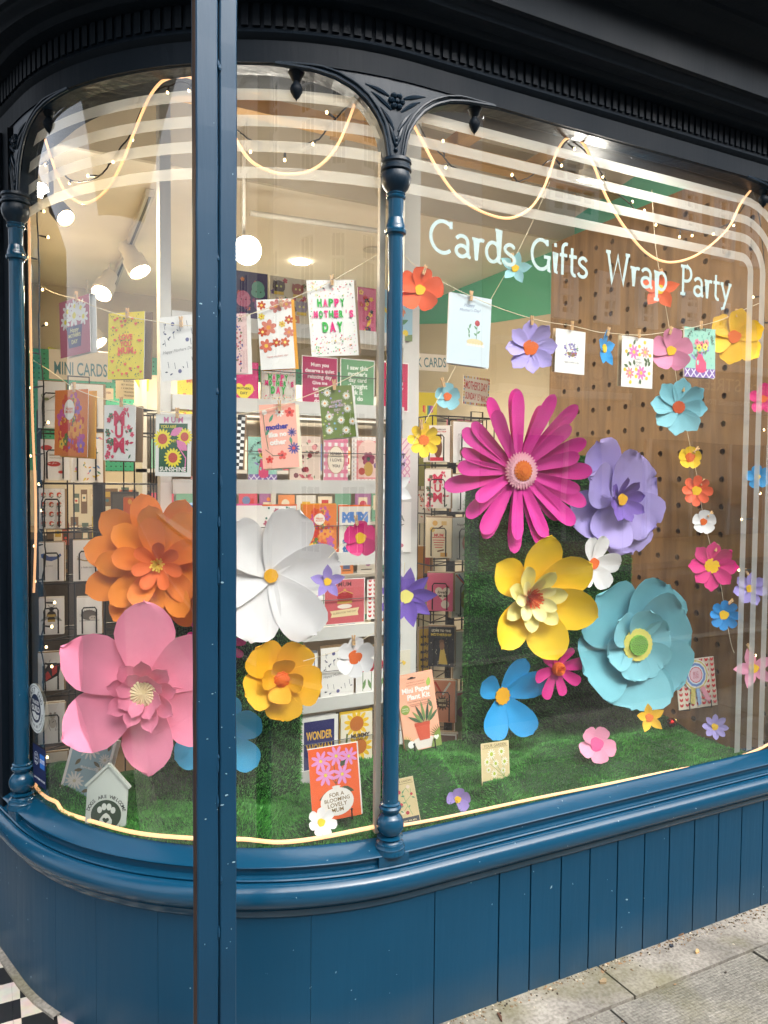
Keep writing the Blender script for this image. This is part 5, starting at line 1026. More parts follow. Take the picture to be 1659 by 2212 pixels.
o = rackcard('stack of orange cards seen edge on above the orange flower', 262, 296, 1075, 1180, [('r', 0, 0, 1, 1, (226, 110, 50)), ('sc', 65, 8, [(240, 170, 70), (206, 70, 50)], .1, .2)], y=3.0, yaw=-.9, base=(226, 110, 50), stack=5, pocket=False)
o = rackcard('grey printed packet hanging behind the wire rack', 240, 300, 1062, 1175, [('r', 0, 0, .9, .9, (96, 92, 84)), ('t', 'chocolate', 0, .1, .5, (190, 184, 170))], y=3.12, yaw=0, base=(80, 76, 70), stack=0, pocket=False, group='packets behind the wire rack')
a = PY(88, 830, 2.9); c = PY(345, 860, 2.9)
pol = PY(214, 1300, 3.02); lv = [float(PY(150, q, 2.9)[2]) for q in (930, 1045, 1150, 1260, 1380, 1500, 1615)]
wire_rack('mini_card_rack', 'black wire spinner rack of mini cards behind the left of the rounded window', float(a[0])+.0, float(PY(352, 830, 2.9)[0]), 2.9, 3.15, .2, float(PY(150, 878, 2.9)[2]), (float(pol[0]), 3.02), lv, [(m, w_, h_) for (m, w_, h_, s_) in pk1])
p = PY(175, 790, 2.95); p0 = PY(107, 790, 2.95); p1 = PY(240, 790, 2.95); hh = .105
s = card('cream sign board with teal capitals reading MINI CARDS above the wire rack', pose(p, -.05), float(p1[0]-p0[0])*1.02, hh, [('t', 'MINI CARDS', 0, -.12, .84, (76, 122, 130), 0, .012, 0, .22)], base=(214, 204, 184), cat='sign', name='rack_sign', th=.004)
b = MB(); q = PY(172, 830, 2.9); b.tube([(q[0]-.035, 2.93, q[2]-.03), (q[0]-.035, 2.93, q[2]+.03), (q[0]+.035, 2.93, q[2]+.03), (q[0]+.035, 2.93, q[2]-.03)], .003, BLACK, 6); tag(b.build('sign_bracket'), 'black wire bracket below the MINI CARDS sign', 'bracket')
# second spinner, between the white rack and the tall grass board
pk2 = []; Y2 = 2.66
def r2(label, x0, x1, y0, y1, ops, yaw, base=W_, stack=5, y=Y2, pocket=True, dx=0):
    return rackcard(label, x0, x1, y0, y1, ops, y, yaw, base, stack, 'cards in the spinner by the grass board', pk2, 0, pocket)
YL = -.62
def LC(label, y0, y1, ops, base=W_, stack=6): # left-facing column
    xm = 943+(y0-900)*.022; p = PY(xm, (y0+y1)/2, Y2); h_ = float(PY(xm, y0, Y2)[2]-PY(xm, y1, Y2)[2]); w_ = .105
    M = pose(p, YL); o = card(label, M, w_, h_, ops, base, None, 'cards in the spinner by the grass board', stack=stack); pk2.append((M, w_, h_, 0)); return o
LC('narrow card with a brown cat and a red motto in the spinner', 920, 998, [('d', .05, -.1, .16, (120, 72, 40), .4), ('d', .05, .16, .14, (120, 72, 40)), ('pg', [(-.08, .2), (-.06, .3), (.0, .24)], (120, 72, 40)), ('pg', [(.18, .2), (.16, .3), (.1, .24)], (120, 72, 40)), ('r', .0, -.42, .5, .1, (206, 40, 70)), ('t', 'HAPPY MOTHERS DAY', 0, .4, .7, (60, 60, 60), 0, .03), ('t', 'TO MY PURRFECT MUM', 0, .34, .7, (206, 60, 60), 0, .03)])
LC('crimson MUM folk flower card in the spinner by the grass board', 1014, 1098, MUMC)
LC('cream card with biscuits and a red motto in the spinner', 1118, 1205, [('r', 0, 0, 1, 1, (236, 226, 200)), ('d', -.15, .36, .1, (226, 180, 90)), ('r', .2, .36, .2, .1, (230, 200, 130)), ('d', -.25, .2, .1, (230, 200, 110)), ('l', [(-.05, .22), (.15, .3)], .05, (110, 66, 40)), ('t', 'MUM', 0, .06, .36, (206, 70, 70), 0, .04)]+[('r', 0, .0-.06*k, .5-.05*k, .02, (206, 70, 70)) for k in range(5)]+[('l', [(-.05, -.34), (.2, -.3)], .05, (110, 66, 40)), ('r', .2, -.42, .26, .1, (220, 170, 80))])
LC('pink card with dark flowers in a heart label in the spinner', 1238, 1320, [('r', 0, 0, 1, 1, (226, 110, 150)), ('sc', 71, 18, [(60, 70, 66), (240, 200, 190), (206, 60, 80)], .07, .1, 'lf', .4, .2, (0, -.3, .5, .25)), ('he', .1, -.02, .3, (236, 220, 210)), ('t', 'lovely', .1, .0, .4, (40, 36, 40), 0, .02, .3), ('t', 'MUM', .1, -.1, .3, (40, 36, 40), 0, .02), ('d', .2, -.32, .16, (240, 226, 220))], stack=7)
LC('black card with a starry gold figure reading LOVE TO THE MOTHERSHIP', 1354, 1440, [('r', 0, 0, 1, 1, (38, 38, 46)), ('sc', 72, 30, [(226, 220, 190)], .01, .02), ('t', 'LOVE TO THE', 0, .4, .74, (230, 222, 200), 0, .03), ('t', 'MOTHERSHIP', 0, .3, .8, (226, 200, 90), 0, .03), ('pg', [(-.02, .0), (.1, .0), (.26, -.44), (-.1, -.44)], (226, 194, 96)), ('d', .02, .12, .1, (120, 80, 56), .1), ('d', .03, .02, .1, (150, 110, 80), .16)], stack=7)
LC('peach card with a medal rosette low in the spinner', 1470, 1560, [('r', 0, 0, 1, 1, (222, 150, 120)), ('l', [(-.3, .46), (.0, .16)], .08, (206, 70, 60)), ('l', [(.3, .46), (.0, .16)], .08, (230, 226, 220)), ('f', 0, -.04, .3, 14, (84, 62, 48), None, .1), ('d', 0, -.04, .22, (84, 62, 48)), ('t', 'BEST', 0, .02, .3, (226, 200, 160), 0, .03), ('t', 'MUM', 0, -.09, .26, (226, 200, 160), 0, .03)], stack=7)
LC('brown card at the bottom of the spinner behind the plant kit', 1585, 1650, [('r', 0, 0, .9, .9, (120, 86, 70))], stack=7)
r2('white landscape card with a handwritten best line and a brown bear', 978, 1042, 912, 1000, [('t', "you're the", -.1, .2, .5, INK, 0, 0, .3), ('t', 'best', .0, .08, .26, INK, 0, 0, .3), ('d', -.1, -.25, .18, (150, 96, 80), .16)], .05)
r2('white card behind the magenta flower with a gold sunshine square', 975, 1040, 1025, 1105, [('r', .28, .06, .3, .4, (96, 40, 36)), ('d', .28, .14, .12, (210, 190, 80), .12), ('t', 'SUN', .28, -.04, .22, (220, 200, 90), 0, .02)], .05)
r2('white card with a large dusty pink heart disc in the spinner', 972, 1040, 1118, 1210, [('d', .18, -.1, .3, (206, 140, 130), .3), ('he', .18, -.1, .2, (214, 154, 144)), ('t', 'Happy Mother', 0, .34, .6, INK, 0, 0, .3)], .05)
r2('white card with a gold medal on a red and blue ribbon', 974, 1044, 1236, 1332, [('l', [(-.36, .46), (.02, .14)], .05, (206, 70, 60)), ('l', [(-.28, .46), (.06, .14)], .04, (70, 84, 140)), ('l', [(.44, .46), (.06, .14)], .05, (206, 70, 60)), ('l', [(.36, .46), (.03, .14)], .04, (70, 84, 140)), ('d', .06, -.1, .3, (206, 180, 70), .3, 24), ('d', .06, -.1, .26, (190, 160, 60), .26, 24), ('t', "You're welcome mum!", 0, -.42, .7, INK, 0, 0, .3)], .05)
r2('white card with a striped sweet jar in the spinner', 978, 1052, 1362, 1464, [('t', 'your most humble', 0, .38, .56, INK, 0, 0, .3), ('t', 'community mum', 0, .3, .4, INK, 0, 0, .3), ('r', .05, .14, .4, .12, (206, 66, 60)), ('pg', [(-.13, .08), (.23, .08), (.16, -.02), (-.06, -.02)], (206, 130, 120)), ('r', .05, -.06, .26, .1, (96, 150, 136)), ('pg', [(-.08, -.12), (.18, -.12), (.24, -.36), (-.14, -.36)], (196, 120, 110))], .05)
r2('olive card with brown spotted mushrooms low in the spinner', 982, 1060, 1492, 1590, [('r', 0, 0, 1, 1, (134, 150, 80)), ('r', 0, .47, 1, .06, (190, 52, 56)), ('d', -.25, .08, .2, (106, 44, 48), .13), ('r', -.22, -.14, .08, .34, (220, 208, 180)), ('d', .1, -.16, .12, (106, 44, 48), .07), ('r', .12, -.3, .06, .2, (220, 208, 180)), ('t', "you're much", .0, .32, .5, (60, 70, 40), -4, 0, .3), ('t', 'cooler than', .15, .25, .46, (60, 70, 40), -4, 0, .3), ('t', 'the other', .25, .17, .36, (60, 70, 40), -4, 0, .3), ('t', 'mums!', .3, .1, .24, (60, 70, 40), -4, 0, .3)], .05)
r2('brown and coral flower card at the bottom of the spinner', 984, 1062, 1602, 1740, [('r', 0, 0, 1, 1, (220, 208, 190))]+FL70, .05, stack=6)
r2('yellow card with a rainbow heart beside the white rack', 906, 942, 848, 930, [('r', 0, 0, 1, 1, (222, 206, 40))]+[('pg', [(-.28+.08*k, .16), (-.2+.08*k, .16), (-.2+.08*k, .0-.1*(1-abs(k-3)/3.5)), (-.28+.08*k, .0-.1*(1-abs(k-3)/3.5))], c) for k, c in enumerate(((206, 60, 60), (230, 140, 50), (236, 226, 90), (90, 160, 80), (70, 110, 180), (130, 80, 160), (190, 80, 150)))], -.2, stack=3, y=2.85, pocket=False)
r2('yellow card of bold black lettering beside the white rack', 905, 930, 1358, 1460, [('r', 0, 0, 1, 1, (206, 176, 40))]+[('t', s_, .0, .34-.16*i, w_, (30, 26, 20), 0, .04) for i, (s_, w_) in enumerate((('ave a', .7), ('eally,', .72), ('eally,', .72), ('eally,', .72), ('Nice', .6)))], -.1, stack=3, y=2.85, pocket=False)
r2('white card with red and black leaf sprigs beside the white rack', 902, 930, 1060, 1130, [('sc', 74, 22, [(206, 80, 56), (40, 40, 44), (206, 80, 56)], .09, .13, 'lf')], -.2, stack=3, y=2.85, pocket=False)
r2('mustard card with a small figure beside the white rack', 900, 932, 1180, 1260, [('r', 0, 0, 1, 1, (196, 140, 50)), ('r', .2, .1, .3, .2, (180, 60, 60)), ('d', .1, -.3, .16, (60, 50, 60))], -.2, stack=3, y=2.85, pocket=False)
r2('pale lime greeting card beside the white rack behind the yellow flower', 903, 928, 990, 1050, [('r', 0, 0, 1, 1, (140, 140, 70))], -.2, stack=3, y=2.85, pocket=False)
a = PY(930, 1300, 2.72); c = PY(1062, 1300, 2.72)
wire_rack('spinner_rack', 'black wire spinner rack of cards between the white rack and the grass board', float(a[0]), float(c[0]), 2.72, 2.95, .2, float(PY(980, 900, 2.72)[2]), (float(PY(972, 1300, 2.85)[0]), 2.85), [float(PY(980, q, 2.72)[2]) for q in (1005, 1110, 1220, 1340, 1465, 1590)], [(m, w_, h_) for (m, w_, h_, s_) in pk2])
p0 = PY(898, 783, 2.9); p1 = PY(967, 783, 2.9); card('white sign with teal capitals ending in CARDS behind the slim rack upright', pose((p0+p1)/2, -.08), float(p1[0]-p0[0]), .072, [('t', 'K CARDS', .0, .0, .86, (76, 122, 130), 3, .012, 0, .26)], base=(222, 216, 200), cat='sign', name='rack_sign', th=.004)
p0 = PY(998, 845, 2.8); p1 = PY(1059, 845, 2.8)
MDS = [('t', "MOTHER'S DAY", 0, .17, .84, (190, 50, 46), -2, .02, 0, .24), ('t', 'SUNDAY 15', -.14, -.2, .54, (190, 50, 46), -2, .02, 0, .2), ('t', 'TH', .17, -.14, .08, (190, 50, 46), 0, .02), ('t', 'MARCH', .34, -.24, .28, (190, 50, 46), -2, .02, 0, .18)]
g = random.Random(4); MDS += [('r', -.46+.92*k/15, y_, .045, .07, g.choice(((206, 170, 60), (206, 170, 60), (190, 60, 56), (120, 160, 190), (222, 216, 200)))) for k in range(16) for y_ in (.45, -.45)]+[('r', x_, -.38+.1*k, .04, .07, g.choice(((206, 170, 60), (120, 160, 190), (190, 60, 56)))) for k in range(9) for x_ in (-.475, .475)]
o = card("white sign with a confetti border reading MOTHER'S DAY SUNDAY 15TH MARCH", pose((p0+p1)/2, .12, 0, R(-2)), float(p1[0]-p0[0]), float(PY(1028, 814, 2.8)[2]-PY(1028, 876, 2.8)[2]), MDS, base=(226, 220, 204), cat='sign', name='rack_sign', th=.003)
q = PY(1030, 900, 2.82); b = MB(); b.tube([(q[0]-.03, 2.82, q[2]-.1), (q[0]-.03, 2.82, q[2]+.02), (q[0]+.03, 2.82, q[2]+.02), (q[0]+.03, 2.82, q[2]-.1)], .004, BLACK, 6); tag(b.build('sign_bracket'), "black wire bracket under the MOTHER'S DAY sign", 'bracket')
b = MB(); q0 = PY(975, 905, 2.9); q1 = PY(1040, 905, 2.9); b.box((float(q0[0]), 2.9, float(q0[2])-.09), (float(q1[0]), 2.94, float(q0[2])), P((206, 110, 140), .6)); tag(b.build('card_box'), 'pink open box of cards under the sign behind the magenta flower', 'box')
# ------------------------------------------------------------------ deep in the shop
tb = tag(empty('pegboard', (.85, 5.48, 0)), 'teal pegboard with white lower board on the back wall', 'pegboard')
TPB = P((60, 168, 140), .6, 'wall')
def dotmat(name, c, dc, sc_):
    m, n, l, b = newmat(name); tc = n.new('ShaderNodeTexCoord'); v = n.new('ShaderNodeTexVoronoi'); v.inputs['Scale'].default_value = sc_; v.inputs['Randomness'].default_value = 0
    l.new(tc.outputs['Object'], v.inputs['Vector']); lt = n.new('ShaderNodeMath'); lt.operation = 'LESS_THAN'; lt.inputs[1].default_value = .17; l.new(v.outputs['Distance'], lt.inputs[0])
    mx = n.new('ShaderNodeMix'); mx.data_type = 'RGBA'; mx.inputs[6].default_value = lin(c)+(1,); mx.inputs[7].default_value = lin(dc)+(1,); l.new(lt.outputs[0], mx.inputs[0]); l.new(mx.outputs[2], b.inputs['Base Color']); b.inputs['Roughness'].default_value = .6; return m
ztop = float(PY(300, 770, 5.45)[2]); zmid = float(PY(300, 1018, 5.45)[2])
b = MB(); b.box((.06-.85, -.03, zmid), (2.58-.85, 0, ztop), dotmat('teal_board', (62, 170, 142), (30, 96, 84), 32)); b.build('teal_panel', tb)
b = MB(); b.box((.06-.85, -.03, .6), (2.58-.85, 0, zmid-.003), dotmat('white_board', (222, 214, 196), (90, 84, 74), 26)); b.build('white_panel', tb)
def packet(label, x0, x1, y0, y1, ops, base=W_, y=5.4, group='packets on the back pegboard'):
    p0 = PY(x0, (y0+y1)/2, y); p1 = PY(x1, (y0+y1)/2, y); xm = (x0+x1)/2
    card(label, pose(((p0[0]+p1[0])/2, y, (PY(xm, y0, y)[2]+PY(xm, y1, y)[2])/2)), float(p1[0]-p0[0]), float(PY(xm, y0, y)[2]-PY(xm, y1, y)[2]), ops, base, None, group, 'packet', name='packet')
packet('white packet with a football and red bands on the teal pegboard', 307, 335, 870, 918, [('r', 0, .45, 1, .1, (200, 40, 80)), ('r', 0, -.45, 1, .1, (200, 40, 80)), ('d', 0, -.02, .36, (226, 206, 190), .36, 24), ('d', 0, 0, .14, (40, 50, 46), .14, 5)])
packet('white packet with a round teal balloon on the pegboard', 307, 336, 925, 960, [('d', 0, .05, .34, (60, 140, 160), .34, 24), ('l', [(0, -.3), (.05, -.45)], .03, (60, 120, 140))])
packet('packet with a gold figure eight balloon on the pegboard', 307, 336, 966, 1012, [('r', 0, .43, 1, .14, (120, 150, 60)), ('d', 0, .12, .2, (210, 160, 40), .17), ('d', 0, -.16, .24, (210, 160, 40), .2), ('d', 0, .12, .08, (240, 226, 200)), ('d', 0, -.16, .1, (240, 226, 200)), ('r', 0, -.45, 1, .1, (120, 150, 60))])
packet('pale packet left of the football on the pegboard', 288, 304, 872, 915, [('r', 0, .4, 1, .1, (60, 100, 90))])
packet('grey packet left of the teal balloon on the pegboard', 286, 304, 925, 958, [], (170, 168, 166))
packet('cream packet of bunting with printed capitals on the pegboard', 250, 298, 816, 862, [('t', s_, .1, .34-.17*i, w_, (110, 106, 80), 0, .02) for i, (s_, w_) in enumerate((('BUNTING', .5), ('SET INCLUDES', .72), ('1 X BIRTHDAY', .7), ('TRIANGLE', .5), ('TRIANGLE', .5)))], (232, 220, 186), y=5.0)
packet('pale blue packet above the wire rack by the fairy lights', 148, 185, 835, 862, [('t', 'COLOR', 0, .2, .7, (70, 110, 120), 0, .02)], (196, 220, 220), y=5.0)
packet('white packet with lilac letters above the wire rack', 212, 245, 760, 800, [('t', 'N', .2, .2, .3, (140, 100, 190), 0, .05), ('t', 'M', .2, -.2, .4, (140, 100, 190), 0, .05)], (222, 210, 220), y=4.8)
packet('white packet in the top row behind the wire rack with red print', 195, 245, 838, 862, [('t', 'COLD, SILVER', 0, .1, .8, (120, 70, 70), 0, .02)], (226, 216, 204), y=5.02)
packet('orange and teal notebook on the white pegboard', 258, 300, 1058, 1100, [('r', .1, .1, .7, .6, (126, 160, 140))], (220, 130, 90), y=4.6)
packet('cream bookmark packet with a dark photo on the white pegboard', 305, 335, 1052, 1105, [('r', 0, .05, .5, .4, (96, 66, 50)), ('t', 'bookmark', 0, -.3, .5, (150, 130, 110))], (222, 206, 176), y=4.6)
b = MB(); q = PY(300, 815, 4.5); b.prism([(-.03, .03), (.04, .05), (.06, -.01), (.02, -.09), (-.02, -.06)], -.004, .004, P((226, 216, 40), .6)); o = b.build('bunting_flag', M=pose(q, .2, 0, .4)); tag(o, 'yellow bunting flag hanging in the shop beside the yellow heart card', 'bunting')
b = MB(); q = PY(130, 772, 4.5); b.prism([(-.05, .06), (.06, .02), (.03, -.1), (-.05, -.06)], -.004, .004, P((170, 176, 40), .6)); o = b.build('bunting_flag', M=pose(q, .2, 0, .2)); tag(o, 'olive yellow bunting flag at the left edge beside the sign', 'bunting')
DKC = P((70, 62, 54), .6, 'wall')
b = MB(); b.box((.07, 4.75, 0), (1.5, 5.3, 1.2), DKC); b.box((.06, 4.7, 1.2), (1.55, 5.32, 1.24), P((120, 104, 84), .5)); tag(b.build('shop_counter'), 'dark brown counter at the back of the shop behind the wire rack', 'counter')
g = random.Random(9)
for i in range(34):
    x0_ = 92+i % 12*21+g.uniform(-5, 5); y0_ = 1060+(i//12)*62+g.uniform(-8, 8); c = g.choice(((120, 96, 70), (150, 140, 120), (90, 110, 100), (200, 180, 60), (170, 90, 70), (210, 200, 180), (80, 76, 72)))
    packet('small packet half hidden behind the wires of the left rack', x0_, x0_+g.uniform(12, 20), y0_, y0_+g.uniform(36, 54), [('r', 0, g.uniform(-.2, .2), .7, .3, g.choice(((230, 220, 200), (60, 60, 60), (180, 150, 60)))), ('d', 0, g.uniform(-.2, .2), .2, g.choice(((190, 70, 60), (70, 110, 120), (220, 210, 190))))], c, y=4.6, group='packets behind the wires of the left rack')
# shelving seen through the gaps of the white rack
fs = tag(empty('shop_shelving', (1.7, 4.4, 0)), 'pale shop shelving full of cards seen through the gaps of the white rack', 'shelving')
b = MB()
for z in (.3, .62, .95, 1.28, 1.6, 1.93): b.box((-.95, 0, z-.02), (.6, .22, z), RACKW)
for x in (-.95, -.2, .58): b.box((x, .0, 0), (x+.025, .24, 2.1), RACKW)
b.box((-.95, .24, 0), (.6, .26, 2.15), P((196, 186, 170), .8, 'wall')); b.build('shelves', fs)
g = random.Random(77); CC = [(206, 90, 110), (230, 220, 200), (120, 170, 150), (230, 190, 90), (110, 130, 180), (222, 222, 220), (222, 222, 220), (236, 150, 90), (170, 120, 170), (90, 150, 150), (200, 60, 60), (236, 226, 206)]
for z in (.62, .95, 1.28, 1.6):
    x = .80
    while x < 2.22:
        w_ = g.uniform(.09, .13); h_ = g.uniform(.15, .2); c = g.choice(CC); c2 = g.choice(CC); pat = [('r', 0, g.uniform(-.2, .2), g.uniform(.4, .8), g.uniform(.2, .5), c2), ('d', g.uniform(-.15, .15), g.uniform(-.2, .3), g.uniform(.1, .25), g.choice(CC)), ('r', 0, -.38, .6, .03, (90, 86, 80))]
        card('blurred card standing on the shelving deep in the shop', pose((x+w_/2, 4.42, z+h_/2+.003)), w_, h_, pat, c, None, 'cards on the shelving deep in the shop'); x += w_+g.uniform(.004, .03)
b = MB(); q0 = PY(392, 1102, 3.2); q1 = PY(470, 1102, 3.2); b.box((float(q0[0]), 3.2, float(q0[2])-.5), (float(q1[0]), 3.5, float(q0[2])-.022), P((150, 96, 170), .5)); b.box((float(q0[0])-.01, 3.19, float(q0[2])-.02), (float(q1[0])+.01, 3.51, float(q0[2])+.02), P((50, 110, 170), .5)); tag(b.build('display_box'), 'purple display box with a blue lid behind the orange flower', 'box')
# ================================================================== PAPER FLOWERS
PROF = {'round': [(0, .22), (.2, .55), (.45, .88), (.65, 1), (.82, .92), (.92, .72), (.98, .42), (1, .12)],
        'oval': [(0, .18), (.25, .66), (.5, .96), (.65, 1), (.8, .86), (.92, .58), (.98, .28), (1, .04)],
        'point': [(0, .3), (.22, .78), (.42, 1), (.62, .88), (.8, .52), (.92, .22), (1, .01)],
        'strip': [(0, .42), (.3, .66), (.6, .9), (.82, 1), (.93, .82), (.985, .42), (1, .06)],
        'wide': [(0, .26), (.25, .66), (.5, .95), (.7, 1), (.85, .93), (.95, .72), (.99, .42), (1, .2)],
        'notch': [(0, .24), (.25, .62), (.5, .92), (.7, 1), (.84, .86), (.93, .5), (1, .06)]}
_pm = {}
def petal_mesh(L, Wd, shape, lift, cup, curl, colr, r0=.0, th=.0012, wav=0.0, seed=0, crease=0.0):
    key = (round(L, 4), round(Wd, 4), shape, lift, cup, curl, tuple(colr), round(r0, 4), wav, seed)
    if key in _pm: return _pm[key]
    pr = PROF[shape]; big = L > .06; nt_ = 14 if big else 9; nv = 6 if big else 4; g = random.Random(seed*7+3); ph = g.uniform(0, 6); tw = g.uniform(-.3, .3); kk = g.uniform(-.06, .06)
    top = []
    for i in range(nt_+1):
        t = math.sin(math.pi/2*i/nt_)**.95
        hw = Wd/2*np.interp(t, [p[0] for p in pr], [p[1] for p in pr])
        for j in range(nv+1):
            v = -1+2*j/nv; y = v*hw; rr = t*L
            if shape in ('round', 'wide', 'oval'): rr -= L*.035*(v*v)*max(0, t-.6)*2
            if shape == 'notch': rr += L*.06*math.cos(v*9)*max(0, t-.75)*2
            if wav: rr += wav*L*math.sin(v*6+ph)*t**3; 
            a = lift+curl*t; z = math.sin(lift)*rr+(curl+kk)*L*t*t+tw*y*t+cup*(v*v)*hw+(wav*L*.7*math.sin(v*5+ph+2)*t*t if wav else 0) -.022*L*(1-abs(v))**1.5*math.sin(math.pi*min(1, t*1.15))*(shape != 'strip')-.03*L*(1-abs(v))*math.sin(math.pi*t)*(shape == 'strip')
            top.append((r0+math.cos(lift)*rr, y, z))
    n = len(top); vs_ = top+[(p[0], p[1], p[2]-th) for p in top]; fs = []; m_ = nv+1
    for i in range(nt_):
        for j in range(nv):
            a, b_, c, d = i*m_+j, (i+1)*m_+j, (i+1)*m_+j+1, i*m_+j+1; fs.append((a, b_, c, d)); fs.append((n+d, n+c, n+b_, n+a))
    for i in range(nt_):
        for j, s_ in ((0, 1), (nv, -1)):
            a, b_ = i*m_+j, (i+1)*m_+j; fs.append((a, n+a, n+b_, b_)[::s_])
    for j in range(nv): a, b_ = nt_*m_+j, nt_*m_+j+1; fs.append((a, n+a, n+b_, b_))
    me = bpy.data.meshes.new('petal'); me.from_pydata(vs_, [], fs); me.materials.append(P(colr, .62, 'foam')); me.polygons.foreach_set('use_smooth', [True]*len(fs)); me.update(); me.set_sharp_from_angle(angle=R(50))
    _pm[key] = me; return me
def scal(r, n, k=.1, ph=0): return [(r*(1+k*math.cos(n*a))*math.cos(a), r*(1+k*math.cos(n*a))*math.sin(a)) for a in [2*math.pi*i/(n*4) for i in range(n*4)]]
def centre(kind, r, c, z, e, c2=None):
    b = MB(); nm = 'centre'
    if kind == 'disc': b.prism(scal(r, 7, .02), z, z+.003, P(c, .62, 'foam'))
    elif kind == 'rough': b.prism([(r*(1+.07*math.sin(3*a+1)+.05*math.sin(5*a))*math.cos(a), r*(1+.07*math.sin(3*a+1)+.05*math.sin(5*a))*math.sin(a)) for a in [2*math.pi*i/24 for i in range(24)]], z, z+.003, P(c, .62, 'foam'))
    elif kind == 'frill': b.prism(scal(r, 12, .06), z, z+.003, P(c, .62, 'foam'))
    elif kind == 'frill2': b.prism(scal(r, 9, .08), z, z+.003, P(c, .62, 'foam')); b.prism(scal(r*.78, 8, .1), z+.003, z+.007, P(c, .62, 'foam')); b.prism(scal(r*.45, 6, .1), z+.007, z+.012, P(c, .62, 'foam'))
    elif kind == 'dome':
        pr = [(r, z), (r*.95, z+r*.12), (r*.8, z+r*.22), (r*.5, z+r*.28), (0, z+r*.3)]; vs_ = []; N = 40
        for i, (q, zz) in enumerate(pr):
            for k in range(N): a = 2*math.pi*k/N; f_ = 1+(.03*math.sin(8*a+2) if i == 0 else 0); vs_.append((q*f_*math.cos(a), q*f_*math.sin(a), zz+(r*.07*(1 if k % 2 else -1) if i in (2, 3) else 0)))
        b.add(vs_, [(i*N+k, i*N+(k+1) % N, (i+1)*N+(k+1) % N, (i+1)*N+k) for i in range(len(pr)-1) for k in range(N)], P(c, .62, 'foam'))
    elif kind == 'gerb':
        def teeth(q, n_): return [(q*(1 if i % 4 in (1, 2) else (.86 if i % 4 == 0 else .9))*math.cos(2*math.pi*i/(4*n_)), q*(1 if i % 4 in (1, 2) else (.86 if i % 4 == 0 else .9))*math.sin(2*math.pi*i/(4*n_))) for i in range(4*n_)]
        for k, (q, n_, cc, dz) in enumerate(((1, 34, c, 0), (.9, 30, (246, 182, 202), .1), (.76, 26, (248, 192, 208), .2), (.56, 20, (230, 120, 44), .3), (.45, 16, (236, 130, 46), .4), (.32, 12, (230, 116, 40), .5), (.18, 8, (236, 126, 44), .6))):
            b.prism([(x*math.cos(k)-y*math.sin(k), x*math.sin(k)+y*math.cos(k)) for x, y in teeth(r*q, n_)], z+r*dz*.6, z+r*dz*.6+.0015, P(cc, .62, 'foam'))
    elif kind == 'tuft':
        g = random.Random(5)
        for k in range(26):
            a = k*2.4; q = r*.75*math.sqrt(k/26); p0 = Vector((q*math.cos(a)*.5, q*math.sin(a)*.5, z)); p1 = p0+Vector((q*math.cos(a), q*math.sin(a), r*g.uniform(.7, 1.0))); t = Vector((-math.sin(a), math.cos(a), 0))*r*.12
            b.add([p0-t, p0+t, p1+t*1.1, p1-t*1.1], [(0, 1, 2, 3)], P(c, .62, 'foam'))
    elif kind == 'seed':
        b.prism(scal(r, 22, .025), z, z+.004, P((238, 226, 120), .62, 'foam')); b.prism(scal(r*.62, 18, .03), z+.004, z+.012, P((140, 200, 90), .62, 'foam'))
        for k in range(56):
            a = k*2.39996; q = r*.54*math.sqrt(k/56); b.prism([(q*math.cos(a)+r*.045*math.cos(t), q*math.sin(a)+r*.03*math.sin(t)) for t in [2*math.pi*i/6 for i in range(6)] for s_ in (0,)], z+.0121, z+.0128, P((30, 40, 26), .7))
    elif kind == 'stamen':
        g = random.Random(6)
        for k in range(70):
            a = k*2.39996; q = r*math.sqrt(k/70); p0 = Vector((q*math.cos(a)*.4, q*math.sin(a)*.4, z)); p1 = p0+Vector((q*math.cos(a)*.6, q*math.sin(a)*.6, r*g.uniform(.7, 1.1))); t = Vector((-math.sin(a), math.cos(a), 0))*r*.07
            b.add([p0-t, p0+t, p1+t, p1-t], [(0, 1, 2, 3)], P(c if k % 3 else (236, 132, 70), .62, 'foam'))
    elif kind == 'tube':
        b.lathe([(r*.9, z), (r, z+r*.5), (r*.9, z+r*.9), (r*.5, z+r*.9)], (0, 0, 0), P(c, .62, 'foam'), 20); g = random.Random(6)
        for k in range(24):
            a = k*2.4; q = r*.7*math.sqrt(k/24); p0 = Vector((q*math.cos(a)*.6, q*math.sin(a)*.6, z+r*.6)); p1 = p0+Vector((q*math.cos(a)*.5, q*math.sin(a)*.5, r*.6)); t = Vector((-math.sin(a), math.cos(a), 0))*r*.1
            b.add([p0-t, p0+t, p1+t, p1-t], [(0, 1, 2, 3)], P((226, 120, 50), .62, 'foam'))
    b.build(nm, e)
FL = []
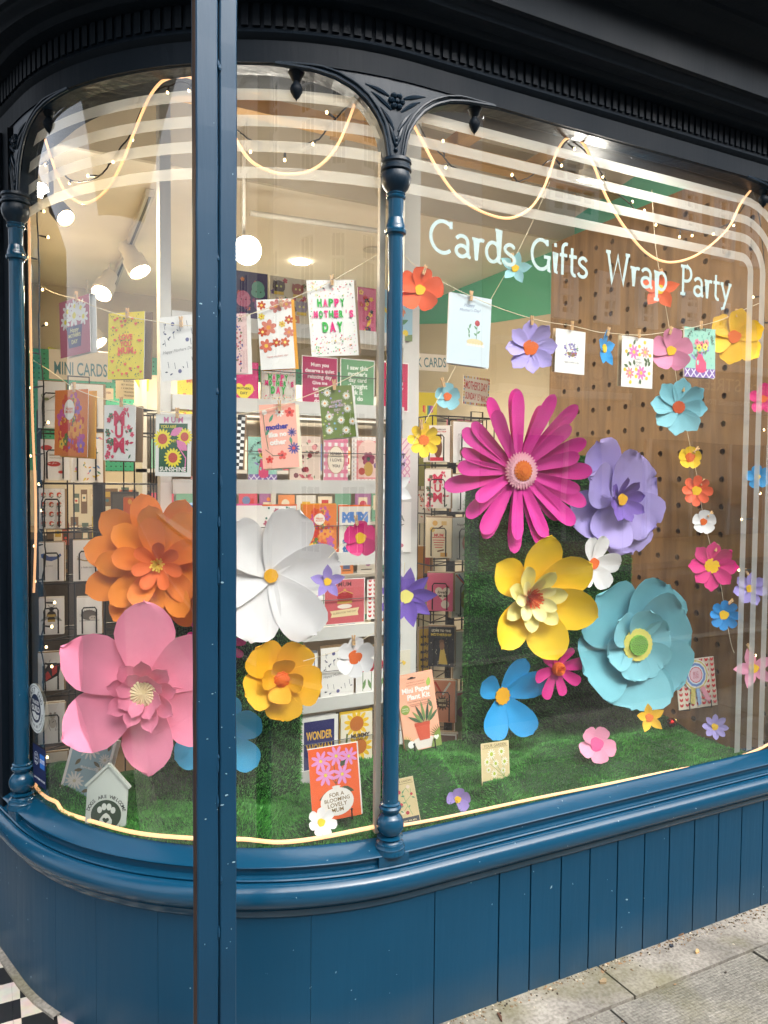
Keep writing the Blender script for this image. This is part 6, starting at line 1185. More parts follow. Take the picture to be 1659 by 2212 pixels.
def flower(label, px, py, Rpx, layers, cen, d=None, y=None, yaw=None, pitch=0.0, roll=0.0, group=None, p=None, cat='paper flower', seed=1, holder=None):
    """layers: (n, radius fraction, width fraction of its length, shape, lift, cup, curl, phase deg, colour, z, wav)"""
    if p is None: p = G(px, py, d) if y is None else PY(px, py, y)
    yw = yaw_at(p) if yaw is None else yaw
    e = tag(empty('paper_flower', M=pose(p, yw, pitch, R(roll))), label, cat, group); Rm = Rpx*depth(p)/FPX; g = random.Random(seed+int(px)*7+int(py)); zc = 0
    for li, ly in enumerate(layers):
        n, rf, wf, shape, lift, cup, curl, ph, c, z = ly[:10]; wav = ly[10] if len(ly) > 10 else 0; L = Rm*rf
        for k in range(n):
            me = petal_mesh(L, L*wf, shape, lift, cup, curl, c, Rm*.02, .0009 if Rm > .08 else .0006, wav, k % 5 if L > .05 else k % 2)
            o = bpy.data.objects.new('petal', me); col.objects.link(o); o.parent = e
            s_ = g.uniform(.93, 1.04) if shape != 'strip' else g.uniform(.8, 1.1)
            if isinstance(ph, list): a = R(ph[k][0]); s_ = ph[k][1]
            else: a = R(ph)+2*math.pi*k/n+g.uniform(-.05, .05)*(6/n)
            o.matrix_local = Matrix.Translation((0, 0, z*Rm+(k % 2)*.0016+k*.0002)) @ Matrix.Rotation(a, 4, 'Z') @ Matrix.Rotation(g.uniform(-.05, .05), 4, 'Y') @ Matrix.Rotation(.09+g.uniform(-.04, .04), 4, 'X') @ Matrix.Diagonal((s_, s_*g.uniform(.94, 1.05), 1, 1))
    for q in cen: centre(q[0], q[1]*Rm, q[2], q[3]*Rm, e)
    FL.append(e); return e
OG, OG2, OG3 = (232, 136, 40), (234, 130, 50), (230, 112, 56)
LP = (240, 142, 172); WH = (236, 235, 236); GD = (246, 186, 36); SKY = (74, 184, 236); BL = (44, 156, 220); MGT = (206, 36, 136); LIL = (178, 164, 228); PUR = (120, 92, 186); YL = (250, 206, 44); PYL = (240, 226, 130); POP = (112, 180, 192); CORAL = (232, 92, 46); HP = (222, 46, 126)
big = 'giant paper flowers'
flower('giant orange dahlia flower with three rings of rounded petals', 345, 1216, 150, [(11, 1.02, .46, 'round', .1, .08, .05, 5, (228, 132, 40), 0), (9, .86, .46, 'round', .26, .12, .02, 20, (234, 138, 42), .05), (5, .7, .5, 'round', .4, .16, 0, 100, (238, 132, 52), .08), (7, .42, .46, 'round', .6, .22, .02, 40, OG3, .17)], [('tuft', .1, (240, 210, 90), .22)], d=.235, yaw=-.3, group=big)
flower('giant pale pink flower with wide pointed petals and a cream pleated centre', 318, 1488, 188, [(6, 1.0, .66, 'oval', .12, .1, .06, 92, LP, 0, .015), (9, .44, .5, 'notch', .5, .2, .04, 10, (238, 134, 166), .06), (8, .33, .55, 'notch', .75, .22, .02, 30, (240, 138, 170), .09)], [('dome', .17, (244, 228, 186), .17)], d=.125, yaw=-.42, group=big)
flower('giant white flower of six broad petals with a flat yellow centre', 585, 1243, 152, [(6, 1.0, .72, 'wide', .14, .1, .06, 10, WH, 0, .02)], [('disc', .1, (238, 176, 44), .05)], d=.27, yaw=-.26, group=big)
flower('large golden yellow flower with an orange frilled centre below the white one', 607, 1463, 88, [(5, 1.0, .95, 'wide', .16, .12, .1, 58, GD, 0, .02), (4, .58, .95, 'wide', .5, .2, .05, 85, (240, 172, 34), .1)], [('frill2', .19, (234, 112, 40), .2)], d=.24, yaw=-.22, group=big)
flower('large sky blue flower mostly hidden behind the post', 478, 1590, 100, [(6, 1.0, .72, 'round', .14, .1, .08, 25, SKY, 0)], [('frill', .15, (240, 190, 50), .05)], d=.3, yaw=-.36, group=big)
flower('magenta daisy flower almost hidden behind the post', 464, 1388, 66, [(14, 1.0, .28, 'strip', .2, .1, .05, 5, MGT, 0), (12, .75, .28, 'strip', .4, .12, .02, 15, MGT, .1)], [('frill', .18, (240, 190, 50), .2)], d=.29, yaw=-.36, group=big)
flower('giant magenta flower of long narrow strap petals with a pink and orange frilled centre', 1118, 1017, 160, [(15, 1.08, .21, 'strip', .05, .04, .05, 0, (210, 46, 150), 0), (13, 1.02, .22, 'strip', .12, .05, .06, 13, (216, 52, 156), .02)], [('gerb', .255, (244, 172, 194), .1)], y=2.27, group=big, yaw=-.1)
flower('giant lilac flower with wavy petals and a purple inner ring', 1322, 1078, 124, [(4, 1.0, .92, 'wide', .06, .1, .05, [(115, 1.05), (25, .95), (-65, 1.0), (205, .95)], LIL, 0, .035), (4, .9, 1.0, 'wide', .18, .14, .05, [(68, .95), (155, .9), (-30, .95), (-110, .95)], (178, 164, 230), .06, .04), (8, .44, .5, 'notch', .6, .2, .02, 15, PUR, .16)], [('rough', .1, (244, 186, 40), .26)], y=2.27, group=big, yaw=-.05)
flower('giant yellow lotus flower with pale cream inner petals and orange stamens', 1140, 1288, 138, [(6, 1.0, .62, 'oval', .24, .22, .12, [(80, 1.04), (34, 1.06), (-14, 1.06), (-66, 1.04), (-128, .96), (142, .92)], YL, 0), (7, .57, .48, 'oval', .46, .26, .06, 8, (242, 230, 148), .05), (7, .43, .46, 'oval', .66, .28, .02, 32, (246, 238, 168), .08)], [('stamen', .17, (222, 96, 44), .1)], y=2.26, yaw=-.22, pitch=.02, group=big)
flower('large plain white flower tucked behind the yellow lotus', 1281, 1217, 62, [(5, 1.0, .7, 'wide', .12, .1, .08, [(68, 1), (112, .95), (2, 1.02), (-58, 1), (-125, .9)], WH, 0, .02)], [('rough', .2, (234, 110, 50), .06)], y=2.2, group=big)
flower('giant dusty teal poppy flower with a yellow and green seeded centre', 1364, 1388, 134, [(5, 1.06, 1.15, 'wide', .05, .14, .1, 60, (116, 184, 198), 0, .02), (3, 1.0, 1.15, 'wide', .1, .16, .1, [(35, .95), (-40, 1.0), (-95, 1.0)], (124, 190, 204), .03, .02), (6, .57, 1.0, 'wide', .16, .2, .1, 20, (134, 200, 214), .1, .03)], [('seed', .26, (0, 0, 0), .17)], y=2.19, yaw=-.2, group=big)
flower('large bright blue flower of five loose rounded petals on the grass board', 1082, 1502, 98, [(5, 1.0, .6, 'round', .16, .14, .12, [(63, .95), (18, 1.08), (-52, 1.05), (-112, .95), (150, .85)], BL, 0)], [('frill', .19, (240, 176, 44), .06)], y=2.29, group=big)
flower('magenta flower with eight round-tipped petals and an orange cup', 1200, 1443, 68, [(8, 1.0, .42, 'strip', .16, .12, .06, 10, (196, 40, 128), 0)], [('tube', .22, (230, 110, 40), .06)], y=2.23, group=big)
gs = 'paper flowers hung on strings'
def small(label, px, py, r, n, shape, c, cc, wf=.8, d=.05, cr=.22, ck='rough', ph=90, lift=.14, yaw=None, roll=0, pitch=0, curl=.06, group=gs, pegp=None, pl=None):
    if yaw is None and px > 860: rv = ray(px, py); yaw = -.62*math.atan2(rv[0], rv[1])
    e = flower(label, px, py, r, [(n, 1.0, wf, shape, lift, .1, curl, ph, c, 0)], [(ck, cr, cc, .05)], d=d, yaw=yaw, roll=roll, pitch=pitch, group=group)
    if pegp: q = G(pegp[0], pegp[1], d-.012); peg(q, yaw_at(q), R(pegp[2]), pl)
    return e
YC = (244, 196, 40); OC = (226, 106, 40)
small('coral orange flower of five petals left of the pale blue card', 907, 627, 50, 5, 'wide', CORAL, YC, .9, ph=85, pegp=(917, 583, -20), pl='peg on the coral orange flower', yaw=-.35)
small('pale aqua star flower under the word Cards', 1112, 580, 36, 5, 'point', (150, 206, 214), YC, .62, ph=80, pegp=(1107, 557, 10), pl='peg on the pale aqua star flower')
small('orange star flower behind the word Wrap', 1424, 626, 44, 5, 'point', (232, 96, 46), YC, .62, ph=88, ck='frill', pegp=(1430, 590, 30), pl='peg on the orange star flower')
small('large lilac flower with an orange centre on the sagging string', 1145, 752, 58, 8, 'notch', LIL, OC, .62, cr=.28, ph=95, pegp=(1149, 692, 0), pl='peg on the large lilac flower')
small('blue star flower turned sideways between two white cards', 1303, 753, 42, 5, 'point', (46, 146, 210), YC, .6, ph=95, yaw=.35, pegp=(1314, 716, -15), pl='peg on the blue star flower', ck='frill')
small('bubblegum pink flower with a yellow centre beside the mint card', 1449, 758, 46, 5, 'wide', (226, 140, 176), YC, .9, ph=90, pegp=(1449, 714, -20), pl='peg on the bubblegum pink flower')
small('yellow flower with an orange centre at the right end of the sagging string', 1585, 728, 62, 6, 'notch', (238, 186, 40), OC, .82, ph=80, pegp=(1591, 676, 0), pl='peg on the yellow flower at the right end of the string')
small('large aqua flower with a rust centre on the vertical thread', 1465, 880, 60, 8, 'notch', (128, 192, 206), (200, 84, 40), .66, ck='frill', ph=85, pegp=(1478, 838, -25), pl='peg on the large aqua flower')
small('small yellow round-petalled flower with an orange centre on the vertical thread', 1490, 988, 25, 5, 'wide', (244, 200, 40), OC, .95, cr=.4, pegp=(1504, 972, -50), pl='peg on the small yellow round flower')
small('small coral flower with a yellow centre on the vertical thread', 1504, 1060, 33, 8, 'wide', (236, 102, 64), YC, .58, cr=.3, pegp=(1518, 1042, -50), pl='peg on the small coral flower')
small('small white flower with an orange dot on the vertical thread', 1519, 1127, 26, 5, 'wide', WH, OC, .95, cr=.28, pegp=(1534, 1111, -55), pl='peg on the small white dotted flower')
small('magenta flower with a frilled yellow centre low on the vertical thread', 1537, 1222, 52, 8, 'notch', (214, 48, 128), YC, .62, ck='frill', cr=.3, pegp=(1548, 1183, -25), pl='peg on the magenta flower of the vertical thread')
small('small blue flower with a yellow centre at the foot of the vertical thread', 1563, 1328, 33, 8, 'wide', (38, 136, 206), YC, .58, cr=.3, pegp=(1578, 1300, -60), pl='peg on the small blue flower at the thread foot')
small('small lilac flower behind the vertical frosted lines', 1619, 1271, 36, 7, 'notch', (170, 156, 226), YC, .62, d=.06, cr=.22, pegp=(1613, 1236, 40), pl='peg on the lilac flower behind the frosted lines')
small('pale pink star flower behind the vertical frosted lines', 1627, 1443, 46, 5, 'point', (236, 160, 190), YC, .55, d=.06, ph=110, pegp=(1617, 1398, 30), pl='peg on the pale pink star flower')
small('small sky blue flower at the right edge behind a frosted line', 1636, 1030, 26, 5, 'wide', (52, 150, 212), YC, .9, d=.05, ph=100)
small('magenta flower cut by the right edge of the window', 1648, 862, 36, 5, 'oval', (222, 50, 126), OC, .7, d=.04)
small('small aqua flower with an orange centre in front of the CARDS sign', 966, 857, 29, 5, 'wide', (140, 196, 208), OC, .95, cr=.3, d=.066, pegp=(957, 826, 20), pl='peg on the small aqua flower')
small('bright yellow flower with an orange centre right of the slim column', 915, 951, 38, 8, 'wide', (246, 206, 46), (234, 120, 44), .56, cr=.3, d=.066, ck='frill', pegp=(910, 917, 5), pl='peg on the bright yellow flower')
small('white star flower mostly hidden by the slim column', 848, 1056, 45, 6, 'point', WH, YC, .6, d=.066, ph=35)
small('hot pink flower with a yellow centre left of the slim column', 778, 1162, 40, 5, 'wide', HP, YC, .92, d=.066, cr=.3, ph=95, pegp=(770, 1124, 10), pl='peg on the hot pink flower')
small('small lilac star flower peeping out behind the giant white flower', 707, 1256, 38, 5, 'point', (160, 140, 214), YC, .6, d=.075, ph=20)
small('white flower with an orange centre below the crown card', 766, 1419, 44, 6, 'wide', WH, (232, 108, 46), .8, d=.05, cr=.34, ph=90, pegp=(764, 1383, 2), pl='peg on the white flower with the orange centre')
small('purple star flower with a pale yellow centre behind the column', 877, 1288, 66, 9, 'point', PUR, (240, 230, 130), .5, d=.1, cr=.22, ph=85)
b = MB(); q = G(874, 1215, .1); q1 = G(879, 1340, .1); b.tube([tuple(q), tuple(q1+np.array([0, .01, 0]))], .001, STR, 5); tag(b.build('string'), 'short thread behind the purple star flower', 'string', 'card strings')
# flowers lying on the grass
gg = 'paper flowers lying on the grass'
def onfloor(label, px, py, r, n, shape, c, cc, wf, d, tilt, yaw=0, roll=0, ph=90, cr=.25, ck='rough'):
    return flower(label, px, py, r, [(n, 1.0, wf, shape, .3, .12, .06, ph, c, 0)], [(ck, cr, cc, .1)], d=d, yaw=yaw, pitch=-tilt, roll=roll, group=gg)
onfloor('white flower lying on the grass under the orange card', 693, 1777, 33, 7, 'wide', WH, YC, .62, .055, .45, -.1)
onfloor('lilac flower lying on the grass right of the sweet pea packet', 988, 1726, 28, 5, 'wide', (170, 148, 222), YC, .95, .07, .1, -.3)
onfloor('pink flower with a hot pink centre on the right of the grass', 1287, 1608, 42, 5, 'wide', (240, 160, 190), (226, 90, 150), .85, .14, .35, -.4, ph=60, cr=.35)
onfloor('yellow star flower on the grass under the teal poppy', 1401, 1550, 34, 5, 'point', (244, 190, 36), (230, 120, 40), .6, .22, .2, -.4, ph=100)
onfloor('lilac flower lying on the grass at the far right', 1543, 1570, 28, 8, 'oval', (176, 164, 230), YC, .5, .2, .3, -.6)
# ================================================================== THINGS STANDING ON THE GRASS
def stand(label, px0, px1, py0, py1, ops, d, yaw=0, tilt=-.12, roll=0, base=W_, cat='greeting card', name='greeting_card', th=.0016, env=None, back=None, easel=None, w=None, h=None):
    xm, ym = (px0+px1)/2, (py0+py1)/2; p = G(xm, ym, d); k = depth(p)/FPX; v = (p-CAM)[:2]; v = v/np.linalg.norm(v); c = abs(v @ np.array([math.sin(yaw), -math.cos(yaw)]))
    w_ = w or (px1-px0)*k/c; h_ = h or (py1-py0)*k
    M = pose(p, yaw, tilt, R(roll)); o = card(label, M, w_, h_, ops, base, env, None, cat, name, th, back=back)
    if easel:
        b = MB()
        for sx in (-.28, .28):
            b.tube([(sx*w_, -h_*.5-.012, -.05), (sx*w_, -h_*.5-.004, .0), (sx*w_, -h_*.5-.003, .012), (sx*w_, -h_*.5+.022, .013)], .0022, BLACK, 6)
            b.lathe([(0, -.003), (.004, 0), (0, .004)], (sx*w_, -h_*.5+.024, .013), BLACK, 8)
        b.tube([(-.28*w_, -h_*.5-.012, -.05), (0, h_*.3, -.02), (.28*w_, -h_*.5-.012, -.05)], .002, BLACK, 6)
        e = b.build('wire_easel', M=M); tag(e, easel, 'card easel', 'small black wire easels')
    return o
BLOOM = [('r', 0, 0, 1, 1, (236, 100, 46))]+[('l', [(x, y), (.02, -.02), (.03, -.12)], .012, (70, 80, 56)) for x, y in ((-.28, .3), (.0, .3), (.28, .28))]+[('lf', -.02, -.1, .36, .12, 205, (70, 84, 60)), ('lf', .1, -.08, .3, .12, -20, (70, 84, 60)), ('lf', .1, .2, .36, .12, 40, (70, 84, 60))]+[('f', x, y, r, 8, (226, 150, 208), (236, 216, 90), .17, .3, .16) for x, y, r in ((-.26, .32, .2), (.06, .36, .2), (.32, .33, .18), (-.18, .12, .21), (.16, .1, .2))]+[('d', .02, -.26, .34, (236, 232, 226), .27, 28), ('r', .02, -.09, .14, .06, (236, 232, 226)), ('d', .02, -.055, .09, (236, 232, 226), .02)]+[('t', s_, .02, y_, w_, (126, 104, 60), 3, .015) for s_, y_, w_ in (('FOR A', -.16, .3), ('BLOOMING', -.23, .52), ('LOVELY', -.3, .4), ('MUM', -.37, .24))]
stand('orange card of pink flowers in a white vase reading FOR A BLOOMING LOVELY MUM', 671, 776, 1613, 1768, BLOOM, .13, yaw=-.12, roll=2.5, back=.05, easel='wire easel under the orange blooming card')
SEED = [('r', 0, 0, .94, .97, (214, 196, 150)), ('r', 0, .38, .9, .01, (150, 130, 96))]
stand('small seed packet of red and white sweet peas reading YOUR GARDEN', 847, 906, 1673, 1790, SEED+[('t', 'YOUR GARDEN', 0, .43, .8, (110, 96, 70), 0, .01), ('r', 0, -.41, .94, .15, (62, 70, 80)), ('t', 'SWEET PEA MIX', 0, -.41, .7, (222, 206, 166), 0, .02), ('l', [(.2, -.3), (.0, 0), (-.1, .2), (.1, .28), (.2, .18)], .02, (110, 160, 110)), ('l', [(0, 0), (.25, .1), (.3, .25)], .018, (110, 160, 110)), ('l', [(.05, -.1), (-.15, -.2)], .018, (110, 160, 110)), ('d', -.24, .22, .09, (190, 60, 80)), ('d', .2, .3, .08, (226, 206, 190)), ('d', .3, .14, .06, (190, 50, 70)), ('d', -.22, -.05, .08, (200, 60, 80)), ('d', -.2, -.22, .08, (226, 214, 196)), ('d', .0, -.24, .08, (180, 50, 66)), ('sc', 81, 8, [(90, 150, 110)], .06, .09, 'lf', .3, .25)], .05, yaw=-.35, roll=10, tilt=-.1, base=(226, 208, 166), cat='seed packet', name='seed_packet', w=.066, h=.134)
stand('small daisy seed packet reading YOUR GARDEN and DAISY', 1041, 1100, 1604, 1698, SEED+[('t', 'YOUR GARDEN', 0, .43, .8, (110, 96, 70), 0, .01), ('r', 0, -.41, .94, .14, (62, 70, 80)), ('t', 'DAISY', 0, -.41, .3, (222, 206, 166), 0, .03)]+[('l', [(x, y), (.3, -.3)], .012, (110, 150, 80)) for x, y in ((-.2, .25), (.2, .28), (-.3, .1), (0, .02), (.3, .05), (-.1, -.2))]+[('f', x, y, r, 11, (238, 236, 226), (170, 186, 60), .1, .1, .4) for x, y, r in ((-.14, .24, .15), (.22, .27, .13), (-.3, .08, .12), (.0, .02, .12), (.32, .04, .13), (-.26, -.1, .09), (-.06, -.2, .12), (.26, -.16, .09))], .19, yaw=.06, roll=-3, tilt=-.14, base=(226, 208, 166), cat='seed packet', name='seed_packet')
KIT = [('r', 0, 0, 1, 1, (240, 176, 146)), ('d', .03, -.4, .32, (222, 214, 204), .12), ('r', .03, -.465, .44, .05, (222, 214, 204))]+[('lf', -.5+.0*k, -.42, .3, .03, 20+12*k, (176, 172, 96)) for k in range(6)]+[('lf', .5, -.38, .34, .03, 100+12*k, (100, 104, 56)) for k in range(6)]+[('pg', [(-.5, -.5), (-.5, -.32), (-.36, -.34), (-.22, -.42), (-.16, -.5)], (84, 96, 64)), ('pg', [(.5, -.5), (.5, -.26), (.34, -.33), (.26, -.42), (.2, -.5)], (126, 146, 70)), ('d', -.32, -.41, .09, (232, 232, 228)), ('he', .38, -.38, .07, (226, 232, 216)), ('d', -.36, .05, .12, (140, 160, 80)), ('t', 'Healing', -.36, .065, .15, (236, 230, 216)), ('t', 'Aloe Vera', -.36, .035, .18, (236, 230, 216)), ('lf', .32, .3, .24, .12, 75, (166, 190, 90)), ('lf', .36, .02, .24, .1, 110, (96, 116, 84)),
       ('t', 'THE MINDFUL GARDENER', 0, .39, .5, (170, 112, 90)), ('t', 'MAKE YOUR OWN ALOE VERA', 0, .355, .52, (150, 92, 74)), ('t', 'Mini Paper', .0, .29, .78, (240, 236, 230), 0, .035), ('t', 'Plant Kit', .04, .2, .62, (240, 236, 230), 0, .035), ('t', 'LITTLE MOMENTS OF CALMING CRAFT', .04, .135, .64, (120, 80, 66)), ('r', .04, .1, .56, .008, (190, 130, 108)), ('r', .04, .08, .5, .008, (190, 130, 108)), ('pg', [(-.16, -.17), (.24, -.17), (.2, -.38), (-.08, -.38)], (206, 92, 70)), ('r', .04, -.17, .42, .045, (196, 84, 64))]+[('lf', .04+.03*k, -.16, L, .08, a, c) for k, (L, a, c) in enumerate(((.42, 148, (84, 104, 76)), (.42, 128, (126, 150, 90)), (.5, 112, (70, 92, 72)), (.56, 96, (120, 144, 88)), (.5, 78, (66, 88, 70)), (.44, 62, (104, 130, 84)), (.4, 44, (80, 104, 74))))]+[('pg', [(-.2, .435), (.02, .435), (.02, .45), (-.03, .45), (-.06, .462), (-.12, .462), (-.15, .45), (-.2, .45)], (40, 34, 30))]
stand('peach craft packet with an aloe plant reading Mini Paper Plant Kit', 852, 958, 1440, 1632, KIT, .2, yaw=-.12, roll=6, base=(222, 160, 130), cat='craft kit', name='craft_kit', th=.012, easel='wire easel under the peach plant kit', w=.124, h=.235)
stand('card with a striped prize rosette reading BEST MUM EVER on red leaf pattern', 1466, 1543, 1424, 1528, LEAFP+[('d', -.02, .18, .33, (226, 222, 214), .33, 20), ('d', -.02, .18, .31, (206, 190, 100), .31, 12), ('d', -.02, .18, .28, (226, 222, 214), .28, 14), ('d', -.02, .18, .25, (110, 140, 196), .25, 12), ('d', -.02, .18, .2, (206, 222, 232), .2, 12), ('d', -.02, .18, .17, (206, 90, 100), .17, 12), ('d', -.02, .18, .15, (222, 186, 200), .15, 16), ('t', 'BEST', -.02, .22, .14, (180, 60, 80)), ('t', 'MUM', -.02, .175, .13, (180, 60, 80)), ('t', 'EVER', -.02, .13, .14, (180, 60, 80)), ('pg', [(-.16, -.06), (-.06, -.1), (-.1, -.42), (-.22, -.38)], (206, 190, 110)), ('pg', [(-.06, -.1), (.04, -.1), (.06, -.42), (-.02, -.46)], (150, 180, 220)), ('pg', [(.06, -.1), (.16, -.06), (.32, -.36), (.2, -.4)], (222, 150, 170))], .26, yaw=-.15, roll=2, base=(226, 214, 196), easel='wire easel under the rosette card', back=.04)
CHRY = [('r', 0, 0, .88, .92, (150, 176, 186))]+[('f', x, y, r, 13, (214, 212, 206), (190, 184, 160), .1, .2, .25) for x, y, r in ((-.06, .28, .26), (-.22, -.26, .22), (.34, .16, .14), (.28, .0, .12))]+[('f', x, y, r*.7, 11, (224, 222, 216), (200, 192, 166), .1, .5, .25) for x, y, r in ((-.06, .28, .26), (-.22, -.26, .22))]+[('lf', x, y, .2, .08, a, (112, 104, 80)) for x, y, a in ((-.2, .1, 240), (.1, .1, -30), (.36, .3, 80), (-.1, -.06, 200), (.0, -.4, 30), (-.36, -.42, 160))]+[('r', .04, -.02, .4, .035, (206, 214, 216)), ('t', 'FOR YOU', .04, -.02, .3, (120, 130, 130))]
stand('grey-blue card of white chrysanthemums leaning behind the dog sign', 146, 234, 1584, 1728, CHRY, .11, yaw=-.5, roll=-13, tilt=-.1, back=.06, easel='wire easel under the chrysanthemum card', w=.135, h=.195)
# dog kennel shaped sign
p = G(231, 1730, .05); k = depth(p)/FPX; yw = -.42
M = pose(p, yw, -.06, R(-3)); b = MB(); SG = P((206, 214, 206), .5); DGN = P((58, 76, 62), .5)
wS, hS = .126, .2
b.prism([(-wS*.46, -hS*.5), (wS*.46, -hS*.5), (wS*.46, hS*.2), (0, hS*.5), (-wS*.46, hS*.2)], -.004, 0, SG)
A = Art(b, wS, hS, .0004); A.d(0, -.2, .34, (58, 76, 62), None, 36); A.up()
for x, y, rx, ry in ((-.15, -.13, .055, .075), (-.055, -.085, .055, .08), (.055, -.085, .055, .08), (.15, -.13, .055, .075)): A.d(x, y, rx, (214, 222, 214), ry)
A.up(); A.pg([(-.0, -.17), (.07, -.2), (.14, -.27), (.14, -.32), (.08, -.345), (0, -.335), (-.08, -.345), (-.14, -.32), (-.14, -.27), (-.07, -.2)], (214, 222, 214)); A.up(); A.he(0, -.275, .075, (58, 76, 62)); A.up()
A.ta('DOGS ARE WELCOME', 0, -.2, .42, 163, 17, .105, (44, 50, 48), .02)
o = b.build('dog_sign', M=M); tag(o, 'pale kennel shaped sign with a paw print reading DOGS ARE WELCOME', 'sign')
b = MB()
for sg in (-1, 1):
    t = math.atan2(hS*.3, wS*.46); Mr = Matrix.Translation((sg*wS*.25, hS*.365, 0)) @ Matrix.Rotation(-sg*t, 4, 'Z'); b.box((-.044, -.003, -.006), (.046, .004, .006), SG, Mr)
b.build('sign_roof', o)
# foil ladybird
p = G(1452, 1560, .3); M = pose(p, .4, -.2); b = MB(); RF = P((190, 26, 30), .22, 'metal'); GF = P((222, 190, 120), .25, 'metal')
rr_ = random.Random(2)
def blob(c, rx, ry, rz, mat, n=14):
    vs_ = []; 
    for i in range(n+1):
        a = math.pi*i/n
        for k in range(n): t = 2*math.pi*k/n; f_ = 1+rr_.uniform(-.04, .04); vs_.append((c[0]+rx*f_*math.cos(a), c[1]+ry*f_*math.sin(a)*math.cos(t), c[2]+rz*f_*math.sin(a)*math.sin(t)))
    b.add(vs_, [(i*n+k, i*n+(k+1) % n, (i+1)*n+(k+1) % n, (i+1)*n+k) for i in range(n) for k in range(n)], mat)
blob((-.006, 0, 0), .022, .018, .018, RF); o = b.build('chocolate_ladybird', M=M, smooth=True); tag(o, 'small foil wrapped red and gold ladybird lying in the grass', 'chocolate')
b = MB(); blob((.018, 0, .002), .013, .0145, .0145, GF); b.build('head', o, smooth=True)
b = MB()
for x, y in ((-.012, .008), (-.004, -.006), (-.018, -.004)): b.lathe([(.0035, -.001), (.0035, .001), (0, .0015)], (x, y, .0175), P((24, 20, 20), .4), 8)
b.lathe([(.002, 0), (.002, .001), (0, .0012)], (.022, .004, .0145), P((24, 20, 20), .4), 8); b.build('spots', o)
# ------------------------------------------------------------------ stickers on the glass
def sticker(label, px, py, w_, h_, fn, d=-.003):
    p = G(px, py, d); yw = yaw_at(p); b = MB(); fn(b); o = b.build('sticker', M=pose(p, yw, 0, 0)); tag(o, label, 'sticker'); return o
def guild(b):
    r = .075; A = Art(b, .15, .15, 0); A.d(0, 0, .5, (196, 204, 204), None, 40); A.up(); A.d(0, 0, .46, (30, 44, 66), None, 40); A.up(); A.d(0, 0, .45, (200, 206, 206), None, 40); A.up(); A.d(0, 0, .29, (28, 40, 66), None, 36); A.up()
    A.ta('EAST END', 0, 0, .365, 150, 30, .14, (30, 44, 66), .02); A.ta('TOGETHER WE ARE STRONGER', 0, 0, .37, 190, 350, .08, (30, 44, 66), .01, True); A.t('TRADES', 0, .13, .36, (214, 216, 214), 0, .02); A.t('GUILD', 0, .0, .44, (214, 216, 214), 0, .03); A.up()
    A.pg([(-.2, -.1), (-.05, -.08), (.06, -.12), (.2, -.1), (.14, -.2), (.02, -.24), (-.1, -.22)], (206, 210, 208)); A.l([(-.06, -.2), (.04, -.13)], .015, (28, 40, 66)); A.l([(.0, -.22), (.08, -.16)], .015, (28, 40, 66))
sticker('round grey sticker with clasped hands reading EAST END TRADES GUILD', 77, 1530, .15, .15, guild)
def shop(b):
    A = Art(b, .1, .12, 0); A.r(0, 0, 1, 1, (22, 34, 76)); A.up(); A.d(-.24, .16, .17, (206, 212, 222), .2, 24); A.up(); A.d(-.24, .16, .155, (22, 34, 76), .185, 24); A.up()
    A.t("LET'S", -.24, .24, .2, (214, 220, 230), 0, .02); A.t('SHOP', -.24, .15, .2, (214, 220, 230), 0, .02); A.t('SMALL', -.24, .06, .22, (214, 220, 230), 0, .02); A.r(.22, .15, .36, .36, (46, 110, 196)); A.up(); A.r(.22, .15, .34, .1, (226, 230, 236)); A.up(); A.t('AMERICAN', .22, .17, .3, (46, 110, 196), 0, .03); A.t('EXPRESS', .22, .125, .28, (46, 110, 196), 0, .03); A.t('LOVE WHERE YOU LIVE', 0, -.34, .84, (222, 226, 232), 0, .04)
sticker('navy rectangular sticker reading LOVE WHERE YOU LIVE at the lower left corner', 85, 1655, .1, .12, shop)
# ================================================================== ROPE LIGHTS AND FAIRY LIGHTS
NEON = glow((255, 188, 132), .42, 'warm_rope_glow'); NEONS = P((206, 190, 180), .5)
def rope(label, pts, d=.03, r=.0038, n=6):
    q = cat_rom([G(p[0], p[1], d) for p in pts], n); b = MB(); b.tube([tuple(v) for v in q], r, NEON, 8); o = b.build('rope_light'); tag(o, label, 'rope light', 'glowing warm rope lights')
    b = MB(); b.tube([tuple(v+np.array([0, r*.9, 0])) for v in q], r*.8, NEONS, 6); b.build('backing', o); return o
rope('glowing rope light hung in waves across the top of the rounded window', [(78, 263), (90, 278), (110, 340), (135, 405), (165, 434), (195, 436), (230, 410), (262, 355), (290, 285), (320, 215), (345, 180), (368, 168), (390, 166), (415, 168), (460, 200), (490, 255), (515, 310), (545, 350), (590, 372), (630, 376), (672, 368), (705, 345), (730, 312), (750, 268), (767, 222)])
rope('glowing rope light hung in waves across the top of the flat window', [(893, 268), (915, 310), (945, 365), (985, 420), (1030, 452), (1080, 470), (1115, 468), (1150, 445), (1175, 405), (1190, 365), (1202, 330), (1220, 302), (1240, 298), (1260, 310), (1280, 350), (1310, 425), (1350, 492), (1395, 545), (1440, 566), (1490, 558), (1535, 530), (1575, 490), (1600, 440), (1628, 404)])
rope('straight glowing rope light down the left edge of the rounded window', [(60, 345), (63, 500), (66, 700), (70, 900), (76, 1050), (77, 1150), (75, 1230), (73, 1280)], .018, .0036)
rope('glowing rope light lying along the sill of the rounded window', [(78, 1690), (80, 1702), (100, 1722), (122, 1733), (130, 1745), (140, 1754), (160, 1762), (192, 1772), (266, 1793), (330, 1804), (422, 1811), (480, 1813), (530, 1813), (590, 1819), (640, 1817), (700, 1808), (790, 1790), (808, 1786)], .022, .0055)
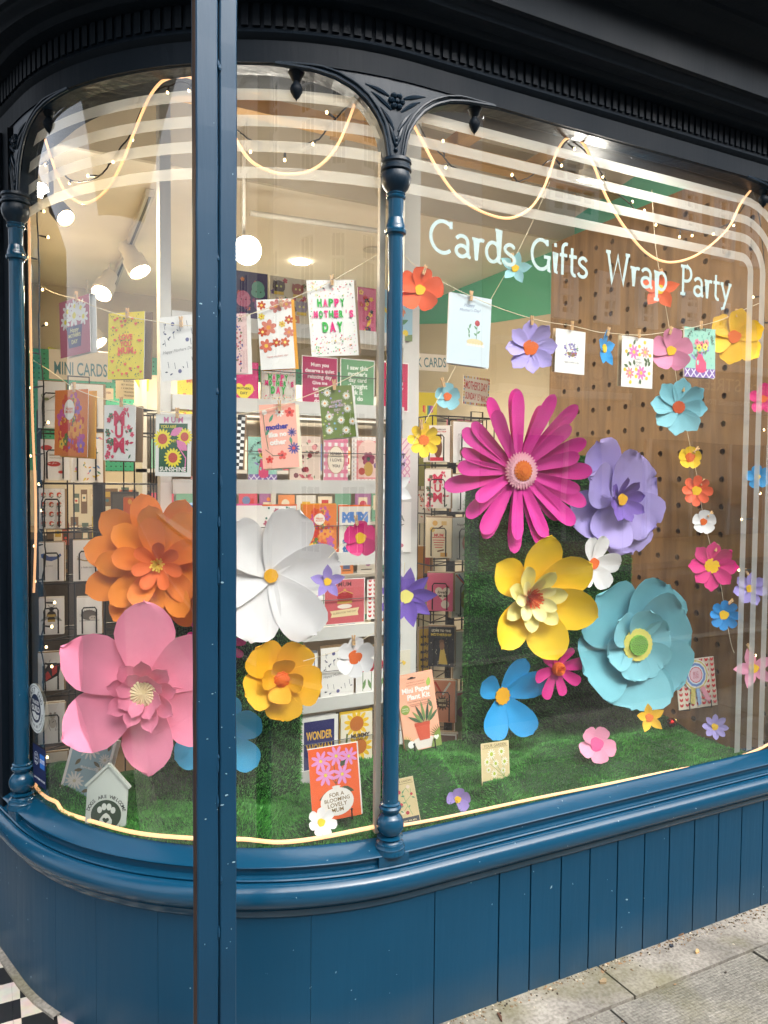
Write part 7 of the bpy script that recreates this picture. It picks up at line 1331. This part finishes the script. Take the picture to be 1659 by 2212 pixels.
rope('glowing rope light lying along the sill of the flat window', [(862, 1784), (930, 1772), (1000, 1758), (1080, 1741), (1160, 1724), (1250, 1706), (1340, 1688), (1430, 1669), (1520, 1652), (1590, 1636), (1640, 1618), (1690, 1590)], .018, .0042)
BULB = glow((255, 216, 150), 3.2, 'fairy_bulb_glow'); WIRE = P((22, 20, 18), .5, 'wire')
def fairy(label, pts, bulbs, d=.045, r=.0022):
    q = [G(p[0], p[1], d) for p in pts]; c = cat_rom(q, 5); e = tag(empty('fairy_lights', q[0]), label, 'fairy lights', 'strings of warm fairy lights'); o0 = Vector(q[0]); b = MB(); g = random.Random(len(pts))
    b.tube([Vector(v)-o0+Vector((g.uniform(-.001, .001), 0, g.uniform(-.001, .001))) for v in c], r, WIRE, 5); b.build('cable', e)
    for (ax, ay, bx, by) in bulbs:
        p0 = Vector(G(ax, ay, d))-o0; p1 = Vector(G(bx, by, d))-o0; t = (p1-p0); 
        b = MB(); b.tube([p0, p0+t*.35, p0+t*.8], [.0018, .003, .0034], WIRE, 6); hb = b.build('bulb_holder', e); b = MB(); b.lathe([(.0, -.004), (.003, -.003), (.0036, .0), (.0025, .004), (0, .0055)], (p1.x, p1.y, p1.z), BULB, 8); b.build('bulb', e, smooth=True)
fairy('dark cable of fairy lights hanging down the left edge of the window', [(72, 310), (78, 380), (80, 460), (84, 560), (86, 640), (84, 700), (86, 760), (94, 828), (92, 880), (94, 940), (96, 1000), (94, 1060), (90, 1100), (96, 1160), (98, 1210), (92, 1250), (98, 1300), (94, 1350), (88, 1400), (96, 1440), (98, 1500), (92, 1560), (78, 1600), (86, 1640), (90, 1668)],
      [(72, 334, 56, 331), (80, 453, 95, 457), (82, 508, 104, 513), (80, 560, 62, 556), (85, 620, 92, 626), (86, 765, 66, 760), (90, 705, 100, 700), (95, 834, 66, 838), (95, 912, 104, 913), (93, 980, 66, 985), (96, 1040, 84, 1046), (96, 1098, 90, 1103), (92, 1176, 74, 1180), (96, 1250, 76, 1256), (98, 1302, 118, 1302), (94, 1352, 112, 1354), (90, 1396, 100, 1398), (98, 1432, 112, 1440), (96, 1526, 90, 1531), (86, 1635, 102, 1636)])
fairy('dark cable of fairy lights looped along the top of the rounded window', [(86, 300), (92, 330), (105, 352), (130, 370), (155, 390), (180, 392), (215, 380), (240, 350), (262, 318), (286, 285), (310, 230), (340, 195), (368, 185), (400, 178), (440, 210), (490, 262), (520, 288), (546, 305), (580, 312), (620, 318), (660, 310), (690, 300), (715, 268), (740, 240), (765, 215)],
      [(98, 350, 84, 356), (106, 352, 98, 356), (154, 388, 150, 396), (214, 380, 190, 380), (233, 355, 244, 350), (286, 290, 286, 302), (365, 188, 362, 200), (411, 184, 408, 196), (548, 306, 541, 328), (616, 318, 615, 346), (725, 256, 706, 243), (682, 305, 676, 311)])
fairy('dark cable of fairy lights looped along the top of the flat window', [(904, 268), (925, 305), (955, 335), (975, 358), (1010, 372), (1050, 380), (1090, 392), (1118, 393), (1150, 378), (1180, 350), (1200, 340), (1225, 305), (1250, 315), (1280, 345), (1320, 405), (1360, 440), (1385, 465), (1430, 485), (1475, 495), (1520, 500), (1560, 490), (1590, 470), (1620, 420)],
      [(960, 340, 957, 305), (968, 356, 963, 362), (1118, 392, 1106, 378), (1198, 342, 1213, 358), (1226, 310, 1241, 322), (1300, 375, 1302, 382), (1358, 440, 1366, 436), (1386, 470, 1392, 455), (1420, 487, 1417, 486), (1470, 496, 1468, 512), (1496, 500, 1495, 509), (1548, 492, 1541, 506), (1580, 475, 1585, 487)])
fairy('dark cable of fairy lights hanging down the right edge behind the frosted lines', [(1626, 410), (1640, 470), (1650, 560), (1648, 600), (1646, 640), (1650, 690), (1645, 760), (1640, 830), (1643, 900), (1640, 980), (1634, 1050), (1632, 1110), (1634, 1180), (1630, 1250), (1628, 1330), (1625, 1410), (1624, 1480), (1618, 1560)],
      [(1648, 640, 1627, 642), (1648, 696, 1662, 698), (1646, 740, 1618, 741), (1640, 835, 1652, 837), (1640, 930, 1650, 929), (1636, 1060, 1642, 1066), (1632, 1120, 1602, 1122), (1630, 1230, 1596, 1232), (1626, 1415, 1632, 1416)])
bpy.data.scenes.remove(_tmp)
